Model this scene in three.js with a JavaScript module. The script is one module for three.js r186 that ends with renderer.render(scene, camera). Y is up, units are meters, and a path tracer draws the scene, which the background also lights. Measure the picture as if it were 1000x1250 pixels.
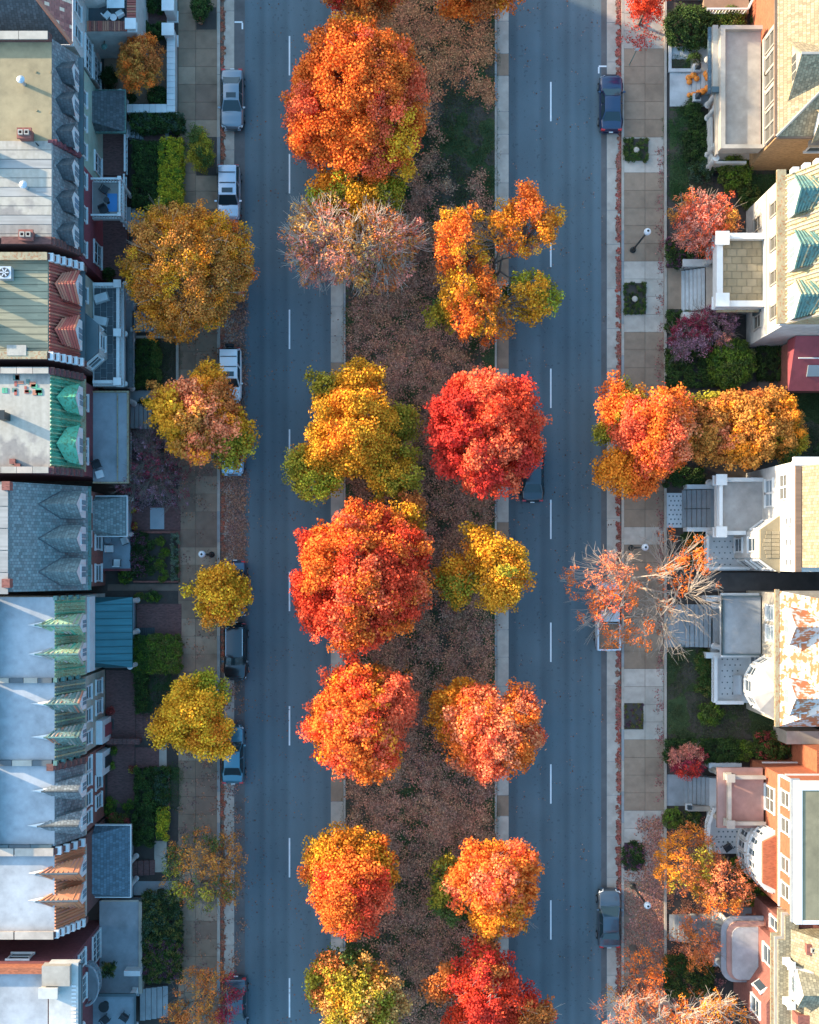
import * as THREE from 'three';
import { mergeGeometries } from 'three/addons/utils/BufferGeometryUtils.js';

// ---------------------------------------------------------------- camera, sky, sun, exposure
const EYE = 95;                                   // drone height in metres
const scene = new THREE.Scene();
const camera = new THREE.PerspectiveCamera(46, 0.8, 1, 2000);
camera.position.set(0, EYE, 0);
camera.up.set(0, 0, -1);
camera.lookAt(0, 0, 0);
camera.setViewOffset(1000, 1250, 30, -60, 1000, 1250);   // lens shift: the drone hangs a little south-west of the frame's middle
scene.add(camera);
const renderer = new THREE.WebGLRenderer({ antialias: true });
renderer.setSize(819, 1024);
renderer.toneMapping = THREE.LinearToneMapping;
renderer.toneMappingExposure = 2.66;
renderer.shadowMap.enabled = true;

const sunDir = new THREE.Vector3(-1, 0.25, -0.43).normalize();
{ // clear late-afternoon sky
  const w = 256, h = 128, d = new Float32Array(w * h * 4);
  for (let j = 0; j < h; j++) for (let i = 0; i < w; i++) {
    const th = ((j + 0.5) / h - 0.5) * Math.PI, ph = ((i + 0.5) / w - 0.5) * 2 * Math.PI;
    const v = new THREE.Vector3(Math.cos(th) * Math.cos(ph), Math.sin(th), Math.cos(th) * Math.sin(ph));
    const e = Math.max(v.y, 0), m = Math.exp(-e * 3.2), c = Math.max(v.dot(sunDir), 0);
    const g = 1.3 * Math.pow(c, 3) + 1.5 * Math.pow(c, 40);
    const k = v.y < 0 ? 0.35 : 1;
    d.set([k * (0.105 + 0.18 * m + g * 1.0), k * (0.31 + 0.25 * m + g * 0.87), k * (0.59 + 0.22 * m + g * 0.7), 1], (j * w + i) * 4);
  }
  const sky = new THREE.DataTexture(d, w, h, THREE.RGBAFormat, THREE.FloatType);
  sky.mapping = THREE.EquirectangularReflectionMapping; sky.magFilter = THREE.LinearFilter; sky.needsUpdate = true;
  scene.background = sky; scene.environment = sky;
}
const sun = new THREE.DirectionalLight(new THREE.Color().setRGB(1, 0.82, 0.58), 4.9);
sun.position.copy(sunDir).multiplyScalar(160); sun.castShadow = true; sun.shadow.radius = 1.5;
sun.shadow.mapSize.set(4096, 4096);
Object.assign(sun.shadow.camera, { left: -70, right: 70, top: 70, bottom: -70, near: 1, far: 400 });
scene.add(sun, sun.target);

// ---------------------------------------------------------------- helpers
let seed = 7;
const reseed = s => { seed = s >>> 0; };
const R = () => { seed = (seed + 0x6D2B79F5) >>> 0; let t = seed; t = Math.imul(t ^ (t >>> 15), t | 1); t ^= t + Math.imul(t ^ (t >>> 7), t | 61); return ((t ^ (t >>> 14)) >>> 0) / 4294967296; };
const rr = (a, b) => a + (b - a) * R();
const pick = a => a[Math.floor(R() * a.length)];
const S = 15.5;                                   // plan scale used to lay the street out: units per metre on the ground
const X = (p, h = 0) => (p - 470) / S * (EYE - h) / EYE;
const Z = (p, h = 0) => (p - 685) / S * (EYE - h) / EYE;
const used = {};
const numbered = n => { const k = used[n] = (used[n] || 0) + 1; return k === 1 ? n : n + '_' + String(k - 1).padStart(3, '0'); };
const shade = o => { o.castShadow = true; o.receiveShadow = true; return o; };
function mesh(name, geo, mat, parent) { const m = shade(new THREE.Mesh(geo, mat)); m.name = parent ? name : numbered(name); (parent || scene).add(m); return m; }
function tag(o, label, category, group) { o.userData.label = label; o.userData.category = category; if (group) o.userData.group = group; return o; }
function thing(name, label, category, pos = [0, 0, 0], turn = 0, group) { const g = new THREE.Group(); g.name = numbered(name); g.position.set(...pos); g.rotation.y = turn; scene.add(g); return tag(g, label, category, group); }
const struct = o => { o.userData.kind = 'structure'; return o; };
const stuff = o => { o.userData.kind = 'stuff'; return o; };

class G {                                         // collects faces; uv in metres
  constructor() { this.p = []; }
  tri(a, b, c) { this.p.push(...a, ...b, ...c); return this; }
  quad(a, b, c, d) { return this.tri(a, b, c).tri(a, c, d); }
  box(x0, x1, y0, y1, z0, z1) {
    const v = (i, j, k) => [i ? x1 : x0, j ? y1 : y0, k ? z1 : z0];
    this.quad(v(0, 0, 1), v(1, 0, 1), v(1, 1, 1), v(0, 1, 1)); this.quad(v(1, 0, 0), v(0, 0, 0), v(0, 1, 0), v(1, 1, 0));
    this.quad(v(1, 0, 1), v(1, 0, 0), v(1, 1, 0), v(1, 1, 1)); this.quad(v(0, 0, 0), v(0, 0, 1), v(0, 1, 1), v(0, 1, 0));
    this.quad(v(0, 1, 1), v(1, 1, 1), v(1, 1, 0), v(0, 1, 0)); this.quad(v(0, 0, 0), v(1, 0, 0), v(1, 0, 1), v(0, 0, 1));
    return this;
  }
  loft(a, b) { // two closed rings of points, joined and capped
    const n = a.length;
    for (let i = 0; i < n; i++) { const j = (i + 1) % n; this.quad(a[i], a[j], b[j], b[i]); }
    for (let i = 1; i < n - 1; i++) { this.tri(b[0], b[i], b[i + 1]); this.tri(a[0], a[i + 1], a[i]); }
    return this;
  }
  prism(pts, y0, y1) { // plan polygon [x,z] extruded upwards
    let ar = 0; for (let i = 0; i < pts.length; i++) { const a = pts[i], b = pts[(i + 1) % pts.length]; ar += a[0] * b[1] - b[0] * a[1]; }
    const q = ar > 0 ? [...pts].reverse() : pts;
    return this.loft(q.map(p => [p[0], y0, p[1]]), q.map(p => [p[0], y1, p[1]]));
  }
  alongZ(pts, z0, z1) { // profile [x,y] extruded along z
    let ar = 0; for (let i = 0; i < pts.length; i++) { const a = pts[i], b = pts[(i + 1) % pts.length]; ar += a[0] * b[1] - b[0] * a[1]; }
    const q = ar < 0 ? [...pts].reverse() : pts;
    return this.loft(q.map(p => [p[0], p[1], z0]), q.map(p => [p[0], p[1], z1]));
  }
  alongX(pts, x0, x1) { // profile [z,y] extruded along x
    let ar = 0; for (let i = 0; i < pts.length; i++) { const a = pts[i], b = pts[(i + 1) % pts.length]; ar += a[0] * b[1] - b[0] * a[1]; }
    const q = ar > 0 ? [...pts].reverse() : pts;
    return this.loft(q.map(p => [x0, p[1], p[0]]), q.map(p => [x1, p[1], p[0]]));
  }
  tube(a, b, r0, r1, n = 5) {
    const A = new THREE.Vector3(...a), Bv = new THREE.Vector3(...b), d = Bv.clone().sub(A).normalize();
    const s = Math.abs(d.y) < 0.9 ? new THREE.Vector3(0, 1, 0) : new THREE.Vector3(1, 0, 0);
    const u = s.cross(d).normalize(), w = d.clone().cross(u);
    const ring = (c, r) => Array.from({ length: n }, (_, i) => { const t = i / n * 6.2832; return [c.x + r * (u.x * Math.cos(t) + w.x * Math.sin(t)), c.y + r * (u.y * Math.cos(t) + w.y * Math.sin(t)), c.z + r * (u.z * Math.cos(t) + w.z * Math.sin(t))]; });
    return this.loft(ring(A, r0), ring(Bv, r1));
  }
  cyl(x, z, y0, y1, r0, r1 = r0, n = 10) { return this.tube([x, y0, z], [x, y1, z], r0, r1, n); }
  lathe(x, z, prof, n = 10) { for (let i = 0; i < prof.length - 1; i++) this.cyl(x, z, prof[i][1], prof[i + 1][1], prof[i][0], prof[i + 1][0], n); return this; }
  geo() {
    const p = new Float32Array(this.p), n = p.length / 3, nm = new Float32Array(n * 3), uv = new Float32Array(n * 2);
    const a = new THREE.Vector3(), b = new THREE.Vector3(), c = new THREE.Vector3();
    for (let i = 0; i < n; i += 3) {
      a.fromArray(p, i * 3); b.fromArray(p, i * 3 + 3); c.fromArray(p, i * 3 + 6);
      const v = b.clone().sub(a).cross(c.clone().sub(a)).normalize(), ax = Math.abs(v.x), ay = Math.abs(v.y), az = Math.abs(v.z);
      for (let k = 0; k < 3; k++) {
        const o = (i + k) * 3; nm[o] = v.x; nm[o + 1] = v.y; nm[o + 2] = v.z;
        const q = (i + k) * 2;
        if (ay >= ax && ay >= az) { uv[q] = p[o]; uv[q + 1] = p[o + 2]; } else if (ax >= az) { uv[q] = p[o + 2]; uv[q + 1] = p[o + 1]; } else { uv[q] = p[o]; uv[q + 1] = p[o + 1]; }
      }
    }
    const g = new THREE.BufferGeometry();
    g.setAttribute('position', new THREE.BufferAttribute(p, 3)); g.setAttribute('normal', new THREE.BufferAttribute(nm, 3)); g.setAttribute('uv', new THREE.BufferAttribute(uv, 2));
    return g;
  }
  build(name, mat, parent) { return mesh(name, this.geo(), mat, parent); }
}
const box = (name, mat, parent, ...a) => new G().box(...a).build(name, mat, parent);

// ---------------------------------------------------------------- textures and materials
const hash = (x, y, s) => { let h = Math.imul(x | 0, 374761393) + Math.imul(y | 0, 668265263) + Math.imul(s | 0, 974634777); h = Math.imul(h ^ (h >>> 13), 1274126177); return ((h ^ (h >>> 16)) >>> 0) / 4294967296; };
function vn(x, y, per, s) { // tiling value noise
  const xi = Math.floor(x), yi = Math.floor(y), fx = x - xi, fy = y - yi, w = t => ((t % per) + per) % per;
  const sx = fx * fx * (3 - 2 * fx), sy = fy * fy * (3 - 2 * fy);
  const a = hash(w(xi), w(yi), s), b = hash(w(xi + 1), w(yi), s), c = hash(w(xi), w(yi + 1), s), d = hash(w(xi + 1), w(yi + 1), s);
  return a + (b - a) * sx + (c - a) * sy + (a - b - c + d) * sx * sy;
}
const fbm = (u, v, f, oct, s) => { let t = 0, k = 0.5, n = 0; for (let i = 0; i < oct; i++) { t += k * vn(u * f, v * f, f, s + i); n += k; f *= 2; k *= 0.55; } return t / n; };
function tex(n, metres, fn, metresV = metres) { // fn(u,v) -> [r,g,b] linear 0..1 in the tile
  const d = new Uint8Array(n * n * 4), s = x => Math.round(255 * Math.min(1, Math.max(0, x <= 0.0031308 ? 12.92 * x : 1.055 * Math.pow(x, 1 / 2.4) - 0.055)));
  for (let j = 0; j < n; j++) for (let i = 0; i < n; i++) { const c = fn(i / n, j / n); d.set([s(c[0]), s(c[1]), s(c[2]), 255], (j * n + i) * 4); }
  const t = new THREE.DataTexture(d, n, n); t.colorSpace = THREE.SRGBColorSpace; t.wrapS = t.wrapT = THREE.RepeatWrapping;
  t.magFilter = THREE.LinearFilter; t.minFilter = THREE.LinearMipmapLinearFilter; t.generateMipmaps = true; t.repeat.set(1 / metres, 1 / metresV); t.needsUpdate = true; return t;
}
const g3 = v => [v, v, v];
const T = {};
T.grain = tex(512, 4, (u, v) => g3(0.62 + 0.38 * (0.55 * fbm(u, v, 8, 4, 1) + 0.45 * hash(u * 512, v * 512, 3))));
T.weather = tex(512, 9, (u, v) => { const a = fbm(u, v, 6, 5, 11), b = fbm(u, v, 24, 3, 17); return g3(0.5 + 0.42 * a + 0.22 * (b - 0.5) + 0.08 * (hash(u * 512, v * 512, 5) - 0.5)); });
T.asphalt = tex(1024, 12, (u, v) => { // wheel-track wear runs with the road, aggregate speckle
  const a = fbm(u, v, 5, 5, 21), s = vn(u * 26, 0.5, 26, 23), sp = hash(u * 1024, v * 1024, 8), k = 0.46 + 0.22 * a + 0.44 * s + 0.22 * (sp - 0.5);
  const pt = fbm(u, v, 60, 2, 29) > 0.8 ? 0.75 : 1; return [k * pt, k * pt, k * pt]; });
T.brick = tex(512, 1.6, (u, v) => { // running bond, 8 x 20 courses
  const r = Math.floor(v * 20), x = u * 8 + (r & 1) * 0.5, f = x - Math.floor(x), g = v * 20 - r, m = f < 0.06 || g < 0.13, b = hash(Math.floor(x) % 8, r, 31);
  const n = 0.85 + 0.3 * (hash(u * 512, v * 512, 4) - 0.5); return m ? g3(0.75 * n) : [(0.55 + 0.4 * b) * n, (0.5 + 0.38 * b) * n, (0.48 + 0.36 * b) * n]; });
T.slate = tex(512, 3, (u, v) => { const r = Math.floor(u * 14), y = v * 16 + (r & 1) * 0.5, f = y - Math.floor(y), g = u * 14 - r, b = hash(Math.floor(y) % 16, r, 41);
  const k = 0.48 + 0.5 * b + 0.12 * (fbm(u, v, 10, 3, 43) - 0.5); return g3(f < 0.07 || g < 0.1 ? 0.32 : k); });
T.tileMix = tex(512, 4, (u, v) => { const r = Math.floor(u * 16), y = v * 14 + (r & 1) * 0.5, b = hash(Math.floor(y) % 14, r, 47), c = hash(Math.floor(y) % 14, r, 53), e = y - Math.floor(y) < 0.08 ? 0.5 : 1;
  return c > 0.84 ? [0.75 * e, 0.5 * e, 0.34 * e] : [(0.22 + 0.18 * b) * e, (0.07 + 0.08 * b) * e, (0.06 + 0.05 * b) * e]; });
T.patina = tex(512, 3.2, (u, v) => { const a = fbm(u, v, 12, 4, 61), b = fbm(u, v, 30, 2, 67); const k = 0.6 + 0.5 * a; return b > 0.6 ? [k * 0.95, k * 0.62, k * 0.5] : [k, k, k]; });
T.rust = tex(512, 5, (u, v) => { const a = fbm(u, v, 11, 5, 71) * 0.55 + 0.25 * vn(u * 8, v * 48, 48, 73) + 0.2 * vn(u * 40, v * 40, 40, 75); return a > 0.52 ? [0.3 + 0.16 * a, 0.13, 0.05] : a > 0.46 ? [0.38, 0.26, 0.17] : [0.5, 0.47, 0.43]; });
T.mottle = tex(512, 8, (u, v) => { const a = fbm(u, v, 7, 5, 81), b = fbm(u, v, 40, 3, 83), t = Math.min(1, Math.max(0, (a - 0.46) / 0.18)), st = vn(u * 60, v * 5, 60, 85), s = 1 - 0.42 * t * (0.5 + 0.8 * b); return [(0.66 + 0.2 * b + 0.12 * st) * s, (0.64 + 0.2 * b + 0.12 * st) * s, (0.6 + 0.2 * b + 0.12 * st) * s * (1 + 0.08 * t)]; });
T.turf = tex(512, 7, (u, v) => { const a = fbm(u, v, 6, 4, 91), b = hash(u * 512, v * 512, 9), k = 0.7 + 0.6 * (b - 0.5); return a > 0.55 ? [0.09 * k, 0.07 * k, 0.05 * k] : [(0.035 + 0.05 * a) * k, (0.07 + 0.03 * a) * k, 0.025 * k]; });
T.soil = tex(256, 3, (u, v) => { const a = fbm(u, v, 8, 4, 95), k = 0.6 + 0.8 * a * hash(u * 256, v * 256, 6); return [0.07 * k, 0.055 * k, 0.045 * k]; });
T.streak = tex(256, 6, (u, v) => g3(0.7 + 0.3 * vn(u * 4, v * 48, 48, 97) * fbm(u, v, 6, 3, 98) * 1.6));
const M = {};
const mk = (name, rgb, map, rough = 0.85, o = {}) => { const { bump, ...r } = o; const m = new THREE.MeshStandardMaterial({ roughness: rough, map: map || null, ...r }); m.color.setRGB(...rgb); if (map && bump) { m.bumpMap = map; m.bumpScale = bump; } m.name = name; m.side = THREE.DoubleSide; return M[name] = m; };
mk('asphalt', [0.105, 0.142, 0.158], T.asphalt, 0.88, { bump: 0.006 });
mk('asphaltOld', [0.145, 0.135, 0.13], T.weather, 0.9, { bump: 0.01 });
mk('paint', [0.8, 0.8, 0.78], T.grain, 0.6);
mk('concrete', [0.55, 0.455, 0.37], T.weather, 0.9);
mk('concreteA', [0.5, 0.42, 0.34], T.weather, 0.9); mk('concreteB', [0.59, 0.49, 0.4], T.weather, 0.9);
mk('paveTan', [0.36, 0.235, 0.155], T.weather, 0.92); mk('paveTanB', [0.31, 0.205, 0.135], T.weather, 0.92); mk('paveTanC', [0.4, 0.275, 0.185], T.weather, 0.92);
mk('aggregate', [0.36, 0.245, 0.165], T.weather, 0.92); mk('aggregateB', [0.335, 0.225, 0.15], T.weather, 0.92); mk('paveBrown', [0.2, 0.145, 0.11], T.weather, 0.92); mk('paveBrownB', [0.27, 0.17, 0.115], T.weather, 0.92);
mk('kerb', [0.36, 0.35, 0.33], T.weather, 0.9);
mk('turf', [1, 1, 1], T.turf, 1); mk('soil', [1, 1, 1], T.soil, 1);
mk('white', [0.74, 0.73, 0.7], T.grain, 0.6); mk('whiteWall', [0.7, 0.67, 0.61], T.weather, 0.8); mk('cream', [0.56, 0.49, 0.38], T.weather, 0.8); mk('cornice', [0.5, 0.44, 0.36], T.weather, 0.7);
mk('redBrick', [0.34, 0.13, 0.1], T.brick, 0.9); mk('maroonBrick', [0.26, 0.075, 0.085], T.brick, 0.9); mk('redPaint', [0.36, 0.075, 0.09], T.weather, 0.8); mk('orangeBrick', [0.52, 0.17, 0.08], T.brick, 0.9); mk('tanBrick', [0.6, 0.38, 0.18], T.brick, 0.9);
mk('darkBrick', [0.2, 0.09, 0.075], T.brick, 0.9); mk('brickPave', [0.2, 0.1, 0.09], T.brick, 0.92); mk('greenWall', [0.42, 0.52, 0.4], T.weather, 0.8); mk('paleWall', [0.6, 0.58, 0.5], T.weather, 0.8);
mk('slate', [0.27, 0.28, 0.27], T.slate, 0.8, { bump: 0.02 }); mk('slateDark', [0.085, 0.1, 0.105], T.slate, 0.75, { bump: 0.015 }); mk('slateTeal', [0.22, 0.28, 0.27], T.slate, 0.75, { bump: 0.02 }); mk('shingleTan', [0.44, 0.34, 0.2], T.slate, 0.9, { bump: 0.012 }); mk('roofOlive', [0.3, 0.255, 0.15], T.weather, 0.9); mk('tileSunlit', [0.42, 0.38, 0.22], T.patina, 0.75); mk('glassMid', [0.09, 0.085, 0.07], null, 0.12); mk('shingleBrown', [0.36, 0.31, 0.2], T.slate, 0.9, { bump: 0.012 });  // the cream tile tone has sunlight on green and dark tiles painted in
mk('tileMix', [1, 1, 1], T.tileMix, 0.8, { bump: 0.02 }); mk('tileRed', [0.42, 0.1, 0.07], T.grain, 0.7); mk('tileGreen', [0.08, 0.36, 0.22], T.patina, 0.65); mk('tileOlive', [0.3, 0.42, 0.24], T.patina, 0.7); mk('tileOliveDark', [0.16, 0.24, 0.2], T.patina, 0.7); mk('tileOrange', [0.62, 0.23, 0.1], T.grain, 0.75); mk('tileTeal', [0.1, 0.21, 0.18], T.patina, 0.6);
mk('roofTan', [0.4, 0.31, 0.17], T.weather, 0.85); mk('roofSilver', [0.35, 0.33, 0.3], T.streak, 0.55, { metalness: 0.15 }); mk('roofGrey', [0.3, 0.27, 0.17], T.streak, 0.7); mk('roofMottle', [0.46, 0.42, 0.36], T.mottle, 0.85); mk('roofWhite', [0.47, 0.48, 0.49], T.weather, 0.7); mk('roofDark', [0.12, 0.14, 0.15], T.weather, 0.8); mk('roofRust', [1, 1, 1], T.rust, 0.8);
mk('metalTeal', [0.035, 0.15, 0.17], T.streak, 0.45, { metalness: 0.3 }); mk('metalBlue', [0.11, 0.17, 0.21], T.slate, 0.6); mk('metalGrey', [0.35, 0.37, 0.385], T.weather, 0.6); mk('gutter', [0.1, 0.14, 0.15], T.grain, 0.5, { metalness: 0.3 }); mk('gutterTan', [0.36, 0.3, 0.18], T.patina, 0.6); mk('deckGrey', [0.3, 0.35, 0.38], T.weather, 0.8); mk('deckSlate', [0.1, 0.12, 0.13], T.weather, 0.6); mk('deckSlateB', [0.13, 0.15, 0.16], T.weather, 0.6);
mk('tileFloor', [0.62, 0.63, 0.62], T.grain, 0.5); mk('roofPink', [0.48, 0.27, 0.22], T.weather, 0.8); mk('roofCream', [0.5, 0.44, 0.37], T.weather, 0.8); mk('paverTan', [0.32, 0.26, 0.16], T.weather, 0.85); mk('paverTanB', [0.37, 0.3, 0.19], T.weather, 0.85); mk('porchGrey', [0.44, 0.41, 0.38], T.weather, 0.85); mk('clay', [0.5, 0.2, 0.12], T.grain, 0.8); mk('copper', [0.4, 0.17, 0.08], T.grain, 0.6);
mk('black', [0.025, 0.027, 0.03], null, 0.5); mk('iron', [0.03, 0.035, 0.035], null, 0.45, { metalness: 0.4 }); mk('wood', [0.22, 0.14, 0.09], T.streak, 0.8); mk('stepGrey', [0.36, 0.37, 0.37], T.weather, 0.85); mk('stepWhite', [0.62, 0.62, 0.6], T.weather, 0.85); mk('terracotta', [0.45, 0.18, 0.1], T.grain, 0.8); mk('pumpkin', [0.75, 0.22, 0.02], null, 0.55); mk('blueMat', [0.08, 0.3, 0.62], T.grain, 0.9); mk('cloth', [0.72, 0.72, 0.7], T.grain, 0.9); mk('greyMat', [0.35, 0.4, 0.42], T.grain, 0.9); mk('aluminium', [0.6, 0.62, 0.63], T.grain, 0.4, { metalness: 0.5 });
mk('glass', [0.035, 0.05, 0.06], null, 0.06); mk('glassPale', [0.2, 0.25, 0.28], null, 0.1); mk('globe', [0.5, 0.52, 0.53], null, 0.25);
mk('bark', [0.17, 0.13, 0.1], T.grain, 0.95); mk('barkLight', [0.58, 0.48, 0.37], T.grain, 0.95); mk('barkPale', [0.42, 0.33, 0.25], T.grain, 0.95);
const leafMat = new THREE.MeshPhysicalMaterial({ roughness: 1, specularIntensity: 0.25, vertexColors: true, side: THREE.DoubleSide }); leafMat.name = 'leaf';
const litterMat = new THREE.MeshStandardMaterial({ roughness: 1, vertexColors: true, side: THREE.DoubleSide }); litterMat.name = 'litter';
// ---------------------------------------------------------------- ground, roads, pavements
const ZN = Z(-70), ZS = Z(1320);
struct(box('ground', M.turf, null, -320, 320, -0.6, -0.02, -320, 320));
const road = (a, b) => struct(box('road', M.asphalt, null, X(a), X(b), -0.3, 0, ZN - 250, ZS + 250));
const roadL = road(284, 405), roadR = road(620, 741);
// rough strips of old paving beside the parking bays
const strip = (a, b, parent) => box('gutter_strip', M.asphaltOld, parent, X(a), X(b), -0.2, 0.004, ZN, ZS);
strip(286, 299, roadL); strip(734, 740.5, roadR);
// lane lines: each dash a piece of paint
for (const [p, list] of [[353.5, [-60, 68, 212, 402, 548, 722, 886, 1047, 1218]], [672.5, [-60, 124, 302, 474, 634, 784, 957, 1123, 1290]]])
  for (const y of list) box('lane_marking', M.paint, p < 500 ? roadL : roadR, X(p - 0.9), X(p + 0.9), 0.001, 0.005, Z(y - 24), Z(y + 24));
for (const [r, x, y, sx] of [[roadL, 296, 26, -1], [roadR, 731, 80, 1]]) { // bay corner marks
  const a = X(x), z = Z(y), g = new G();
  g.box(Math.min(a, a + sx * 0.62), Math.max(a, a + sx * 0.62), 0.005, 0.009, z, z + 0.12).box(a - 0.06, a + 0.06, 0.005, 0.009, z + 0.12, z + 0.62);
  g.build('bay_marking', M.paint, r);
}
// concrete gutters: poured slabs, each its own length and tone
function gutter(name, a, b, mats, y0, ys, gap = 0.02) {
  const o = struct(box(name, M.kerb, null, X(a) + 0.01, X(b) - 0.01, -0.3, -0.01, ZN, ZS)); reseed(a * 31);
  for (let y = -60; y < 1310;) { const n = y + rr(ys[0], ys[1]); box('slab', pick(mats), o, X(a), X(b), -0.2, y0 + rr(-0.004, 0.004), Z(y) + gap, Z(n) - gap); y = n; }
  return o;
}
gutter('gutter', 404, 419, [M.concreteA, M.concrete, M.concreteB, M.paveTan], 0.012, [20, 52]);
gutter('gutter', 607, 621, [M.concrete, M.concreteA, M.concreteB, M.concreteB, M.paveTan], 0.012, [20, 48]);
gutter('gutter', 273.5, 286, [M.concreteA, M.concrete, M.concreteA, M.concrete], 0.012, [40, 90]);
gutter('gutter', 741, 757, [M.concreteB, M.concrete, M.concreteB], 0.012, [38, 56]);
function kerb(a, b) { const o = struct(box('kerb', M.kerb, null, X(a), X(b) - 0.02, -0.3, 0.1, ZN, ZS)); reseed(a); for (let y = -60; y < 1310; y += 38) box('kerb_stone', pick([M.kerb, M.concreteA, M.concrete]), o, X(a) - 0.005, X(b), -0.2, 0.145 + rr(0, 0.008), Z(y) + 0.012, Z(y + 38) - 0.012); }
kerb(419.5, 422); kerb(604, 606.5); kerb(265.5, 269); kerb(758.5, 761.5);
struct(box('gutter', M.paveBrown, null, X(269), X(273.5), -0.2, 0.006, ZN, ZS)); struct(box('gutter', M.paveBrown, null, X(757), X(758.5), -0.2, 0.006, ZN, ZS));
const median = struct(box('median_lawn', M.turf, null, X(422), X(604), -0.3, 0.12, ZN - 200, ZS + 200));
// pavements of square slabs, two columns
const walkL = struct(box('pavement', M.paveBrown, null, X(218), X(265.5), -0.3, 0.1, ZN, ZS)), walkR = struct(box('pavement', M.paveBrown, null, X(761.5), X(810), -0.3, 0.1, ZN, ZS));
reseed(99);
for (let i = -3; i < 61; i++) for (const [a, b] of [[218, 239], [239, 265.5]]) box('slab', pick([M.paveTan, M.paveTanB, M.paveTanB, M.paveBrownB, M.paveTanC]), walkL, X(a) + 0.012, X(b) - 0.012, 0.02, 0.14 + rr(0, 0.006), Z(17 + i * 21.7) + 0.012, Z(17 + (i + 1) * 21.7) - 0.012);
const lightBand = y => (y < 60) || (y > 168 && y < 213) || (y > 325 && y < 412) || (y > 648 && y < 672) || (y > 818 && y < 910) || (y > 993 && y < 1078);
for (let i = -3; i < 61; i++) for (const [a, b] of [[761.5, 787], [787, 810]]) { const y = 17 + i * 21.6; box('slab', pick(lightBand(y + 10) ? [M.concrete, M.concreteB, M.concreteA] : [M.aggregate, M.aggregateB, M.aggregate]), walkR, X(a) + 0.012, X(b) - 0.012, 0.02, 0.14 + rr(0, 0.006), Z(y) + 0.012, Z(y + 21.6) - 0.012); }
// planting squares let into the pavements
function well(a, b, c, d, mat, parent) { box('planting_bed', mat, parent, X(a), X(b), 0.05, 0.165, Z(c), Z(d)); }
well(762.5, 791, 170, 197, M.soil, walkR); well(761.8, 788, 346, 384, M.soil, walkR); well(761.8, 785, 858, 890, M.soil, walkR); well(761.8, 787, 1028, 1062, M.soil, walkR);
well(240, 264.5, 10, 37, M.soil, walkL); well(240, 265, 168, 215, M.soil, walkL);
// low kerbs at the yards' edge
struct(box('garden_kerb', M.concreteA, null, X(810), X(813), -0.2, 0.3, ZN, ZS));
struct(box('garden_soil', M.soil, null, X(813), X(1200), -0.3, 0.15, ZN, ZS));
struct(box('garden_soil', M.soil, null, X(-300), X(218), -0.3, 0.15, ZN, ZS));

// ---------------------------------------------------------------- leaves
function leafSheet(n, r, size, flat, seedN, up = 0.35, spreadY = 1) { // many small folded leaf faces inside a ball, or lying on the ground
  reseed(seedN); const p = [], c = [], nrm = [];
  for (let i = 0; i < n; i++) {
    let x, y, z; do { x = rr(-1, 1); y = rr(-1, 1); z = rr(-1, 1); } while (flat ? x * x + z * z > 1 : x * x + y * y + z * z > 1 || x * x + y * y + z * z < 0.12);
    if (flat) { const q = rr(0.25, 1.15); x *= q; z *= q; } const P = new THREE.Vector3(x * r, flat ? rr(0.004, 0.03) : y * r * spreadY, z * r).multiplyScalar(flat ? 1 : rr(0.55, 1.12)), s = size * rr(0.7, 1.3);
    const nn = flat ? new THREE.Vector3(rr(-0.35, 0.35), 1, rr(-0.35, 0.35)) : new THREE.Vector3(x + rr(-0.9, 0.9), y + up + rr(-0.9, 0.9), z + rr(-0.9, 0.9)); nn.normalize();
    const u = new THREE.Vector3(rr(-1, 1), rr(-1, 1), rr(-1, 1)).cross(nn).normalize(), w = nn.clone().cross(u);
    const q = (a, b, h) => [P.x + u.x * a * s + w.x * b * s + nn.x * h * s, P.y + u.y * a * s + w.y * b * s + nn.y * h * s, P.z + u.z * a * s + w.z * b * s + nn.z * h * s];
    const A = q(-0.5, 0, 0), B = q(0, -0.42, 0.1), C = q(0.55, 0, 0), D = q(0, 0.42, 0.1), k = flat ? rr(0.35, 1.75) : rr(0.68, 1.2), k2 = k * rr(0.82, 1.08);
    p.push(...A, ...B, ...C, ...A, ...C, ...D); for (let j = 0; j < 6; j++) { c.push(k, k2, k2); }
  }
  const g = new THREE.BufferGeometry(); g.setAttribute('position', new THREE.Float32BufferAttribute(p, 3)); g.setAttribute('color', new THREE.Float32BufferAttribute(c, 3)); g.computeVertexNormals(); return g;
}
const CLUMP = [1, 2, 3].map(i => leafSheet(64, 0.6, 0.17, false, i));
const CLUMPSMALL = leafSheet(70, 0.3, 0.1, false, 4), CLUMPTHIN = leafSheet(26, 0.5, 0.15, false, 5);
const LITTER = leafSheet(60, 0.75, 0.13, true, 6), LITTERFINE = leafSheet(60, 0.4, 0.1, true, 8);
const BLADES = (() => { reseed(77); const p = [], c = []; for (let i = 0; i < 130; i++) { const a = rr(0, 6.28), r = Math.sqrt(R()) * 0.6, x = Math.cos(a) * r, z = Math.sin(a) * r, t = rr(0, 6.28), w = 0.022, h = rr(0.05, 0.11), lx = rr(-0.06, 0.06), lz = rr(-0.06, 0.06); p.push(x - w * Math.cos(t), 0, z - w * Math.sin(t), x + w * Math.cos(t), 0, z + w * Math.sin(t), x + lx, h, z + lz); const k = rr(0.6, 1.3); for (let j = 0; j < 3; j++) c.push(k, k, k * 0.9); } const g = new THREE.BufferGeometry(); g.setAttribute('position', new THREE.Float32BufferAttribute(p, 3)); g.setAttribute('color', new THREE.Float32BufferAttribute(c, 3)); g.computeVertexNormals(); return g; })();
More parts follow.
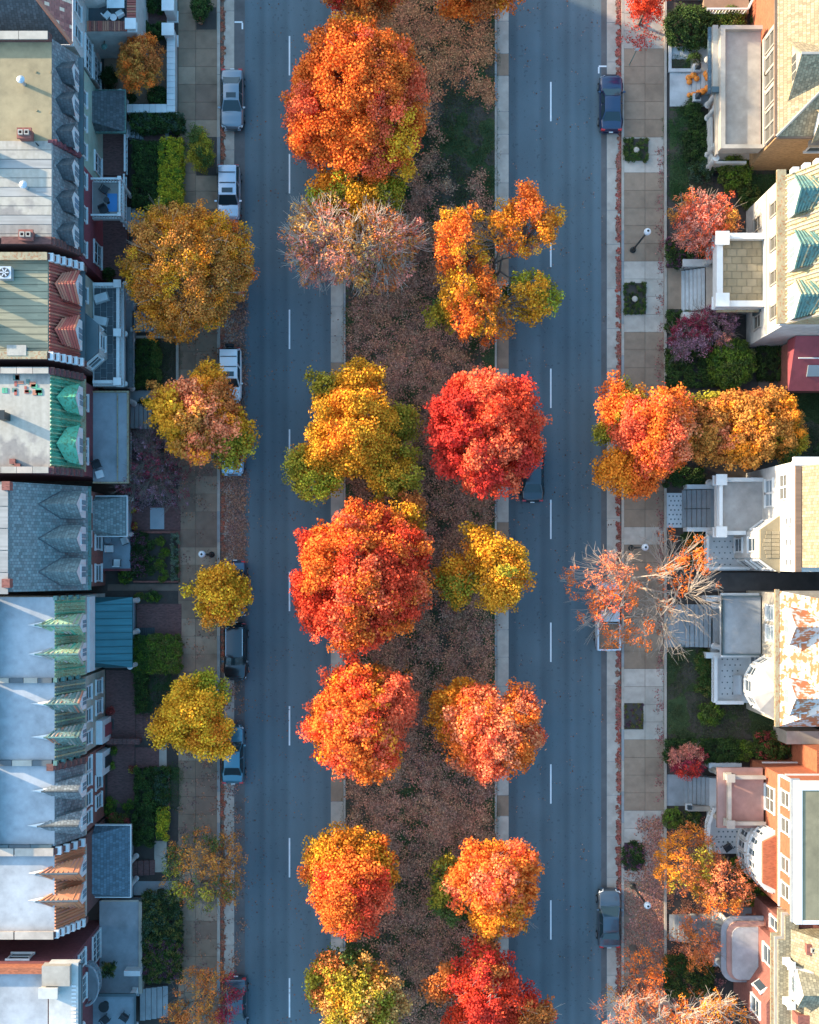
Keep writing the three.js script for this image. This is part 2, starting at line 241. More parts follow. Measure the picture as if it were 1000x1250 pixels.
const dummy = new THREE.Object3D(), tint = new THREE.Color();
function scatter(name, geo, mat, list, parent) { // list of {p:[x,y,z], s, sy, c:[r,g,b], spin}
  const im = shade(new THREE.InstancedMesh(geo, mat, list.length)); im.name = parent ? name : numbered(name); stuff(im);
  list.forEach((o, i) => { dummy.position.set(...o.p); dummy.rotation.set(o.tx || 0, o.spin ?? 0, o.tz || 0); dummy.scale.set(o.s, o.sy ?? o.s, o.s); dummy.updateMatrix(); im.setMatrixAt(i, dummy.matrix); im.setColorAt(i, tint.setRGB(...o.c)); });
  (parent || scene).add(im); return im;
}
const jit = (c, k = 0.18) => { const v = 1 + rr(-k, k); return c.map(x => Math.max(0.005, x * v * (1 + rr(-k / 3, k / 3)))); };
function grassPatch(label, a, b, c, d, density, y, col) { reseed(a * 7 + c); const L = []; const n = Math.round((X(b) - X(a)) * (Z(d) - Z(c)) * density); for (let i = 0; i < n; i++) L.push({ p: [X(rr(a, b)), y, Z(rr(c, d))], s: rr(0.8, 1.25), spin: rr(0, 6.28), c: jit(col, 0.3) }); return tag(scatter('grass', BLADES, litterMat, L), label, 'grass'); }
{ // the median: grass under a carpet of fallen leaves, thick under the trees and thin in between
  reseed(5); const L = [], N = [];
  for (let i = 0; i < 4300; i++) {
    const px = rr(426, 600), py = rr(-30, 1280), m = vn(px / 34, py / 34, 999, 5) * 0.65 + 0.35 * vn(px / 12, py / 12, 999, 6);
    const bare = Math.exp(-(((px - 560) / 45) ** 2) - ((py - 190) / 75) ** 2) * 0.55 + Math.exp(-(((px - 535) / 40) ** 2) - ((py - 1130) / 50) ** 2) * 0.22 + Math.exp(-(((px - 500) / 30) ** 2) - ((py - 960) / 40) ** 2) * 0.2;
    if (m - bare < 0.2) continue;
    const warm = py < 130 ? 1 : 0;
    L.push({ p: [X(px), 0.15 + rr(0, 0.03), Z(py)], s: rr(0.75, 1.15), sy: 1, spin: rr(0, 6.28), c: jit(warm ? [0.44, 0.17, 0.07] : pick([[0.32, 0.145, 0.08], [0.28, 0.15, 0.09], [0.35, 0.16, 0.085], [0.25, 0.125, 0.08]]), 0.25) });
  }
  for (let i = 0; i < 3600; i++) N.push({ p: [X(rr(424, 602)), 0.12, Z(rr(-30, 1280))], s: rr(0.8, 1.3), spin: rr(0, 6.28), c: jit(pick([[0.07, 0.115, 0.03], [0.09, 0.12, 0.035], [0.11, 0.11, 0.04]]), 0.25) });
  tag(scatter('grass', BLADES, litterMat, N), 'short green grass of the wide median between the two roads', 'grass');
  tag(scatter('fallen_leaves', LITTER, litterMat, L), 'carpet of brown and rust fallen leaves over the median grass', 'leaves');
}
function drift(label, n, pxf, y0, y1, y, cols, geo = LITTERFINE, s = [0.5, 1]) { const L = []; for (let i = 0; i < n; i++) { const py = rr(y0, y1); L.push({ p: [X(pxf(py)), y + rr(0, 0.02), Z(py)], s: rr(...s), sy: 1, spin: rr(0, 6.28), c: jit(pick(cols), 0.25) }); } return tag(scatter('fallen_leaves', geo, litterMat, L), label, 'leaves'); }
const RUST = [[0.25, 0.08, 0.045], [0.22, 0.1, 0.06], [0.28, 0.075, 0.04], [0.19, 0.09, 0.06]], BROWN = [[0.24, 0.14, 0.1], [0.3, 0.16, 0.1], [0.2, 0.12, 0.1], [0.34, 0.15, 0.08]];
const LIT1 = leafSheet(14, 0.45, 0.11, true, 12), LITGUT = leafSheet(22, 0.2, 0.11, true, 15);
reseed(201); drift('rust coloured leaves heaped in the gutter beside the row of parked cars', 620, () => 271 + rr(-1.5, 2.5), -20, 1270, 0.02, RUST, LITGUT, [0.7, 1.3]);
drift('brown leaves strewn over the parking strip below the row houses', 300, () => rr(271, 300), 380, 1270, 0.016, BROWN, LIT1, [0.7, 1.3]);
drift('thick brown leaves covering the kerbside strip around the parked white jeep', 420, () => rr(271, 299), 325, 520, 0.016, BROWN, LIT1, [0.8, 1.3]);
drift('brown leaves on the kerbside strip between the pale blue and dark blue cars', 380, () => rr(272, 300), 575, 705, 0.016, BROWN, LIT1, [0.8, 1.3]);
drift('red leaves lying in the gutter beside the detached houses', 760, () => 756 + rr(-2.5, 2), -20, 1270, 0.02, [[0.25, 0.075, 0.05], [0.22, 0.1, 0.07], [0.28, 0.07, 0.05]], LITGUT, [0.7, 1.3]);
drift('sparse brown leaves on the pavement before the row houses', 200, () => rr(219, 266), 340, 1270, 0.155, BROWN, LIT1, [0.7, 1.2]);
drift('leaves scattered along the garden kerb before the detached houses', 260, () => 808 + rr(-6, 3), 180, 1270, 0.155, [[0.3, 0.09, 0.09], [0.25, 0.12, 0.09]], LIT1, [0.5, 1]);
drift('thick fallen leaves over the pavement around the street lamp and the bare tree', 620, () => 806 - Math.abs(rr(-16, 16) + rr(-16, 16)), 1000, 1268, 0.16, [[0.4, 0.18, 0.12], [0.34, 0.17, 0.12], [0.45, 0.2, 0.1], [0.3, 0.15, 0.12]], LIT1, [0.7, 1.3]);
drift('thin brown leaves over the pavement slabs beside the dark grey sedan', 320, () => rr(762, 812), 1050, 1268, 0.16, [[0.4, 0.18, 0.12], [0.34, 0.17, 0.12]], LIT1, [0.7, 1.3]);
drift('bright red leaves fallen on the slabs below the scarlet tree', 70, () => 785 + rr(-20, 22) * R() * 1.4, 14, 60, 0.16, [[0.5, 0.05, 0.03], [0.42, 0.06, 0.04]], LIT1, [0.6, 1]);
drift('few scattered leaves on the asphalt beside the detached houses', 160, () => rr(625, 742), -20, 1270, 0.006, BROWN, leafSheet(4, 0.9, 0.12, true, 13), [0.8, 1.2]);
drift('few scattered leaves on the asphalt beside the row houses', 160, () => rr(300, 404), -20, 1270, 0.006, BROWN, leafSheet(4, 0.9, 0.12, true, 14), [0.8, 1.2]);
// ---------------------------------------------------------------- house parts
function settle(g, x, z) { for (const c of g.children) { c.position.x -= x; c.position.z -= z; } g.position.x += x; g.position.z += z; return g; }
const house = (name, label, category = 'house', group) => thing(name, label, category, [0, 0, 0], 0, group);
const wcache = {};
function win(parent, x, y, z, w, h, turn, o = {}) { // a framed sash window; its outside faces +z before the turn
  const key = [w, h, o.cols ?? 1, o.rows ?? 2, o.frame ?? 0.11].join(), fr = o.frame ?? 0.11;
  if (!wcache[key]) {
    const g = new G(), c = o.cols ?? 1, r = o.rows ?? 2;
    g.box(-w / 2 - fr, -w / 2, -h / 2, h / 2, -0.05, 0.09).box(w / 2, w / 2 + fr, -h / 2, h / 2, -0.05, 0.09).box(-w / 2 - fr - 0.05, w / 2 + fr + 0.05, h / 2, h / 2 + fr * 1.3, -0.05, 0.12).box(-w / 2 - fr - 0.06, w / 2 + fr + 0.06, -h / 2 - 0.1, -h / 2, -0.05, 0.17);
    for (let i = 1; i < r; i++) g.box(-w / 2, w / 2, -h / 2 + h * i / r - 0.03, -h / 2 + h * i / r + 0.03, 0, 0.07);
    for (let i = 1; i < c; i++) g.box(-w / 2 + w * i / c - 0.025, -w / 2 + w * i / c + 0.025, -h / 2, h / 2, 0, 0.06);
    wcache[key] = [g.geo(), new G().box(-w / 2, w / 2, -h / 2, h / 2, -0.04, 0.03).geo()];
  }
  const f = mesh('window', wcache[key][0], o.mat ?? M.white, parent); f.position.set(x, y, z); f.rotation.y = turn; mesh('pane', wcache[key][1], o.glass ?? M.glass, f); return f;
}
const EAST = Math.PI / 2, WEST = -Math.PI / 2, SOUTH = 0, NORTH = Math.PI;
function winRow(parent, x, ys, zs, w, h, turn, o) { for (const y of ys) for (const z of zs) win(parent, x, y, z, w, h, turn, o); }
function courses(parent, name, mat, z0, z1, stepM, ring) { // alike ribs laid down a slope, one mesh each
  const n = Math.max(2, Math.round((z1 - z0) / stepM)), g = new G(); ring(g); const geo = g.geo();
  for (let i = 0; i <= n; i++) { const m = mesh(name, geo, Array.isArray(mat) ? mat[i % mat.length] : mat, parent); m.position.z = z0 + (z1 - z0) * i / n; }
}
// s = +1 faces east (the row), s = -1 faces west
function mansard(parent, s, xe, ye, xt, yt, z0, z1, mat, ribMat, ribStep = 0.3) {
  const m = new G().alongZ([[xe, ye], [xt, yt - 0.03], [xt - s * 0.12, yt - 0.03], [xe - s * 2.4, ye]], z0, z1).build('mansard_roof', mat, parent);
  if (ribMat) courses(m, 'tile_course', ribMat, z0 + 0.1, z1 - 0.1, ribStep, g => g.tube([xe + s * 0.02, ye + 0.02, 0], [xt + s * 0.02, yt + 0.02, 0], 0.07, 0.07, 5));
  return m;
}
function dormer(parent, s, zc, w, xf, y0, y1, y2, xside, yside, xB, yB, o) {
  const a = zc - w / 2, b = zc + w / 2, g = new G();
  g.alongX([[a, y0], [b, y0], [b, y1], [zc, y2 - 0.05], [a, y1]], Math.min(xf, xf - s * 0.12), Math.max(xf, xf - s * 0.12));
  const d = g.build('dormer', o.front ?? M.white, parent);
  new G().box(Math.min(xf - s * 0.12, xside), Math.max(xf - s * 0.12, xside), y0, y1, a + 0.04, b - 0.04).build('cheek', o.cheek ?? o.roof, d);
  const ov = 0.12, f = xf + s * 0.1, rg = new G(), e = 0.07;
  for (const k of [-1, 1]) { const zs = zc + k * (w / 2 + ov), ze = zc + k * w * (o.tail ?? 0.42);
    const A = [f, y2, zc], Bk = [xB, yB, zc], D = [xside, yside, ze], E = [f, y1 - 0.1, zs], up = p => [p[0], p[1] + e, p[2]];
    rg.loft([A, Bk, D, E], [A, Bk, D, E].map(up)); }
  rg.build('dormer_roof', o.roof, d);
  if (o.ribs) { const n = o.ribs; for (const k of [-1, 1]) for (let i = 0; i <= n; i++) { const t = i / n, r = new G(), zs = zc + k * (w / 2 + ov), ze = zc + k * w * (o.tail ?? 0.42);
    r.tube([f + (xB - f) * t * 0.9, y2 + (yB - y2) * t * 0.9 + 0.06, zc], [f + (xside - f) * t, y1 - 0.1 + (yside - y1 + 0.1) * t + 0.06, zs + (ze - zs) * t], 0.085, 0.085, 5); r.build('tile_course', pick(o.ribMats ?? [o.roof]), d); } }
  if (o.valley) for (const k of [-1, 1]) new G().tube([xB, yB + 0.07, zc], [xside, yside + 0.05, zc + k * w * (o.tail ?? 0.42)], 0.06, 0.06, 4).tube([xside, yside + 0.05, zc + k * w * (o.tail ?? 0.42)], [f, y1 - 0.06, zc + k * (w / 2 + ov)], 0.04, 0.04, 4).build('valley_flashing', M.roofDark, d);
  if (o.ridge) new G().tube([f, y2 + 0.08, zc], [xB, yB + 0.08, zc], 0.09, 0.07, 5).build('ridge_cap', o.ridge, d);
  if (o.saddle) { const t = new G(), x2 = xB - s * o.saddle; t.tri([xB + s * 0.3, yB + 0.06, zc], [x2, yB - 0.15, zc], [xB + s * 0.5, yB - 0.16, zc - 0.24]).tri([xB + s * 0.3, yB + 0.06, zc], [xB + s * 0.5, yB - 0.16, zc + 0.24], [x2, yB - 0.15, zc]); t.build('saddle', M.white, d); }
  const ww = o.ww ?? w * 0.46, wh = o.wh ?? (y1 - y0) * 0.66, wf = new G().box(-ww / 2 - 0.08, ww / 2 + 0.08, -wh / 2 - 0.08, wh / 2 + 0.08, -0.03, 0.05).build('window_frame', M.white, d);
  wf.position.set(xf + s * 0.01, (y0 + y1) / 2 + 0.08, zc); wf.rotation.y = s * Math.PI / 2;
  for (const k of [-1, 1]) { const p = box('pane', o.glass ?? M.glassPale, d, -ww / 4 + 0.03, ww / 4 - 0.03, -wh / 2, wh / 2, -0.02, 0.07); p.position.set(xf + s * 0.01, (y0 + y1) / 2 + 0.08, zc + k * ww / 4); p.rotation.y = s * Math.PI / 2; }
  return d;
}
function flatRoof(parent, x0, x1, z0, z1, y, mat, panel, mats) { // slab, with pans laid over it where the roof shows them
  const r = box('flat_roof', mat, parent, x0, x1, y - 0.4, y, z0, z1);
  if (panel) { const n = Math.round((z1 - z0) / panel); for (let i = 0; i < n; i++) { const a = z0 + (z1 - z0) * i / n, b = z0 + (z1 - z0) * (i + 1) / n; box('roof_panel', pick(mats), r, x0 + 0.05, x1 - 0.05, y + 0.004, y + 0.05 + rr(0, 0.01), a + 0.025, b - 0.025); } }
  return r;
}
function parapet(parent, z, th, s, xe, ye, xt, yt, xb, wallMat, stoneMat, stones, up = 0.35, flatN = 4, flatMat = stoneMat) { // gable wall that rises through the roof, capped with stones
  new G().alongZ([[xe + s * 0.05, ye - 0.4], [xe + s * 0.05, ye + up], [xt + s * 0.05, yt + up], [xb, yt + up], [xb, ye - 0.4]], z - th / 2, z + th / 2).build('party_wall', wallMat, parent);
  for (let i = 0; i < stones; i++) { const t0 = i / stones, t1 = (i + 0.78) / stones, x0 = xe + (xt - xe) * t0, x1 = xe + (xt - xe) * t1, y = ye + (yt - ye) * (t0 + t1) / 2 + up; box('coping_stone', stoneMat, parent, Math.min(x0, x1) - 0.06, Math.max(x0, x1) + 0.06, y - 0.2, y + 0.16, z - th / 2 - 0.08, z + th / 2 + 0.08); }
  for (let i = 0; i < flatN; i++) { const x0 = xt + (xb - xt) * i / flatN, x1 = xt + (xb - xt) * (i + 0.97) / flatN; box('coping', flatMat, parent, Math.min(x0, x1), Math.max(x0, x1), yt + up - 0.02, yt + up + 0.13, z - th / 2 - 0.07, z + th / 2 + 0.07); }
}
function railing(parent, pts, y, h, mat, gap = 0.28, closed = false, thick = 0.07) { // balustrade: rail, foot and balusters
  const n = closed ? pts.length : pts.length - 1;
  for (let i = 0; i < n; i++) { const a = pts[i], b = pts[(i + 1) % pts.length], L = Math.hypot(b[0] - a[0], b[1] - a[1]), t = Math.atan2(-(b[1] - a[1]), b[0] - a[0]);
    const r = new G().box(0, L, h - 0.09, h, -thick, thick).box(0, L, 0.04, 0.1, -thick * 0.7, thick * 0.7).build('rail', mat, parent); r.position.set(a[0], y, a[1]); r.rotation.y = t;
    const m = Math.max(2, Math.round(L / gap)), bg = baluster(h); for (let j = 0; j < m; j++) { const q = mesh('baluster', bg, mat, r); q.position.set(L * (j + 0.5) / m, 0.1, 0); } }
}
const balCache = {}; function baluster(h) { return balCache[h] ??= new G().box(-0.035, 0.035, 0, h - 0.19, -0.035, 0.035).geo(); }
function post(parent, x, z, y0, y1, w, mat) { const g = new G(); g.box(x - w / 2, x + w / 2, y0, y1, z - w / 2, z + w / 2).box(x - w * 0.68, x + w * 0.68, y1, y1 + 0.1, z - w * 0.68, z + w * 0.68).box(x - w * 0.64, x + w * 0.64, y0, y0 + 0.18, z - w * 0.64, z + w * 0.64); return g.build('post', mat, parent); }
function column(parent, x, z, y0, y1, r, mat) { return new G().lathe(x, z, [[r * 1.4, y0], [r * 1.4, y0 + 0.1], [r * 1.05, y0 + 0.2], [r, y0 + (y1 - y0) * 0.5], [r * 0.85, y1 - 0.2], [r * 1.3, y1 - 0.12], [r * 1.3, y1]], 10).build('column', mat, parent); }
function flight(parent, dir, x0, x1, z0, z1, y0, y1, n, mat) { // steps that climb along dir ('x-','x+','z-','z+')
  for (let i = 0; i < n; i++) { const t0 = i / n, t1 = (i + 1) / n, y = y0 + (y1 - y0) * (i + 1) / n, a = dir === 'x-' ? [x1 - (x1 - x0) * t1, x1 - (x1 - x0) * t0, z0, z1] : dir === 'x+' ? [x0 + (x1 - x0) * t0, x0 + (x1 - x0) * t1, z0, z1] : dir === 'z-' ? [x0, x1, z1 - (z1 - z0) * t1, z1 - (z1 - z0) * t0] : [x0, x1, z0 + (z1 - z0) * t0, z0 + (z1 - z0) * t1];
    const b = 0.012; box('step', mat, parent, a[0] + b, a[1] - b, y0 - 0.3, y, a[2], a[3]); }
}
function tiles(parent, name, a, b, c, d, y, nx, nz, mats, off = 0, gap = 0.02, th = 0.04) { // paving laid in rows along x, shifted joints where off
  for (let i = 0; i < nx; i++) for (let j = 0; j < nz + (i % 2 && off ? 1 : 0); j++) { const w = (d - c) / nz, s = i % 2 && off ? -w / 2 : 0; const z0 = Math.max(c, c + j * w + s), z1 = Math.min(d, c + (j + 1) * w + s); if (z1 - z0 < 0.05) continue; box(name, pick(mats), parent, a + (b - a) * i / nx + gap, a + (b - a) * (i + 1) / nx - gap, y, y + th + rr(0, 0.006), z0 + gap, z1 - gap); }
}
function hipPorch(parent, x0, x1, z0, z1, y, rise, mat, seam, trim) { // shed or hip porch roof leaning on the house (house side at x0)
  const e = [[x0, z0], [x1, z0], [x1, z1], [x0, z1]], in_ = Math.min(1.2, (z1 - z0) * 0.32);
  const lo = y, hi = y + rise, P = (p, h) => [p[0], h, p[1]], A = [x0, hi, z0 + in_ * 0.4], B = [x0, hi, z1 - in_ * 0.4], r = new G();
  r.quad(P(e[1], lo), A, B, P(e[2], lo)); r.tri(P(e[0], lo), A, P(e[1], lo)); r.tri(P(e[3], lo), P(e[2], lo), B); r.box(x0, x1, lo - 0.22, lo - 0.005, z0, z1);
  const o = r.build('porch_roof', mat, parent);
  if (seam) { const n = Math.round((z1 - z0) / seam); for (let i = 1; i < n; i++) { const z = z0 + (z1 - z0) * i / n; new G().tube([x0 + 0.05, hi + 0.01, Math.min(Math.max(z, A[2]), B[2])], [x1, lo + 0.02, z], 0.035, 0.035, 4).build('seam', mat, o); } }
  if (trim) { box('fascia', trim, o, x1, x1 + 0.08, lo - 0.3, lo + 0.03, z0 - 0.08, z1 + 0.08); box('fascia', trim, o, x0, x1, lo - 0.3, lo + 0.03, z0 - 0.08, z0 - 0.003); box('fascia', trim, o, x0, x1, lo - 0.3, lo + 0.03, z1 + 0.003, z1 + 0.08); }
  return o;
}
function bayGlass(parent, pts, y0, y1, mat, o = {}) { // canted bay: plan polygon open to the house at its first and last points
  const b = new G().prism(pts, y0, y1).build(o.name ?? 'bay', mat, parent);
  for (let i = 0; i < pts.length - 1; i++) { const a = pts[i], c = pts[i + 1], L = Math.hypot(c[0] - a[0], c[1] - a[1]); if (L < 0.5) continue; let t = Math.atan2(c[0] - a[0], c[1] - a[1]); const nx = Math.cos(t), nz = -Math.sin(t); let turn = Math.atan2(nx, nz); const out = (a[0] + c[0]) / 2 * nx + (a[1] + c[1]) / 2 * nz - (o.cx * nx + o.cz * nz); if (out < 0) turn += Math.PI; const k = out < 0 ? -1 : 1;
    for (const wy of o.ys ?? []) { const f = win(b, (a[0] + c[0]) / 2 + k * nx * 0.01, wy, (a[1] + c[1]) / 2 + k * nz * 0.01, Math.min(0.9, L - 0.45), o.wh ?? 1.5, turn, { cols: 1 }); } }
  return b;
}
function acUnit(label, x, y, z) { const t = thing('air_conditioner', label, 'air conditioner', [x, y, z]); new G().box(-0.45, 0.45, 0.06, 0.75, -0.42, 0.42).build('casing', M.aluminium, t); new G().cyl(0, 0, 0.752, 0.78, 0.34, 0.34, 14).build('grille', M.black, t); for (let i = 0; i < 6; i++) { const b = box('fan_blade', M.aluminium, t, 0.03, 0.3, 0.785, 0.795, -0.03, 0.05); b.rotation.y = i * 1.047; } for (const i of [-1, 1]) box('foot', M.iron, t, i * 0.35 - 0.05, i * 0.35 + 0.05, 0, 0.06, -0.4, 0.4); return t; }
function vent(parent, x, y, z, h = 0.8) { const g = new G().lathe(x, z, [[0.13, y - 0.1], [0.13, y + h - 0.25], [0.24, y + h - 0.25], [0.28, y + h - 0.1], [0.16, y + h], [0.02, y + h + 0.04]], 10); return g.build('roof_vent', M.aluminium, parent); }
function chimney(parent, x, y, z, w, d, h, mat, pots = 2) { const c = new G().box(x - w / 2, x + w / 2, y - 0.6, y + h - 0.05, z - d / 2, z + d / 2).box(x - w / 2 - 0.07, x + w / 2 + 0.07, y + h - 0.16, y + h, z - d / 2 - 0.07, z + d / 2 + 0.07).build('chimney', mat, parent); for (let i = 0; i < pots; i++) { const px = x + (i - (pots - 1) / 2) * 0.42; new G().box(px - 0.16, px + 0.16, y + h, y + h + 0.2, z - 0.17, z - 0.1).box(px - 0.16, px + 0.16, y + h, y + h + 0.2, z + 0.1, z + 0.17).box(px - 0.16, px - 0.1, y + h, y + h + 0.2, z - 0.1, z + 0.1).box(px + 0.1, px + 0.16, y + h, y + h + 0.2, z - 0.1, z + 0.1).build('chimney_pot', M.cornice, c); } return c; }
function chair(label, x, y, z, turn, mat, group) { const t = thing('patio_chair', label, 'chair', [x, y, z], turn, group); box('seat', mat, t, -0.27, 0.27, 0.38, 0.46, -0.27, 0.27); const b = box('backrest', mat, t, -0.27, 0.27, 0.46, 0.95, -0.32, -0.26); for (const i of [-1, 1]) { box('armrest', M.iron, t, i * 0.3 - 0.03, i * 0.3 + 0.03, 0.6, 0.65, -0.28, 0.25); for (const k of [-1, 1]) box('leg', M.iron, t, i * 0.24 - 0.02, i * 0.24 + 0.02, 0, 0.38, k * 0.24 - 0.02, k * 0.24 + 0.02); } return t; }
function table(label, x, y, z, w, d, mat) { const t = thing('patio_table', label, 'table', [x, y, z]); new G().box(-w / 2, w / 2, 0.7, 0.74, -d / 2, d / 2).build('table_top', mat, t); for (const i of [-1, 1]) for (const k of [-1, 1]) box('leg', M.iron, t, i * (w / 2 - 0.08) - 0.025, i * (w / 2 - 0.08) + 0.025, 0, 0.7, k * (d / 2 - 0.08) - 0.025, k * (d / 2 - 0.08) + 0.025); return t; }
function roundTable(label, x, y, z, r, mat) { const t = thing('patio_table', label, 'table', [x, y, z]); new G().cyl(0, 0, 0.66, 0.7, r, r, 16).build('table_top', mat, t); new G().cyl(0, 0, 0.02, 0.66, 0.03, 0.03, 8).build('stem', M.iron, t); new G().cyl(0, 0, 0, 0.03, r * 0.6, r * 0.5, 12).build('base', M.iron, t); return t; }
// ---------------------------------------------------------------- the row of houses on the west side (facades face east)
const XW = -22.0, XB = -37, GROW = 'row houses on the west side';
reseed(4242);
function rowHouse(name, label, o) {
  const h = house(name, label, 'house', GROW), z0 = Z(o.y0, o.hr), z1 = Z(o.y1, o.hr), xw = o.xw ?? XW, xe = xw + 0.3, xt = X(o.xt, o.hr);
  box('wall', o.wall, h, XB, xw, 0, o.he, z0, z1);
  mansard(h, 1, xe - 0.1, o.he, xt, o.hr, z0, z1, o.mans, o.ribs, o.ribStep);
  flatRoof(h, XB, xt - 0.02, z0, z1, o.hr, o.roof, o.panel, o.panelMats);
  if (o.gutter) new G().box(xe - 0.15, xe + 0.22, o.he - 0.12, o.he + 0.1, z0 + 0.1, z1 - 0.1).build('gutter', o.gutter, h);
  new G().box(xw, xw + 0.22, o.he - 0.55, o.he - 0.13, z0 + 0.02, z1 - 0.02).build('cornice', o.cornice ?? M.cornice, h);
  return Object.assign(h, { K: { z0, z1, xw, xe, xt, he: o.he, hr: o.hr, zc: (z0 + z1) / 2, L: z1 - z0 } });
}
const done = h => settle(h, h.K.xw - 5, h.K.zc);
const zs = (k, list) => list.map(t => k.z0 + k.L * t);
{ // white house with the mixed red tile roof
  const h = house('white_house', 'white house with mottled red tiled hip roof and roof terrace', 'house', GROW), ze = Z(54, 10), x0 = XB, xw = -22.3, zn = -60, xe = -22.05, zr = ze - 7.5, xr = xe - 6.2, ye = 10, yr = 16.5;
  box('wall', M.whiteWall, h, x0, xw, 0, ye, zn, ze - 0.55);
  new G().quad([xe, ye, zn], [xe, ye, ze], [xr, yr, zr], [xr, yr, zn]).build('tiled_roof', M.tileMix, h);
  new G().tri([xe, ye, ze], [xe - 12.4, ye, ze], [xr, yr, zr]).build('slate_roof', M.slateDark, h);  // south slope: shade on the tiled roof painted in as dark slate
  new G().tube([xe, ye + 0.08, ze], [xr, yr + 0.08, zr], 0.14, 0.14, 6).build('hip_ridge', M.clay, h); new G().tube([xe - 12.4, ye + 0.08, ze], [xr, yr + 0.08, zr], 0.14, 0.14, 6).build('hip_ridge', M.roofTan, h);
  box('soffit', M.white, h, xw - 8, xe + 0.05, ye - 0.3, ye - 0.02, zn, ze + 0.05); box('gutter', M.gutterTan, h, xw - 12, xe - 1.5, ye - 0.05, ye + 0.12, ze, ze + 0.35);
  winRow(h, xw, [7.6], [-44.5, -42.3, -40, -38.2], 0.85, 1.7, EAST, { cols: 1 }); winRow(h, xw, [4.4], [-38.6, -37.3], 0.95, 1.9, EAST, { cols: 2 }); winRow(h, xw, [1.7], [-38.4, -37.4], 0.8, 1.8, EAST, { cols: 2 });
  const zw = Z(37, 5.2), xe2 = X(165, 5.2); // the wing with its roof terrace
  box('wing', M.whiteWall, h, xw, xe2, 0, 4.6, zn, zw); const tf = box('terrace_floor', M.deckSlate, h, xw + 0.1, xe2 - 0.55, 4.6, 4.64, zn, zw - 0.65);
  box('terrace_wall', M.whiteWall, h, xw, xe2, 4.6, 5.15, zw - 0.62, zw - 0.003); box('terrace_wall', M.whiteWall, h, xe2 - 0.55, xe2 - 0.003, 4.6, 5.15, zn, zw - 0.63);
  for (let i = 0; i < 18; i++) { const x = xw + 0.1 + i * (xe2 - xw - 0.7) / 18; new G().alongZ([[x, 5.15], [x + 0.17, 5.15], [x + 0.15, 5.27], [x + 0.02, 5.27]], zw - 0.68, zw + 0.06).build('coping_tile', pick([M.tileRed, M.clay, M.redBrick]), h); }
  for (let i = 0; i < 30; i++) { const z = zw - 0.9 - i * 0.19; new G().alongX([[z, 5.15], [z + 0.17, 5.15], [z + 0.15, 5.27], [z + 0.02, 5.27]], xe2 - 0.6, xe2 + 0.06).build('coping_tile', pick([M.tileRed, M.clay, M.redBrick, M.tileRed, M.terracotta]), h); }
  post(h, xe2 - 0.25, zw - 0.3, 4.9, 5.6, 0.6, M.white);
  new G().prism([[xw, zw - 3.2], [xw + 1.5, zw - 2.4], [xw + 1.5, zw - 0.9], [xw + 0.9, zw - 0.7], [xw, zw - 0.7]].map(p => [p[0], p[1] - 1.2]), 4.6, 7.4).build('bay', M.whiteWall, h);
  win(h, xw + 1.51, 6.1, zw - 2.9, 0.9, 1.6, EAST, { cols: 2 }); new G().prism([[xw, zw - 4.6], [xw + 1.7, zw - 3.7], [xw + 1.7, zw - 2], [xw, zw - 1.8]], 7.4, 7.55).build('bay_roof', M.slateDark, h);
  { const s = new THREE.Shape(); s.moveTo(-0.7, 0); s.lineTo(0.7, 0); s.lineTo(0.7, 1.7); s.absarc(0, 1.7, 0.7, 0, Math.PI, false); s.lineTo(-0.7, 0); const d = mesh('arched_door', new THREE.ExtrudeGeometry(s, { depth: 0.04, bevelEnabled: false }), M.gutter, h); d.position.set(xe2 - 1.25, 0.1, zw); }
  { const l = new G().tube([xw + 1, 3.4, zw], [xw + 1, 3.6, zw + 0.45], 0.025, 0.025, 5).build('wall_lamp', M.iron, h); new G().lathe(xw + 1, zw + 0.45, [[0.04, 3.62], [0.24, 3.45], [0.24, 3.42]], 10).build('lamp_shade', M.tileTeal, l); }
  settle(h, xw - 4, -42);
  table('white clothed table on the roof terrace with red tile coping', X(141, 5.4), 4.64, Z(2, 5.4), 1.3, 0.9, M.cloth);
  chair('white chair turned to the terrace table beside the bay', X(131, 5.2), 4.64, Z(18, 5.2), 2.4, M.cloth); chair('white chair by the terrace coping, back to the posts', X(146, 5.2), 4.64, Z(16, 5.2), -2.6, M.cloth); roundTable('small round side table between two white terrace chairs', X(139, 5.2), 4.64, Z(22, 5.2), 0.26, M.aluminium);
}
const dm = (k, h, list, o, fn) => { for (const py of list) fn(Z(py, o.hh ?? 11)); };
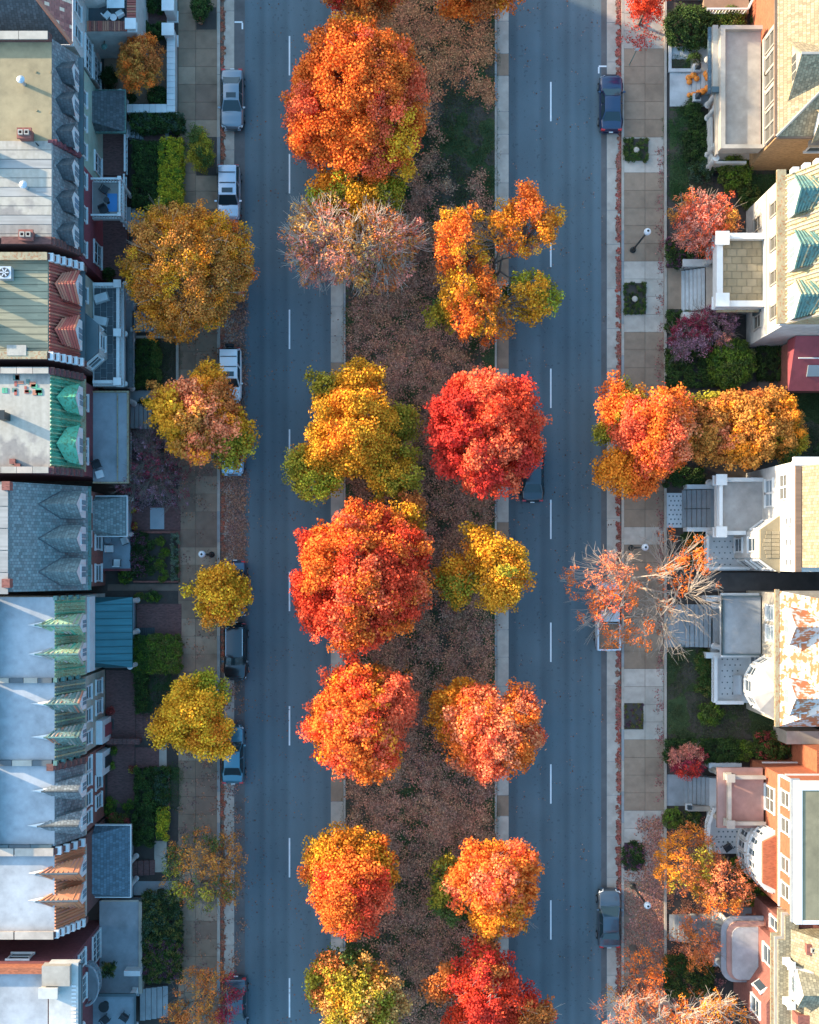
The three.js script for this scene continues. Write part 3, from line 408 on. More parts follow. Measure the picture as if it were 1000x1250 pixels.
{ // pale green house, tan flat roof
  const h = rowHouse('green_house', 'pale green row house with tan flat roof and slate mansard', { y0: 47, y1: 172, hr: 12, he: 9, xt: 63.5, wall: M.greenWall, mans: M.slate, roof: M.roofTan, gutter: M.gutter }), k = h.K;
  for (const py of [91, 128, 167]) dormer(h, 1, Z(py, 10.5), 1.5, -21.75, 9.25, 10.75, 11.6, -22.75, 10.9, -22.9, 11.55, { roof: M.slateDark, cheek: M.slateDark, ww: 0.8, wh: 1.15 });
  winRow(h, XW, [7.2], zs(k, [0.3, 0.55, 0.84]), 0.9, 1.7, EAST); winRow(h, XW, [2.7], zs(k, [0.8]), 1.3, 2, EAST, { cols: 2 });
  box('parapet', M.darkBrick, h, XB, k.xt, 12, 12.5, k.z0 - 0.2, k.z0 + 0.25); for (let i = 0; i < 3; i++) box('coping', M.cornice, h, k.xt - 0.1 - (i + 1) * 2, k.xt - 0.13 - i * 2, 12.5, 12.62, k.z0 - 0.26, k.z0 + 0.3);
  vent(h, X(30, 12), 12, Z(103, 12), 1); chimney(h, X(31, 12.6), 12, Z(164, 12.6), 0.85, 0.6, 0.9, M.redBrick); for (const [a, b] of [[44, 88], [62, 88], [45, 135], [62, 137]]) new G().cyl(X(a, 12), Z(b, 12), 11.98, 12.06, 0.09, 0.07, 8).build('roof_drain', M.roofTan, h);
  const p = hipPorch(h, XW, X(152, 3.6), Z(110, 3.6), Z(160, 3.6), 3.5, 0.9, M.slateDark, 0, M.tileTeal); for (const z of [Z(112, 3), Z(160, 2)]) column(h, X(151, 2), z, 0.9, 3.2, 0.13, M.white);
  box('porch_floor', M.brickPave, h, XW, X(155, 0.9), 0, 0.9, Z(112, 0.9), Z(214, 0.9)); railing(h, [[X(155, 1), Z(158, 1)], [X(155, 1), Z(213, 1)]], 0.9, 0.9, M.white, 0.5); done(h);
}
{ // red painted house, silver roof
  const h = rowHouse('red_house', 'crimson row house with silver panelled roof and a balcony', { y0: 172, y1: 297, hr: 12, he: 9, xt: 64.5, wall: M.redPaint, mans: M.slate, roof: M.roofSilver, gutter: M.gutter, panel: 0.62, panelMats: [M.roofSilver, M.roofSilver, M.roofMottle] }), k = h.K;
  for (const py of [208, 247, 287]) dormer(h, 1, Z(py, 10.5), 1.5, -21.75, 9.25, 10.75, 11.6, -22.75, 10.9, -22.9, 11.55, { roof: M.slateDark, cheek: M.slateDark, ww: 0.8, wh: 1.15 });
  parapet(h, k.z1 - 0.12, 0.35, 1, k.xe, k.he, k.xt, k.hr, XB, M.darkBrick, M.darkBrick, 8, 0.25, 4); parapet(h, k.z0 + 0.05, 0.2, 1, k.xe, k.he, k.xt, k.hr, k.xt - 0.3, M.maroonBrick, M.maroonBrick, 6, 0.12, 0);
  winRow(h, XW, [7.2], zs(k, [0.15, 0.5, 0.86]), 0.9, 1.7, EAST); win(h, XW, 2.8, k.z0 + k.L * 0.78, 1.5, 2.2, EAST, { cols: 2 });
  vent(h, X(33, 12), 12, Z(230, 12), 1); chimney(h, X(-16, 12), 12, Z(194, 12), 0.6, 1.3, 1.0, M.redBrick, 0); chimney(h, X(33, 12.6), 12, Z(288, 12.6), 0.85, 0.6, 0.9, M.redBrick); new G().tube([X(47, 12), 12.05, Z(178, 12)], [X(47, 12), 12.6, Z(178, 12)], 0.05, 0.05, 6).build('roof_pipe', M.iron, h);
  const a = XW, b = X(149, 4.4), c = Z(222, 4.4), d = Z(266, 4.4); box('balcony', M.white, h, a, b + 0.1, 3.9, 4.3, c - 0.05, d + 0.05); box('balcony_floor', M.roofSilver, h, a + 0.05, b, 4.3, 4.33, c, d); railing(h, [[a + 0.1, c], [b, c], [b, d], [a + 0.1, d]], 4.33, 0.9, M.white, 0.22); for (const z of [c, d]) { post(h, b, z, 4.3, 5.3, 0.2, M.white); column(h, b - 0.1, z, 0.9, 3.9, 0.14, M.white); }
  box('porch_floor', M.brickPave, h, XW, X(155, 0.9), 0, 0.9, Z(215, 0.9), k.z1 - 0.1); railing(h, [[X(154, 1), Z(216, 1)], [X(154, 1), Z(280, 1)]], 0.9, 0.9, M.white, 0.5); done(h);
  const m = box('mat', M.blueMat, null, X(131, 4.4), X(143, 4.4), 4.335, 4.35, Z(236, 4.4), Z(258, 4.4)); tag(m, 'bright blue mat on the balcony of the crimson house', 'mat');
  chair('black chair at the north corner of the blue matted balcony', X(127, 5), 4.34, Z(230, 5), 2.6, M.black); chair('black chair at the south corner of the blue matted balcony', X(126, 5), 4.34, Z(255, 5), 0.5, M.black); roundTable('little black table between the two balcony chairs', X(130, 5), 4.34, Z(244, 5), 0.22, M.black);
}
{ // cream house with red barrel tiles and the big terrace
  const h = rowHouse('cream_house', 'cream row house with red barrel tile mansard and railed terrace', { y0: 313, y1: 434, hr: 11.6, he: 8.6, xt: 60, wall: M.cream, mans: M.tileRed, ribs: [M.tileRed, M.clay, M.tileRed], roof: M.roofGrey, gutter: M.gutter, panel: 0.5, panelMats: [M.roofGrey], ribStep: 0.24 }), k = h.K;
  for (const py of [351, 406]) dormer(h, 1, Z(py, 10.2), 2.1, -21.6, 8.9, 10.3, 11.5, -22.5, 10.6, -22.9, 11.4, { roof: M.tileRed, ribs: 6, ribMats: [M.tileRed, M.clay], ww: 0.85, wh: 1 });
  for (const z of [k.z0 + 0.1, k.z1 + 0.05]) parapet(h, z, 0.4, 1, k.xe + 0.2, k.he, k.xt, k.hr, XB, M.darkBrick, M.white, 6, 0.4, 3, M.gutterTan);
  box('side_wall', M.darkBrick, h, XB, XW - 0.02, 0, 8.6, k.z1, k.z1 + 0.2);
  winRow(h, XW, [6.9], zs(k, [0.22]), 0.9, 1.6, EAST); const bz = k.z0 + k.L * 0.72; bayGlass(h, [[XW, bz - 1.9], [XW + 1.1, bz - 0.9], [XW + 1.1, bz + 0.9], [XW, bz + 1.9]], 4, 7.6, M.whiteWall, { ys: [6], wh: 1.5, cx: XW, cz: bz }); new G().prism([[XW, bz - 2.1], [XW + 1.3, bz - 1], [XW + 1.3, bz + 1], [XW, bz + 2.1]], 7.6, 7.85).build('bay_roof', M.gutter, h);
  const a = XW, b = X(147, 4.2), c = Z(350, 4.2), d = Z(468, 4.2); box('porch', M.white, h, a, b + 0.25, 3.6, 4.1, c - 0.2, d + 0.2); tiles(h, 'terrace_tile', a + 0.1, b - 0.1, c + 0.1, d - 0.1, 4.1, 4, 10, [M.deckSlate, M.deckSlateB, M.deckSlate], 1, 0.015);
  railing(h, [[a + 0.2, c], [b, c], [b, d], [a + 0.2, d]], 4.1, 0.95, M.white, 0.22, false, 0.12); for (const z of [c, (c + d) / 2, d]) post(h, b, z, 4.1, 5.2, 0.42, M.white);
  box('porch_floor', M.deckGrey, h, XW, X(164, 0.9), 0, 0.9, Z(352, 0.9), Z(474, 0.9)); railing(h, [[X(163, 1), Z(402, 1)], [X(163, 1), Z(473, 1)]], 0.9, 0.9, M.white, 0.22); for (const y of [352, 412, 472]) column(h, X(158, 2), Z(y, 2), 0.9, 3.6, 0.16, M.white);
  box('low_roof', M.slateDark, h, b + 0.3, X(163, 3), 2.95, 3.1, Z(405, 3), Z(473, 3)); for (const py of [352, 398]) chimney(h, X(-24, 12), 11.6, Z(py, 12), 0.7, 1.2, 1.1, M.redBrick, 0); done(h);
  acUnit('grey rooftop cooling unit on the ribbed roof beside dark piping', X(6, 12.3), 11.65, Z(333, 12.3)); const fl = thing('roof_hatch', 'pale box hatch near the south edge of the ribbed roof', 'hatch', [X(21, 12), 11.65, Z(428, 12)]); box('hatch_box', M.aluminium, fl, -0.6, 0.6, 0, 0.45, -0.3, 0.3); box('lid', M.roofMottle, fl, -0.66, 0.66, 0.45, 0.52, -0.36, 0.36);
  for (const [py, t] of [[363, 0.3], [391, -0.2]]) { const c2 = thing('lounge_cushion', py < 380 ? 'white outdoor ottoman tilted on the slate terrace, north one' : 'white outdoor ottoman on the slate terrace beside the bay window', 'ottoman', [X(py < 380 ? 123 : 122, 4.5), 4.15, Z(py, 4.5)], t); new G().loft([[-0.55, 0, -0.35], [-0.55, 0, 0.35], [0.55, 0, 0.35], [0.55, 0, -0.35]], [[-0.5, 0.34, -0.3], [-0.5, 0.34, 0.3], [0.5, 0.34, 0.3], [0.5, 0.34, -0.3]]).build('cushion', M.cloth, c2); for (const i of [-1, 1]) box('foot', M.wood, c2, i * 0.45 - 0.04, i * 0.45 + 0.04, -0.06, 0, -0.3, 0.3); }
}
{ // maroon house with the green tiles
  const h = rowHouse('maroon_house', 'maroon row house with green barrel tile mansard and mottled roof', { y0: 453, y1: 574, hr: 11.4, he: 8.4, xt: 61.5, wall: M.maroonBrick, mans: M.tileGreen, ribs: [M.tileGreen, M.tileOlive], roof: M.roofMottle, gutter: M.gutterTan, ribStep: 0.28 }), k = h.K;
  for (const [py, w] of [[487, 2], [543, 2.6]]) dormer(h, 1, Z(py, 10.2), w, -21.6, 8.7, 10.1, 11.2, -22.4, 10.4, -22.85, 11.1, { roof: M.tileGreen, ww: w * 0.42, wh: 0.9 });
  for (const z of [k.z0, k.z1]) parapet(h, z, 0.35, 1, k.xe + 0.1, k.he, k.xt, k.hr, XB, M.maroonBrick, M.darkBrick, 7, 0.25, 0); for (const z of [k.z0, k.z1]) for (let i = 0; i < 6; i++) box('coping', i % 2 ? M.concreteB : M.cornice, h, k.xt - (i + 1) * 1.1, k.xt - 0.03 - i * 1.1, 11.66, 11.8, z - 0.22, z + 0.22);
  winRow(h, XW, [6.8], zs(k, [0.22]), 1, 1.6, EAST); winRow(h, XW, [6.8], zs(k, [0.66, 0.74, 0.82]), 0.6, 1.5, EAST); chimney(h, X(4, 12.2), 11.4, Z(508, 12.2), 0.5, 0.5, 1.6, M.iron, 0);
  for (const [a, b] of [[12, 560], [18, 566]]) { const q = new G().box(X(a, 11.6), X(a + 7, 11.6), 11.42, 11.7, Z(b, 11.6), Z(b + 6, 11.6)).build('loose_brick_pier', M.redBrick, h); }
  reseed(31); for (let i = 0; i < 16; i++) { const x = X(rr(0, 45), 11.5), z = Z(rr(456, 480), 11.5); new G().box(x, x + rr(0.15, 0.45), 11.4, 11.44, z, z + rr(0.15, 0.4)).build('loose_tile', pick([M.tileRed, M.tileGreen, M.tileTeal, M.clay]), h); }
  const a = XW, b = X(155, 4.2), c = Z(479, 4.2), d = Z(588, 4.2); const pr = box('porch_roof', M.metalGrey, h, a, b, 3.7, 4.1, c, d); for (const q of [[a, b, c - 0.12, c - 0.003], [a, b, d + 0.003, d + 0.12], [b + 0.003, b + 0.14, c - 0.12, d + 0.12], [b - 0.75, b - 0.68, c + 0.1, d - 0.1]]) box('roof_rim', M.gutterTan, pr, q[0], q[1], 3.75, 4.22, q[2], q[3]);
  box('porch_floor', M.deckGrey, h, XW, X(158, 0.9), 0, 0.9, c + 0.2, d - 0.1); for (const z of [c + 0.4, d - 0.6]) { column(h, b - 0.15, z, 0.9, 3.7, 0.18, M.white); } railing(h, [[X(160, 1), Z(528, 1)], [X(160, 1), Z(588, 1)]], 0.9, 0.9, M.white, 0.22); done(h);
  chair('black chair on the flat grey porch roof', X(118, 4.6), 4.12, Z(567, 4.6), 0.4, M.black); const pb = thing('storage_box', 'white plastic box on the flat grey porch roof', 'box', [X(122, 4.3), 4.1, Z(579, 4.3)], 0.3); box('box_body', M.cloth, pb, -0.25, 0.25, 0, 0.3, -0.25, 0.25); box('lid', M.white, pb, -0.28, 0.28, 0.3, 0.35, -0.28, 0.28);
}
{ // brick house under a tall slate slope
  const h = house('slate_roof_house', 'red brick row house with wide grey green slate roof', 'house', GROW), z0 = Z(592, 9), z1 = Z(721, 9), xt = X(12, 12.5); h.K = { z0, z1, xw: XW, zc: (z0 + z1) / 2, L: z1 - z0 };
  box('wall', M.redBrick, h, XB, XW, 0, 7.4, z0 + 0.2, z1 - 0.2); const rf = new G().alongZ([[XW + 0.45, 7.3], [xt, 12.5], [xt - 1, 12.5], [xt - 6, 7.3]], z0, z1).build('slate_roof', M.slateTeal, h);
  box('gutter', M.tileTeal, h, XW + 0.4, XW + 0.62, 7.1, 7.34, z0, z1); for (let i = 0; i < 5; i++) box('ridge_slab', M.roofSilver, h, xt - 1.2, xt - 0.1, 12.5, 12.58, z0 + 0.2 + i * (z1 - z0) / 5, z0 + 0.15 + (i + 1) * (z1 - z0) / 5); for (const z of [z0 + 0.3, z1 - 0.6]) box('chimney', M.redBrick, h, xt - 0.4, xt + 0.15, 11.5, 13, z - 0.3, z + 0.3);
  for (const py of [616, 657.5, 698]) dormer(h, 1, Z(py, 9.6), 1.75, XW + 0.33, 7.6, 9.2, 10.6, XW - 1.05, 9.2, XW - 2.2, 10.62, { roof: M.slateTeal, cheek: M.slateTeal, tail: 0.54, ww: 0.8, wh: 1.1, valley: true });
  winRow(h, XW, [5.9], zs(h.K, [0.16, 0.5, 0.84]), 0.95, 1.6, EAST); winRow(h, XW, [2.6], zs(h.K, [0.52, 0.84]), 1.1, 1.8, EAST);
  hipPorch(h, XW, X(154, 3.6), Z(606, 3.6), Z(654, 3.6), 3.4, 0.8, M.slateTeal, 0, M.white); box('porch_floor', M.deckGrey, h, XW, X(159, 0.9), 0, 0.9, Z(606, 0.9), Z(694, 0.9)); for (const y of [608, 652]) column(h, X(157, 2), Z(y, 2), 0.9, 3.1, 0.15, M.white); box('kerb_wall', M.maroonBrick, h, XW, X(160, 1), 0, 0.95, Z(694, 0.9), Z(697, 0.9)); done(h);
  const g = 'white slatted porch chairs'; chair('white slatted bench chair along the brick porch wall', X(134, 1.4), 0.91, Z(670, 1.4), 1.57, M.white, g); chair('white chair turned aside at the porch edge', X(152, 1.4), 0.91, Z(660, 1.4), -1.2, M.white, g); chair('white chair at the south end of the brick house porch', X(143, 1.4), 0.91, Z(687, 1.4), 3.1, M.white, g); roundTable('round grey table against the brick porch wall', X(132, 1.5), 0.91, Z(659, 1.5), 0.28, M.deckGrey);
}
const lowHouse = (name, label, y0, y1, o) => rowHouse(name, label, { y0, y1, hr: 10.5, he: 7.4, xt: 67, roof: M.roofWhite, gutter: null, ...o });
const lowDormers = (h, list, o) => { for (const [py, bx] of list) dormer(h, 1, Z(py, 9.5), o.w ?? 1.25, X(101, 9), 7.9, 9.4, 10.6, h.K.xt, 10.3, X(bx, 10.7), 10.75, { saddle: 0.6, ww: 0.6, wh: 1, tail: 0.4, ...o }); };
const addedShadeParapet = (h, rise = 1.1) => { const k = h.K; box('added_rear_parapet', M.whiteWall, h, X(-6, 11) - 0.4, X(-6, 11), 10.5, 10.5 + rise, k.z0 + 0.2, k.z1 - 0.2); };  // unseen parapet added to throw shade over the flat roofs
{
  const h = lowHouse('green_tile_house', 'white roofed row house with patchy green tiles and teal porch roof', 729, 829, { wall: M.paleWall, mans: M.tileOlive, ribs: [M.tileOlive, M.tileGreen, M.tileOlive], ribStep: 0.26 }); addedShadeParapet(h);
  lowDormers(h, [[762, 43], [797, 43]], { roof: M.tileOlive, ribs: 7, ribMats: [M.tileOlive, M.cornice, M.tileOlive, M.tileGreen], ridge: M.tileTeal }); for (let i = 0; i < 4; i++) { const x = h.K.xt + 0.15 + i * 0.3; box('parapet_block', M.tileTeal, h, x - 0.16, x + 0.1, 10.3 - i * 0.85, 10.9 - i * 0.85, h.K.z0 - 0.1, h.K.z0 + 0.2); box('parapet_block', M.tileTeal, h, x - 0.16, x + 0.1, 10.3 - i * 0.85, 10.9 - i * 0.85, h.K.z1 - 0.1, h.K.z1 + 0.2); }
  for (let i = 0; i < 4; i++) box('coping', i % 2 ? M.cornice : M.roofDark, h, h.K.xt - 0.1 - (i + 1) * 1.0, h.K.xt - 0.14 - i * 1.0, 10.5, 10.8, h.K.z1 - 0.1, h.K.z1 + 0.25);
  hipPorch(h, XW, X(161, 3.8), Z(729, 3.8), Z(815, 3.8), 3.6, 1, M.metalTeal, 0.52); for (const y of [733, 772, 812]) column(h, X(163, 2), Z(y, 2), 0.6, 3.3, 0.18, M.white); box('porch_floor', M.deckGrey, h, XW, X(164, 0.6), 0, 0.6, Z(730, 0.6), Z(815, 0.6)); box('wall_band', M.white, h, XW, XW + 0.3, 4.7, 6.4, h.K.z0 + 0.1, h.K.z1 - 0.1); done(h);
}
{
  const h = lowHouse('dark_tile_house', 'white roofed row house with dark mixed tiles and cream front', 833, 930, { wall: M.cream, mans: M.tileOliveDark, ribs: [M.tileOliveDark, M.tileSunlit, M.tileOliveDark, M.tileOlive], ribStep: 0.24 }); addedShadeParapet(h);  // cream ribs put the lit tile edges into the colour
  lowDormers(h, [[857, 54], [897, 54]], { roof: M.tileOliveDark, ribs: 7, ribMats: [M.tileOliveDark, M.cornice, M.tileOliveDark, M.cornice, M.clay], ridge: M.tileTeal, saddle: 1.0 }); for (let i = 0; i < 4; i++) { const x = h.K.xt + 0.15 + i * 0.3; box('parapet_block', M.tileTeal, h, x - 0.16, x + 0.1, 10.3 - i * 0.85, 10.9 - i * 0.85, h.K.z1 - 0.1, h.K.z1 + 0.2); }
  for (let i = 0; i < 3; i++) box('coping', i % 2 ? M.cornice : M.roofDark, h, h.K.xt - 0.1 - (i + 1) * 1.4, h.K.xt - 0.14 - i * 1.4, 10.5, 10.8, h.K.z1 - 0.15, h.K.z1 + 0.25);
  winRow(h, XW, [5.7], zs(h.K, [0.22, 0.52, 0.82]), 0.85, 1.6, EAST); winRow(h, XW, [2.4], zs(h.K, [0.2, 0.48]), 0.9, 1.7, EAST, {});
  const z = h.K.z0 + h.K.L * 0.82; box('entrance', M.white, h, XW, XW + 0.5, 0.3, 3.2, z - 0.9, z + 0.9); box('door', M.redPaint, h, XW + 0.5, XW + 0.55, 0.3, 2.4, z - 0.45, z + 0.45); done(h);
}
{
  const h = lowHouse('slate_dormer_house', 'white roofed brick row house with grey slate bell dormers', 935, 1033, { wall: M.redBrick, mans: M.slate }); addedShadeParapet(h);
  lowDormers(h, [[962, 51], [1004, 46]], { roof: M.slate, w: 1.5, ridge: M.slateDark, saddle: 0.8, tail: 0.36 }); for (const z of [h.K.z0 + 0.05]) parapet(h, z, 0.35, 1, h.K.xe, 7.4, h.K.xt, 10.5, h.K.xt - 0.5, M.redBrick, M.darkBrick, 6, 0.25, 1);
  for (let i = 0; i < 3; i++) box('coping', i % 2 ? M.roofDark : M.gutter, h, h.K.xt - 0.1 - (i + 1) * 1.5, h.K.xt - 0.14 - i * 1.5, 10.5, 10.85, h.K.z1 - 0.15, h.K.z1 + 0.25);
  winRow(h, XW, [5.7], zs(h.K, [0.12, 0.32, 0.58, 0.82]), 0.85, 1.6, EAST); winRow(h, XW, [2.5], zs(h.K, [0.45, 0.72]), 0.9, 1.7, EAST); const z = h.K.z0 + h.K.L * 0.08; box('entrance', M.white, h, XW, XW + 0.5, 0.3, 3.2, z - 0.2, z + 1.6); box('door', M.black, h, XW + 0.5, XW + 0.55, 0.3, 2.4, z + 0.25, z + 1.1); done(h);
}
{
  const h = lowHouse('orange_tile_house', 'white roofed row house with orange ribbed tiles and blue porch roof', 1037, 1139, { wall: M.darkBrick, mans: M.tileOrange, ribs: [M.tileOrange, M.clay, M.tileOrange], ribStep: 0.24 });
  lowDormers(h, [[1061, 44], [1094, 44]], { roof: M.tileOrange, ribs: 7, ribMats: [M.tileOrange, M.clay, M.tileOrange], ridge: M.roofDark, w: 1.35 }); for (const [z, n] of [[h.K.z0 + 0.1, 4], [h.K.z1 + 0.05, 6]]) parapet(h, z, 0.4, 1, h.K.xe, 7.4, h.K.xt, 10.5, XB, M.darkBrick, M.white, n, 0.3, 5, M.concreteB);
  hipPorch(h, XW, X(158, 3.8), Z(1009, 3.8), Z(1096, 3.8), 3.5, 0.9, M.metalBlue, 0, M.white); box('porch_floor', M.deckGrey, h, XW, X(162, 0.6), 0, 0.6, Z(1012, 0.6), Z(1096, 0.6)); for (const y of [1050, 1078]) column(h, X(162, 2), Z(y, 2), 0.6, 3.2, 0.16, M.white); done(h);
}
{ // the tall brick house at the south end
  const h = house('brick_corner_house', 'tall dark brick row house with white cornice and pale terrace', 'house', GROW), zN = Z(1180, 11), xw = XW - 0.2, yT = 10.4; h.K = { xw, zc: zN + 5, z0: zN, z1: zN + 12, L: 12 };
  box('wall', M.maroonBrick, h, XB, xw, 0, yT, zN, zN + 12); box('parapet', M.orangeBrick, h, XB, X(52, 11) , yT, 11.2, zN, zN + 0.45); flatRoof(h, XB, X(58, 10.6), zN + 0.5, zN + 12, yT + 0.15, M.roofWhite);  // orange parapet paints sunlight on the top of the maroon wall
  box('corner_parapet', M.cornice, h, X(52, 11), xw + 0.3, yT, 11.2, zN - 0.1, zN + 1.3); box('cornice', M.whiteWall, h, X(60, 10.6), xw + 0.75, yT - 0.5, yT + 0.25, zN - 0.15, zN + 12); box('gutter', M.gutter, h, xw + 0.75, xw + 0.95, yT - 0.2, yT + 0.2, zN, zN + 12);
  for (let i = 0; i < 40; i++) box('dentil', M.white, h, xw + 0.3, xw + 0.62, yT + 0.25, yT + 0.33, zN + 1.4 + i * 0.27, zN + 1.52 + i * 0.27); chimney(h, X(60, 11.2), 11, zN + 1.7, 1.2, 0.6, 0.5, M.whiteWall, 0);
  winRow(h, xw, [6.8], [zN + 0.9], 1, 1.8, EAST, { cols: 2 }); winRow(h, xw, [6.6], [zN + 3.2], 1.6, 2, EAST, { cols: 3 }); winRow(h, xw, [2.4], [zN + 1.4], 2, 2.2, EAST, { cols: 4 }); for (const x of [-26, -28.6]) win(h, x, 9, zN - 0.01, 1.4, 1.2, NORTH);
  { const g = new G(), pts = []; for (let i = 0; i <= 10; i++) { const t = i / 10 * Math.PI; pts.push([xw + Math.sin(t) * 0.95, zN + 3.2 - Math.cos(t) * 1.5]); } g.prism(pts, 4.4, 4.7); g.build('bow_balcony', M.metalGrey, h); const rl = new G(); for (let i = 0; i < 10; i++) rl.tube([pts[i][0], 5.6, pts[i][1]], [pts[i + 1][0], 5.6, pts[i + 1][1]], 0.1, 0.1, 5); rl.build('balcony_rail', M.metalGrey, h); for (let i = 0; i <= 10; i++) new G().cyl(pts[i][0], pts[i][1], 4.7, 5.6, 0.04, 0.04, 5).build('baluster', M.metalGrey, h); }
  { const o = new G().tube([xw + 0.01, 6.4, zN + 6.1], [xw + 0.1, 6.4, zN + 6.1], 0.55, 0.5, 14).build('oval_window', M.white, h); o.scale.set(1, 1, 1); new G().tube([xw + 0.09, 6.4, zN + 6.1], [xw + 0.12, 6.4, zN + 6.1], 0.26, 0.26, 12).build('pane', M.glass, o); }
  winRow(h, xw, [6.4], [zN + 8.6], 1.6, 2, EAST, { cols: 2 }); box('terrace', M.metalGrey, h, xw, X(170, 1.2), 0, 1.2, Z(1100, 1.2), Z(1216, 1.2)); box('terrace_rim', M.concreteA, h, X(170, 1.2), X(174, 1.2), 0, 1.4, Z(1100, 1.2), Z(1212, 1.2)); box('terrace_rim', M.concreteA, h, xw + 0.2, X(170, 1.2), 1.2, 1.4, Z(1098, 1.2), Z(1100, 1.2));
  const c = Z(1216, 3.4); for (const [a, b] of [[X(118, 2), X(134, 2)], [X(152, 2), X(172, 2)]]) box('porch_wall', M.white, h, a, b, 0, 2.2, c - 1.5, c - 1.1); box('porch_roof', M.deckGrey, h, xw, X(164, 3.4), 3, 3.3, c, c + 4.5); box('roof_rim', M.gutter, h, xw, X(166, 3.4), 3.3, 3.5, c - 0.2, c); box('roof_rim', M.gutter, h, X(164, 3.4), X(166, 3.4), 3.3, 3.5, c + 0.003, c + 4.5); for (const z of [c + 0.3, c + 3]) post(h, X(163, 2), z, 1.2, 3, 0.35, M.white); done(h);
  chair('dark metal chair on the slate porch roof by the flower pot', X(151, 3.9), 3.31, Z(1243, 3.9), -0.6, M.black); chair('dark metal chair beside the house wall on the slate porch roof', X(128, 3.9), 3.31, Z(1246, 3.9), 0.7, M.black); roundTable('dark round table on the slate porch roof', X(127, 3.9), 3.31, Z(1229, 3.9), 0.4, M.iron);
}
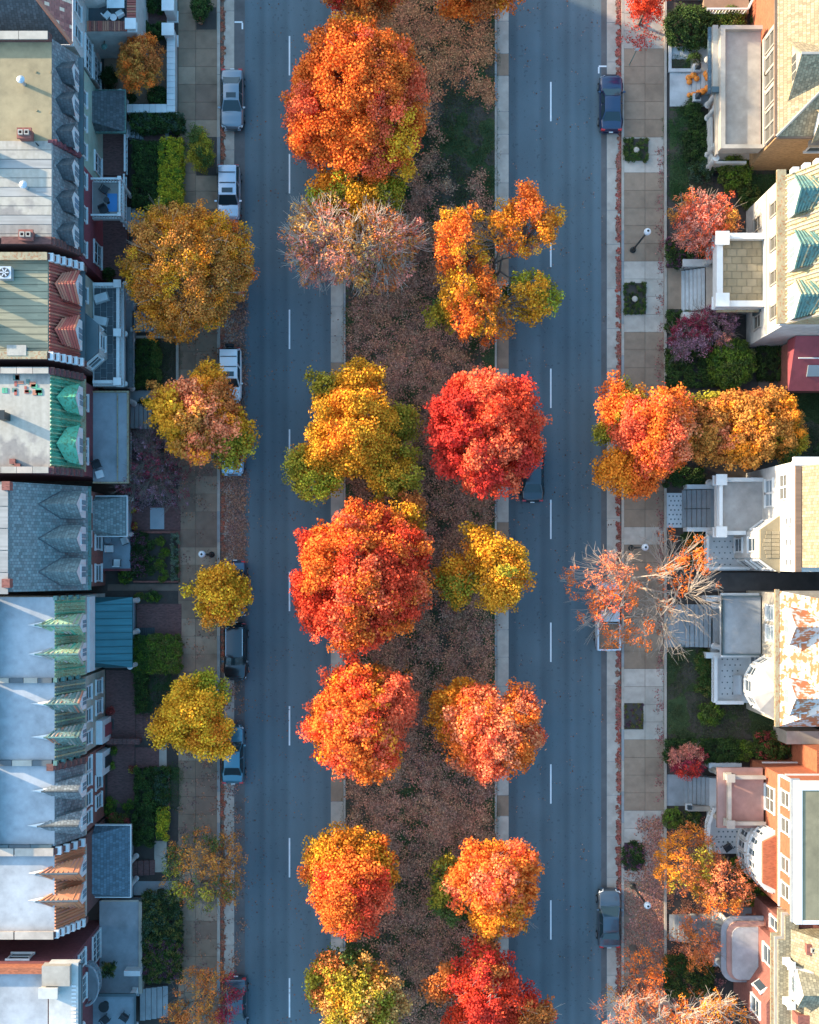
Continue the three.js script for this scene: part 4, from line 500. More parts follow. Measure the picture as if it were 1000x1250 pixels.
// ---------------------------------------------------------------- the detached houses on the east side (facades face west)
const GDET = 'detached houses on the east side', XE = 28.4, XQ = 44;
reseed(777);
const settleE = (h, z) => settle(h, XE + 6, z);
{ // tan brick house with the hip shingle roof
  const h = house('tan_brick_house', 'tan brick house with tan shingle hip roof and wide cream porch', 'house', GDET), z1 = Z(164, 9) - 0.3, zn = -58, ye = 9, xe = XE - 0.5;
  box('wall', M.tanBrick, h, XE, XQ, 0, ye - 0.02, Z(20, 9), z1); box('wall', M.orangeBrick, h, XE + 0.3, XQ, 0, ye - 0.02, zn, Z(20, 9)); box('wall_band', M.cornice, h, XE - 0.12, XE, 4.6, 8.6, Z(24, 8), z1 - 0.2);
  const zr = z1 - 6.5, xr = xe + 7, yr = ye + 5.6, z1e = z1 + 0.45; new G().quad([xe, ye, z1e], [xe, ye, zn], [xr, yr, zn], [xr, yr, zr]).build('shingle_roof', M.shingleTan, h); new G().tri([xe, ye, z1e], [xr, yr, zr], [xe + 14, ye, z1e]).build('shingle_roof', M.shingleTan, h); new G().tube([xe, ye + 0.06, z1e], [xr, yr + 0.06, zr], 0.1, 0.1, 5).build('hip_ridge', M.cornice, h); new G().box(xe, XQ, ye - 0.2, ye - 0.03, zn, z1e - 0.03).build('soffit', M.cornice, h);
  box('gutter', M.wood, h, xe - 0.12, xe + 0.06, ye - 0.14, ye + 0.06, zn, z1e); box('gutter', M.wood, h, xe, XQ, ye - 0.14, ye + 0.03, z1e, z1e + 0.14);
  { const zc = Z(72, 11.5), xf = xe + 0.9, w = 4.2, g = new G(); g.alongX([[zc - w / 2, 9.2], [zc + w / 2, 9.2], [zc, 12.2]], xf, xf + 0.15); const d = g.build('dormer', M.cornice, h); const A = [xf - 0.25, 12.35, zc], Bk = [xf + 3.1, 12.35, zc]; for (const k of [-1, 1]) { const e = [xf - 0.25, 9.25, zc + k * 2.3], f = [xf + 0.4, 9.7, zc + k * 2]; new G().loft([A, Bk, f, e], [A, Bk, f, e].map(p => [p[0], p[1] + 0.1, p[2]])).build('dormer_roof', M.shingleTan, d); } box('ridge_cap', M.cornice, d, xf - 0.3, xf + 3.1, 12.42, 12.52, zc - 0.08, zc + 0.08); for (const k of [-1, 0, 1]) { const q = box('pane', M.glass, d, xf - 0.02, xf + 0.02, 9.6, 10.5, zc + k * 0.6 - 0.24, zc + k * 0.6 + 0.24); } }
  { const zc = Z(168, 11), xf = xe + 2.6; const d = new G().alongX([[zc - 2.6, 9.2], [zc - 0.4, 9.2], [zc - 1.5, 11.2]], xf, xf + 0.15).build('dormer', M.white, h); for (const k of [-1, 1]) { const A = [xf - 0.2, 11.35, zc - 1.5], Bk = [xf + 2.2, 11.35, zc - 1.5], f = [xf + 1.2, 10, zc - 1.5 + k * 0.9], e = [xf - 0.2, 9.3, zc - 1.5 + k * 1.3]; new G().loft([A, Bk, f, e], [A, Bk, f, e].map(p => [p[0], p[1] + 0.1, p[2]])).build('dormer_roof', M.shingleTan, d); } }
  winRow(h, XE - 0.12, [6.6], [Z(50, 6.6), Z(75, 6.6), Z(92, 6.6), Z(118, 6.6), Z(142, 6.6), Z(160, 6.6)], 1, 2, WEST, { mat: M.cornice, glass: M.glassMid }); winRow(h, XE + 0.3, [6], [-48], 1, 1.8, WEST); for (const x of [32, 36]) win(h, x, 5.5, z1, 1, 1.7, SOUTH); box('pilaster', M.cornice, h, 33.4, 34, 0, 8.8, z1, z1 + 0.15); box('wall_ledge', M.cornice, h, 31, 32, 6.6, 7, z1, z1 + 0.4);
  const a = X(884, 4.4), c = Z(38, 4.4), d = Z(178, 4.4); box('porch_roof', M.roofCream, h, a, XE - 0.13, 3.9, 4.3, c, d); const w = [[a - 0.35, a, c - 0.3, d + 0.3], [a, XE - 0.13, c - 0.3, c - 0.003], [a, XE - 0.13, d + 0.003, d + 0.3]]; for (const q of w) box('porch_parapet', M.cornice, h, q[0], q[1], 3.6, 4.75, q[2], q[3]);
  box('porch_step_roof', M.cornice, h, a - 0.75, a - 0.353, 3.4, 4.1, c - 0.6, Z(112, 4)); box('porch_step_roof', M.cornice, h, a - 0.5, a - 0.353, 3.4, 4.1, Z(112, 4) + 0.02, d + 0.5); box('gutter', M.metalBlue, h, a - 1.0, a - 0.76, 3.5, 3.75, c - 0.6, Z(112, 4)); box('lantern_roof', M.gutter, h, a - 0.9, a - 0.1, 4.12, 4.4, Z(106, 4.3), Z(113, 4.3));
  box('porch_floor', M.concreteB, h, X(868, 1), XE, 0, 1, Z(45, 1), Z(195, 1)); box('porch_wall', M.whiteWall, h, X(866, 1.6), X(869, 1.6), 0, 1.9, Z(140, 1.6), Z(198, 1.6)); box('porch_wall', M.whiteWall, h, X(866, 1.6), XE - 0.5, 0, 1.9, Z(198, 1.6), Z(201, 1.6));
  for (const y of [72, 128, 190]) for (const k of [-8, 8]) column(h, X(870, 2.4), Z(y + k, 2.4), 1, 3.4, 0.2, M.whiteWall); settleE(h, z1 - 8);
}
{ // neighbour's porch at the north edge
  const h = thing('stone_porch', 'grey stone porch with white railings beside the big round hedge', 'porch', [X(885, 1), 0, Z(2, 1)]), w = 1.9; box('floor', M.paveTan, h, -1.6, w, 0, 0.9, -4, 0.9); const pts = [[-1.6, 0.9], [w - 0.3, 0.9], [w + 0.8, -1.4]]; railing(h, pts, 0.9, 0.9, M.white, 0.25); flight(h, 'x+', -4, -1.6, -4, -0.5, 0.15, 0.9, 6, M.stepWhite);
}
{ // white house under green barrel tiles
  const h = house('white_green_tile_house', 'white house with green barrel tile mansard and paved porch roof', 'house', GDET), ye = 9.3, yt = 12.6, xt = X(1006, yt), z0 = Z(209, ye) + 0.2, z1 = Z(396, ye); const xe = XE - 0.15;
  box('wall', M.whiteWall, h, XE, XQ, 0, ye, z0, z1); mansard(h, -1, xe + 0.2, ye, xt, yt, z0 + 0.1, z1, M.tileSunlit, [M.tileSunlit, M.cornice], 0.3); flatRoof(h, xt + 0.02, XQ, z0 + 0.1, z1, yt, M.roofMottle);  // cream mansard and ribs: green tiles coloured as if sunlit
  box('gutter', M.gutterTan, h, xe - 0.42, xe + 0.22, ye - 0.12, ye + 0.12, z0 - 0.3, z1 - 0.05); box('cornice', M.white, h, XE - 0.3, XE, ye - 0.6, ye - 0.13, z0, z1); for (let i = 0; i < 3; i++) box('parapet_block', M.white, h, xe + 0.4 + i * 0.5, xe + 0.85 + i * 0.5, ye + 0.3 + i * 0.9, ye + 1 + i * 0.9, z0 - 0.2, z0 + 0.2);
  for (const py of [239, 306, 366]) dormer(h, -1, Z(py, 11), 2.4, XE + 0.15, 9.5, 11.4, 12.6, xt - 0.1, 11.9, xt + 0.9, 12.7, { roof: M.tileTeal, ribs: 8, ribMats: [M.tileTeal, M.tileSunlit, M.tileTeal], front: M.white, ww: 0.75, wh: 1.1 });  // cream ribs among the teal carry painted sun
  for (const y of [7.2, 3.2]) winRow(h, XE, [y], [z0 + 1.8, z0 + 4.3, z0 + 6.8, z0 + 9.3], 0.85, 1.6, WEST, { mat: M.cornice, glass: M.glassMid }); for (const y of [5.3, 8.9]) box('string_course', M.cornice, h, XE - 0.08, XE, y - 0.1, y + 0.05, z0 + 0.1, z1 - 0.1);
  const a = X(881, 4.5), c = Z(293, 4.5), d = Z(368, 4.5); box('porch_roof', M.paverTan, h, a, XE, 4, 4.3, c, d); for (let i = 0; i < 8; i++) for (let j = 0; j < 5; j++) { const w = (XE - a - 0.12) / 4, x0 = Math.max(a + 0.06, a + 0.06 + (j - (i % 2) * 0.5) * w), x1 = Math.min(XE - 0.06, a + 0.06 + (j + 1 - (i % 2) * 0.5) * w), z = c + 0.06 + i * (d - c - 0.12) / 8; if (x1 - x0 > 0.1) box('roof_paver', pick([M.paverTan, M.paverTanB, M.paverTan]), h, x0 + 0.02, x1 - 0.02, 4.3, 4.34, z + 0.02, z + (d - c - 0.12) / 8 - 0.02); } for (const q of [[a - 0.45, a, c - 0.45, d + 0.45], [a, XE, c - 0.45, c - 0.003], [a, XE, d + 0.003, d + 0.45]]) box('porch_parapet', M.white, h, q[0], q[1], 3.7, 4.85, q[2], q[3]); for (const z of [c, d]) { post(h, a - 0.1, z, 3.8, 5.05, 0.75, M.white); column(h, a + 0.1, z, 1.2, 3.7, 0.3, M.white); }
  box('porch_cornice', M.gutterTan, h, a - 0.1, XE, 3.45, 3.68, d + 0.1, d + 0.62); box('porch_floor', M.concreteB, h, X(862, 1.2), XE, 0, 1.2, Z(296, 1.2), Z(380, 1.2)); for (const y of [318, 382]) { box('cheek_wall', M.whiteWall, h, X(832, 0.8), X(866, 0.8), 0, 1.25, Z(y, 0.8), Z(y + 9, 0.8)); new G().cyl(X(862, 1), Z(y + 4, 1), 1.25, 1.9, 0.32, 0.25, 12).build('urn', M.whiteWall, h); }
  flight(h, 'x+', X(833, 0.6), X(860, 1), Z(329, 0.7), Z(379, 0.7), 0.15, 1.2, 6, M.stepWhite); box('shutter', M.gutter, h, XE - 0.08, XE - 0.01, 2, 4, z1 - 2.6, z1 - 1.8); settleE(h, (z0 + z1) / 2);
  const an = house('side_wing', 'low maroon roofed wing with skylights beside the white house', 'house'); box('wall', M.redBrick, an, XE + 2.5, XQ, 0, 3.6, z1 + 0.1, z1 + 3.6); new G().alongX([[z1 + 0.05, 5.2], [z1 + 3.9, 3.5], [z1 + 3.9, 3.35], [z1 + 0.05, 3.35]], XE + 2.2, XQ).build('wing_roof', M.redPaint, an); new G().tube([XE + 2.6, 4.6, z1 + 1.6], [XQ, 4.6, z1 + 1.6], 0.06, 0.06, 5).build('roof_pipe', M.white, an); for (const x of [31.8, 34.8]) new G().loft([[x, 4.2, z1 + 2.1], [x, 3.9, z1 + 2.9], [x + 1.3, 3.9, z1 + 2.9], [x + 1.3, 4.2, z1 + 2.1]], [[x, 4.45, z1 + 2.1], [x, 4.1, z1 + 2.9], [x + 1.3, 4.1, z1 + 2.9], [x + 1.3, 4.45, z1 + 2.1]]).build('skylight', M.glassPale, an); settle(an, XE + 6, z1 + 2);
}
{ // tall white house with the canted bay
  const h = house('tall_white_house', 'tall white house with tiled canted bay and grey porch roof', 'house', GDET), ye = 12.2, z0 = Z(562, ye), z1 = Z(698, ye), xe = XE - 0.3;
  box('wall', M.whiteWall, h, XE, XQ, 0, ye, z0, z1); box('gutter', M.wood, h, xe + 0.05, xe + 0.45, ye - 0.05, ye + 0.15, z0 + 0.4, z1); new G().alongZ([[xe + 0.45, ye], [xe + 1.5, ye + 2.4], [xe + 1.9, ye + 2.4], [xe + 2.6, ye]], z0 + 0.4, z1 - 0.3).build('mansard_roof', M.shingleTan, h); flatRoof(h, xe + 1.8, XQ, z0 + 0.4, z1 - 0.3, ye + 2.5, M.metalGrey); box('cornice', M.white, h, xe, XQ, ye - 0.4, ye + 0.02, z0 - 0.25, z0 + 0.35); box('cornice', M.white, h, XE - 0.28, XE, ye - 0.6, ye - 0.06, z0, z1);
  winRow(h, XE, [9.2], [z0 + 1.2, z0 + 2.1], 0.75, 1.5, WEST, { glass: M.glassMid }); winRow(h, XE, [10, 10.9], [z0 + 4.1, z0 + 5.6, z0 + 7], 0.4, 0.5, WEST, { glass: M.glassMid, rows: 1 }); winRow(h, XE, [6], [z0 + 1.4, z0 + 2.4], 0.85, 1.6, WEST, { glass: M.glassPale });
  const bz = z0 + 5.7, bp = [[XE, bz - 1.9], [XE - 1.25, bz - 0.95], [XE - 1.25, bz + 0.95], [XE, bz + 1.9]]; bayGlass(h, bp, 0.5, 8, M.whiteWall, { ys: [2.6, 6], wh: 1.7, cx: XE, cz: bz }); const br = new G().prism([[XE, bz - 2.05], [XE - 1.4, bz - 1.05], [XE - 1.4, bz + 1.05], [XE, bz + 2.05]], 8, 8.3).build('bay_roof', M.paverTan, h);
  for (let i = 0; i < 7; i++) { const z = bz - 0.95 + i * 0.28, d = Math.abs(i - 3) * 0.09; box('roof_paver', pick([M.paverTan, M.paverTanB]), br, XE - 1.25 + d, XE - 0.66, 8.3, 8.36, z, z + 0.25); box('roof_paver', pick([M.paverTan, M.paverTanB]), br, XE - 0.62, XE - 0.05, 8.3, 8.36, z, z + 0.25); }
  const a = X(880, 4.4), c = Z(588, 4.4), d = Z(648, 4.4); new G().prism([[a, c], [XE, c], [XE, bz - 1.95], [XE - 1.2, bz - 1], [XE - 1.2, d], [a, d]].slice(0, 6), 3.9, 4.25).build('porch_roof', M.porchGrey, h); for (const q of [[a - 0.3, a, c - 0.3, d + 0.3], [a, XE, c - 0.3, c - 0.003], [a, XE - 1.3, d + 0.003, d + 0.3]]) box('porch_parapet', M.white, h, q[0], q[1], 3.7, 4.5, q[2], q[3]); railing(h, [[a - 0.15, c - 0.15], [a - 0.15, d + 0.15]], 4.5, 0.5, M.white, 0.22, false, 0.13); for (const z of [c - 0.1, d + 0.1]) { post(h, a - 0.15, z, 4, 5.1, 0.6, M.white); column(h, a, z, 1.2, 3.7, 0.22, M.white); }
  box('porch_floor', M.deckGrey, h, X(868, 1.2), XE, 0, 1.2, Z(588, 1.2), Z(650, 1.2)); const df = box('deck', M.tileFloor, h, X(862, 1.2), XE - 0.2, 0, 1.2, Z(652, 1.2), z1); railing(h, [[X(862, 1.6), Z(655, 1.6)], [X(862, 1.6), z1 - 0.2], [XE - 0.3, z1 - 0.2]], 1.2, 0.9, M.white, 0.2, false, 0.1); reseed(55); for (let i = 0; i < 4; i++) for (let j = 0; j < 5; j++) box('accent_tile', M.gutter, df, X(871, 1.2) + i * 0.42 + (j % 2) * 0.2, X(871, 1.2) + i * 0.42 + 0.1 + (j % 2) * 0.2, 1.201, 1.21, Z(660, 1.2) + j * 0.45, Z(660, 1.2) + j * 0.45 + 0.1);
  flight(h, 'x+', X(834, 0.6), X(868, 1.1), Z(598, 0.7), Z(644, 0.7), 0.15, 1.2, 6, M.stepGrey); for (const y of [592, 644]) box('cheek_wall', M.white, h, X(836, 0.7), X(870, 0.9), 0, 1.35, Z(y, 0.8), Z(y + 5, 0.8)); new G().tube([X(836, 1.4), 1.3, Z(621, 1.4)], [X(866, 1.9), 2.1, Z(621, 1.9)], 0.03, 0.03, 6).build('handrail', M.iron, h); settleE(h, (z0 + z1) / 2);
}
{ // cream house under the rusting roof
  const h = house('cream_turret_house', 'cream house with rust streaked roof and white canted turret', 'house', GDET), ye = 9, z0 = Z(721, ye), z1 = Z(887, ye), xe = XE - 0.35, yr = 13.5, xr = xe + 4.2; box('wall', M.cream, h, XE, XQ, 0, ye, z0 + 0.2, z1 - 0.2);
  new G().quad([xe, ye, z1], [xe, ye, z0], [xr, yr, z0 + 1], [xr, yr, z1 - 2.5]).build('tiled_roof', M.roofRust, h); new G().tri([xe, ye, z1], [xr, yr, z1 - 2.5], [XQ, ye, z1]).build('tiled_roof', M.roofRust, h); new G().quad([xr, yr, z0 + 1], [xr, yr, z1 - 2.5], [XQ, yr, z1 - 2.5], [XQ, yr, z0 + 1]).build('flat_roof', M.roofMottle, h); box('eave', M.cornice, h, xe + 0.02, XQ, ye - 0.25, ye - 0.02, z0 + 0.02, z1 - 0.02); box('gutter', M.gutterTan, h, xe - 0.25, xe + 0.05, ye - 0.15, ye + 0.1, z0 - 0.1, z1);
  for (const py of [764, 850]) dormer(h, -1, Z(py, 10.4), 2.5, xe + 0.35, 9.1, 10.6, 11.9, xe + 1.7, 10.5, xe + 2.8, 11.9, { roof: M.roofRust, cheek: M.white, ww: 1, wh: 0.9 });
  winRow(h, XE, [6.3], [z0 + 1.7, z0 + 3.2], 1, 1.7, WEST, { glass: M.glassPale }); const bz = z0 + 7.1, bp = [[XE, bz - 2.1], [XE - 1, bz - 1.5], [XE - 1.5, bz - 0.6], [XE - 1.5, bz + 0.6], [XE - 1, bz + 1.5], [XE, bz + 2.1]]; bayGlass(h, bp, 4.6, 7.4, M.whiteWall, { name: 'turret', ys: [6], wh: 1.5, cx: XE, cz: bz }); { const t = new G(), top = [XE - 0.2, 8.7, bz]; const q = bp.map(p => [p[0] - 0.15, 7.4, bz + (p[1] - bz) * 1.08]); for (let i = 0; i < 5; i++) t.tri(q[i], q[i + 1], top); t.build('turret_roof', M.porchGrey, h); }
  win(h, XE, 2.6, bz - 0.6, 2.6, 2, WEST, { cols: 4 }); const a = X(884, 4.3), c = Z(729, 4.3), d = Z(798, 4.3); box('porch_roof', M.metalGrey, h, a, X(929, 4.3), 4, 4.25, c, d); for (const q of [[a - 0.12, a, c - 0.12, d + 0.12], [a, X(929, 4.3), c - 0.12, c - 0.003], [a, X(929, 4.3), d + 0.003, d + 0.12]]) box('roof_rim', M.gutter, h, q[0], q[1], 3.95, 4.4, q[2], q[3]); box('porch_beam', M.white, h, a - 0.1, X(929, 4.3), 3.5, 3.93, c - 0.3, d + 0.3); for (const y of [740, 790]) column(h, X(878, 2.4), Z(y, 2.4), 1.1, 3.5, 0.2, M.white);
  box('porch_floor', M.stepGrey, h, X(868, 1.1), XE, 0, 1.1, Z(733, 1.1), Z(797, 1.1)); const df = box('deck', M.tileFloor, h, X(872, 1.1), XE, 0, 1.1, Z(800, 1.1), Z(858, 1.1)); railing(h, [[X(872, 1.6), Z(800, 1.6)], [X(872, 1.6), Z(857, 1.6)], [X(906, 1.6), Z(857, 1.6)]], 1.1, 0.95, M.white, 0.19, false, 0.13); for (let i = 0; i < 4; i++) for (let j = 0; j < 7; j++) box('accent_tile', M.gutter, df, X(881, 1.1) + i * 0.4 + (j % 2) * 0.2, X(881, 1.1) + i * 0.4 + 0.1 + (j % 2) * 0.2, 1.101, 1.11, Z(804, 1.1) + j * 0.45, Z(804, 1.1) + j * 0.45 + 0.1); for (const y of [727, 796]) box('cheek_wall', M.white, h, X(860, 1), X(880, 1.2), 0, 1.5, Z(y, 1), Z(y + 7, 1));
  flight(h, 'x+', X(838, 0.6), X(870, 1), Z(738, 0.7), Z(790, 0.7), 0.15, 1.1, 6, M.stepGrey); settleE(h, (z0 + z1) / 2); const bn = thing('porch_bench', 'grey bench on the dotted tile deck of the cream house', 'bench', [X(899, 1.5), 1.1, Z(836, 1.5)]); box('seat', M.aluminium, bn, -0.25, 0.25, 0.38, 0.45, -0.75, 0.75); box('backrest', M.aluminium, bn, 0.22, 0.28, 0.45, 0.95, -0.75, 0.75); for (const k of [-1, 1]) box('leg', M.iron, bn, -0.2, 0.2, 0, 0.38, k * 0.65 - 0.03, k * 0.65 + 0.03);
}
{ // orange brick house
  const h = house('orange_brick_house', 'orange brick house with white cornice and pink porch roof', 'house', GDET), ye = 11.3, xw = XE + 0.3, z0 = Z(958, ye), z1 = Z(1126, ye); box('wall', M.orangeBrick, h, xw, XQ, 0, ye, z0, z1); box('cornice', M.white, h, xw - 0.35, XQ, ye, ye + 0.5, z0 - 0.3, z0 + 0.3); box('cornice', M.white, h, xw - 0.35, xw + 0.1, ye, ye + 0.5, z0 + 0.31, z1); box('roof_ledge', M.metalGrey, h, xw - 0.5, xw + 0.1, ye - 0.3, ye - 0.01, z0 - 0.4, z1); flatRoof(h, xw + 0.12, XQ, z0 + 0.32, z1 - 0.3, ye + 0.44, M.roofOlive); box('cornice', M.white, h, xw + 0.12, XQ, ye, ye + 0.5, z1 - 0.28, z1);
  winRow(h, xw, [8.7], [z0 + 1.5, z0 + 3.4, z0 + 6.2, z0 + 8.1], 0.95, 1.7, WEST, { glass: M.glassMid }); winRow(h, xw, [5.2], [z0 + 2.2], 1.7, 2, WEST, { cols: 2, glass: M.glassMid }); for (const y of [7.2]) box('string_course', M.white, h, xw - 0.1, xw, y, y + 0.2, z0, z1); box('corner_band', M.white, h, xw - 0.06, xw + 0.2, 7.4, ye - 0.3, z0 - 0.06, z0 + 0.1); for (const y of [2.2, 7.5]) box('string_course', M.white, h, xw + 0.3, XQ, y, y + 0.2, z0 - 0.1, z0); for (const x of [33, 37]) { win(h, x, 5, z0, 1, 1.8, NORTH); }
  box('side_bay', M.orangeBrick, h, xw + 3, xw + 6, 0, 6.5, z0 - 1.6, z0); box('side_porch', M.cornice, h, xw + 1.8, xw + 4.6, 0, 3.4, z0 - 2.6, z0 - 1.62);
  const bz = z0 + 6.6, pts = []; for (let i = 0; i <= 8; i++) { const t = i / 8 * Math.PI; pts.push([xw - Math.sin(t) * 1.35, bz - Math.cos(t) * 2.3]); } bayGlass(h, pts, 0.8, 6.3, M.white, { name: 'bow_window', ys: [2.6, 5.2], wh: 1.5, cx: xw, cz: bz }); new G().prism([[xw, bz - 2], [xw - 1, bz - 1.5], [xw - 1, bz + 1.5], [xw, bz + 2]], 6.31, 6.6).build('bay_roof', M.orangeBrick, h);
  const a = X(889, 4.3), c = Z(948, 4.3), d = Z(1004, 4.3); box('porch_roof', M.roofPink, h, a - 0.7, X(933, 4.3), 3.6, 3.95, c - 0.6, d + 0.5); box('porch_roof', M.roofPink, h, a, X(933, 4.3), 3.95, 4.15, c, d); railing(h, [[X(933, 4.3), c], [a, c], [a, d], [X(933, 4.3), d]], 4.15, 0.6, M.cornice, 0.24, false, 0.13); for (const z of [c, d]) { post(h, a, z, 4, 5, 0.45, M.cornice); column(h, a - 0.3, z, 1, 3.6, 0.22, M.cornice); }
  const df = box('deck', M.tileFloor, h, X(866, 1), xw, 0, 1, Z(950, 1), Z(1042, 1)); for (let i = 0; i < 6; i++) for (let j = 0; j < 5; j++) box('accent_tile', M.gutter, df, X(874, 1) + i * 0.35 + (j % 2) * 0.17, X(874, 1) + i * 0.35 + 0.12 + (j % 2) * 0.17, 1.001, 1.01, Z(1008, 1) + j * 0.4, Z(1008, 1) + j * 0.4 + 0.12); railing(h, [[X(871, 1.5), Z(985, 1.5)], [X(864, 1.5), Z(1004, 1.5)], [X(863, 1.5), Z(1020, 1.5)], [X(867, 1.5), Z(1045, 1.5)]], 1, 0.95, M.white, 0.2, false, 0.13);
  flight(h, 'x+', X(836, 0.5), X(866, 0.9), Z(948, 0.6), Z(982, 0.6), 0.15, 1, 6, M.stepGrey); box('cheek_wall', M.concreteA, h, X(838, 0.6), X(866, 0.9), 0, 1.15, Z(983, 0.7), Z(989, 0.7)); box('cheek_wall', M.stepWhite, h, X(864, 0.9), X(905, 1.2), 0, 1.3, Z(931, 1), Z(937, 1)); settleE(h, (z0 + z1) / 2); chair('black chair on the dotted deck beside the bow window', X(889, 1.5), 1.01, Z(1035, 1.5), 0.6, M.black); const lm = thing('pier_lamp', 'small square lamp on the stair wall of the orange brick house', 'lamp', [X(841, 1.3), 1.15, Z(985, 1.3)]); box('base', M.stepWhite, lm, -0.25, 0.25, 0, 0.2, -0.25, 0.25); box('lantern', M.iron, lm, -0.15, 0.15, 0.2, 0.55, -0.15, 0.15);
}
{ // brick house with the rounded porch roof
  const h = house('red_brick_house', 'red brick house with rounded white porch roof and tan mansard', 'house', GDET), ye = 9, xw = XE + 0.2, z0 = Z(1128, ye), z1 = z0 + 16; box('wall', M.redBrick, h, xw, XQ, 0, ye, z0, z1); mansard(h, -1, xw + 0.1, ye, xw + 1.8, ye + 3.2, z0 + 0.3, z1, M.shingleBrown); flatRoof(h, xw + 1.85, XQ, z0 + 0.3, z1, ye + 3.2, M.roofGrey);
  const zb = z0 + 3.2; for (const [a, b, y, m] of [[-0.55, 0.3, ye - 0.1, M.gutterTan], [-0.35, 0.2, ye + 0.1, M.cornice], [-0.15, 0.1, ye + 0.28, M.shingleBrown]]) { box('cornice', m, h, xw + a - 0.5, xw + 0.6, y - 0.18, y, z0 + 1.2 + a, z0 + 9); box('cornice', m, h, xw + a, xw + 0.8, y - 0.18, y, z0 - 0.5 + a, z0 + 1.19 + a); }
  box('bay', M.redBrick, h, xw - 0.5, xw, 0.5, ye - 0.3, z0 + 1.6, z0 + 4.6); const q = [[xw - 0.5, z0 + 4.6], [xw - 0.5, z0 + 4.61], [xw - 1.4, z0 + 6], [xw - 1.4, z0 + 8], [xw, z0 + 9]]; new G().prism([[xw, z0 + 4.4], [xw - 0.5, z0 + 4.6], [xw - 1.3, z0 + 5.8], [xw - 1.3, z0 + 7.8], [xw, z0 + 9]], 0.5, ye - 0.3).build('bay', M.redBrick, h); win(h, xw - 0.5, 6.6, z0 + 3, 1.2, 1.8, WEST); win(h, xw - 1.31, 6.4, z0 + 6.8, 1.1, 1.8, WEST); win(h, xw - 0.9, 6.4, z0 + 5.2, 0.9, 1.7, -Math.PI / 2 - 0.98 + Math.PI); win(h, xw + 1.2, 6.4, z0, 1, 1.7, NORTH); win(h, xw, 6.6, z0 + 0.7, 0.7, 1.7, WEST);
  for (const z of [z0 + 3.9, z0 + 9.5]) dormer(h, -1, z, 2.4, xw + 0.2, 9.4, 11.1, 12.3, xw + 1.6, 11.4, xw + 2.6, 12.4, { roof: M.shingleBrown, cheek: M.white, ww: 1, wh: 1.1 }); for (const k of [2.5, 5.3]) post(h, xw - 0.1, z0 + k, 9.3, 10.4, 0.4, M.white); new G().tube([xw - 0.1, 10.2, z0 + 2.5], [xw - 0.1, 10.2, z0 + 5.3], 0.1, 0.1, 6).build('balcony_rail', M.white, h); chimney(h, xw + 1, 9.6, z0 + 6.3, 1.4, 0.7, 1.2, M.redBrick, 0); chimney(h, xw + 1.2, 9.6, z0 + 1.2, 0.7, 0.6, 1.4, M.redBrick, 1);
  const rrx = (x0, x1, c, d, r) => { const o = []; for (let i = 0; i <= 6; i++) { const t = Math.PI / 2 * i / 6; o.push([x0 + r - Math.sin(t) * r, c + r - Math.cos(t) * r]); } for (let i = 0; i <= 6; i++) { const t = Math.PI / 2 * i / 6; o.push([x0 + r - Math.cos(t) * r, d - r + Math.sin(t) * r]); } return [[x1, c], ...o, [x1, d]]; };
  const c = Z(1120, 4.3), d = Z(1201, 4.3), a = X(882, 4.3), b = xw - 0.02; new G().prism(rrx(a, b, c, d, 1.1), 3.7, 3.95).build('porch_roof', M.metalGrey, h); new G().prism(rrx(a + 0.4, b, c + 0.35, d - 0.2, 0.9), 3.95, 4.15).build('porch_roof', M.roofPink, h); new G().prism(rrx(a + 0.75, b - 0.5, c + 0.75, d - 0.3, 0.6), 4.15, 4.3).build('porch_roof', M.roofWhite, h); for (const [x, z] of [[a + 0.6, c + 0.6], [a + 0.6, d - 0.6]]) column(h, x, z, 1, 3.7, 0.22, M.white); box('porch_floor', M.deckGrey, h, a + 0.2, b, 0, 1, c + 0.2, d - 0.2); flight(h, 'x+', X(818, 0.5), X(845, 0.8), Z(1118, 0.6), Z(1150, 0.6), 0.15, 0.8, 5, M.stepGrey); box('path_landing', M.stepGrey, h, X(845, 0.8), X(872, 0.9), 0, 0.8, Z(1118, 0.8), Z(1150, 0.8)); settleE(h, z0 + 8);
}
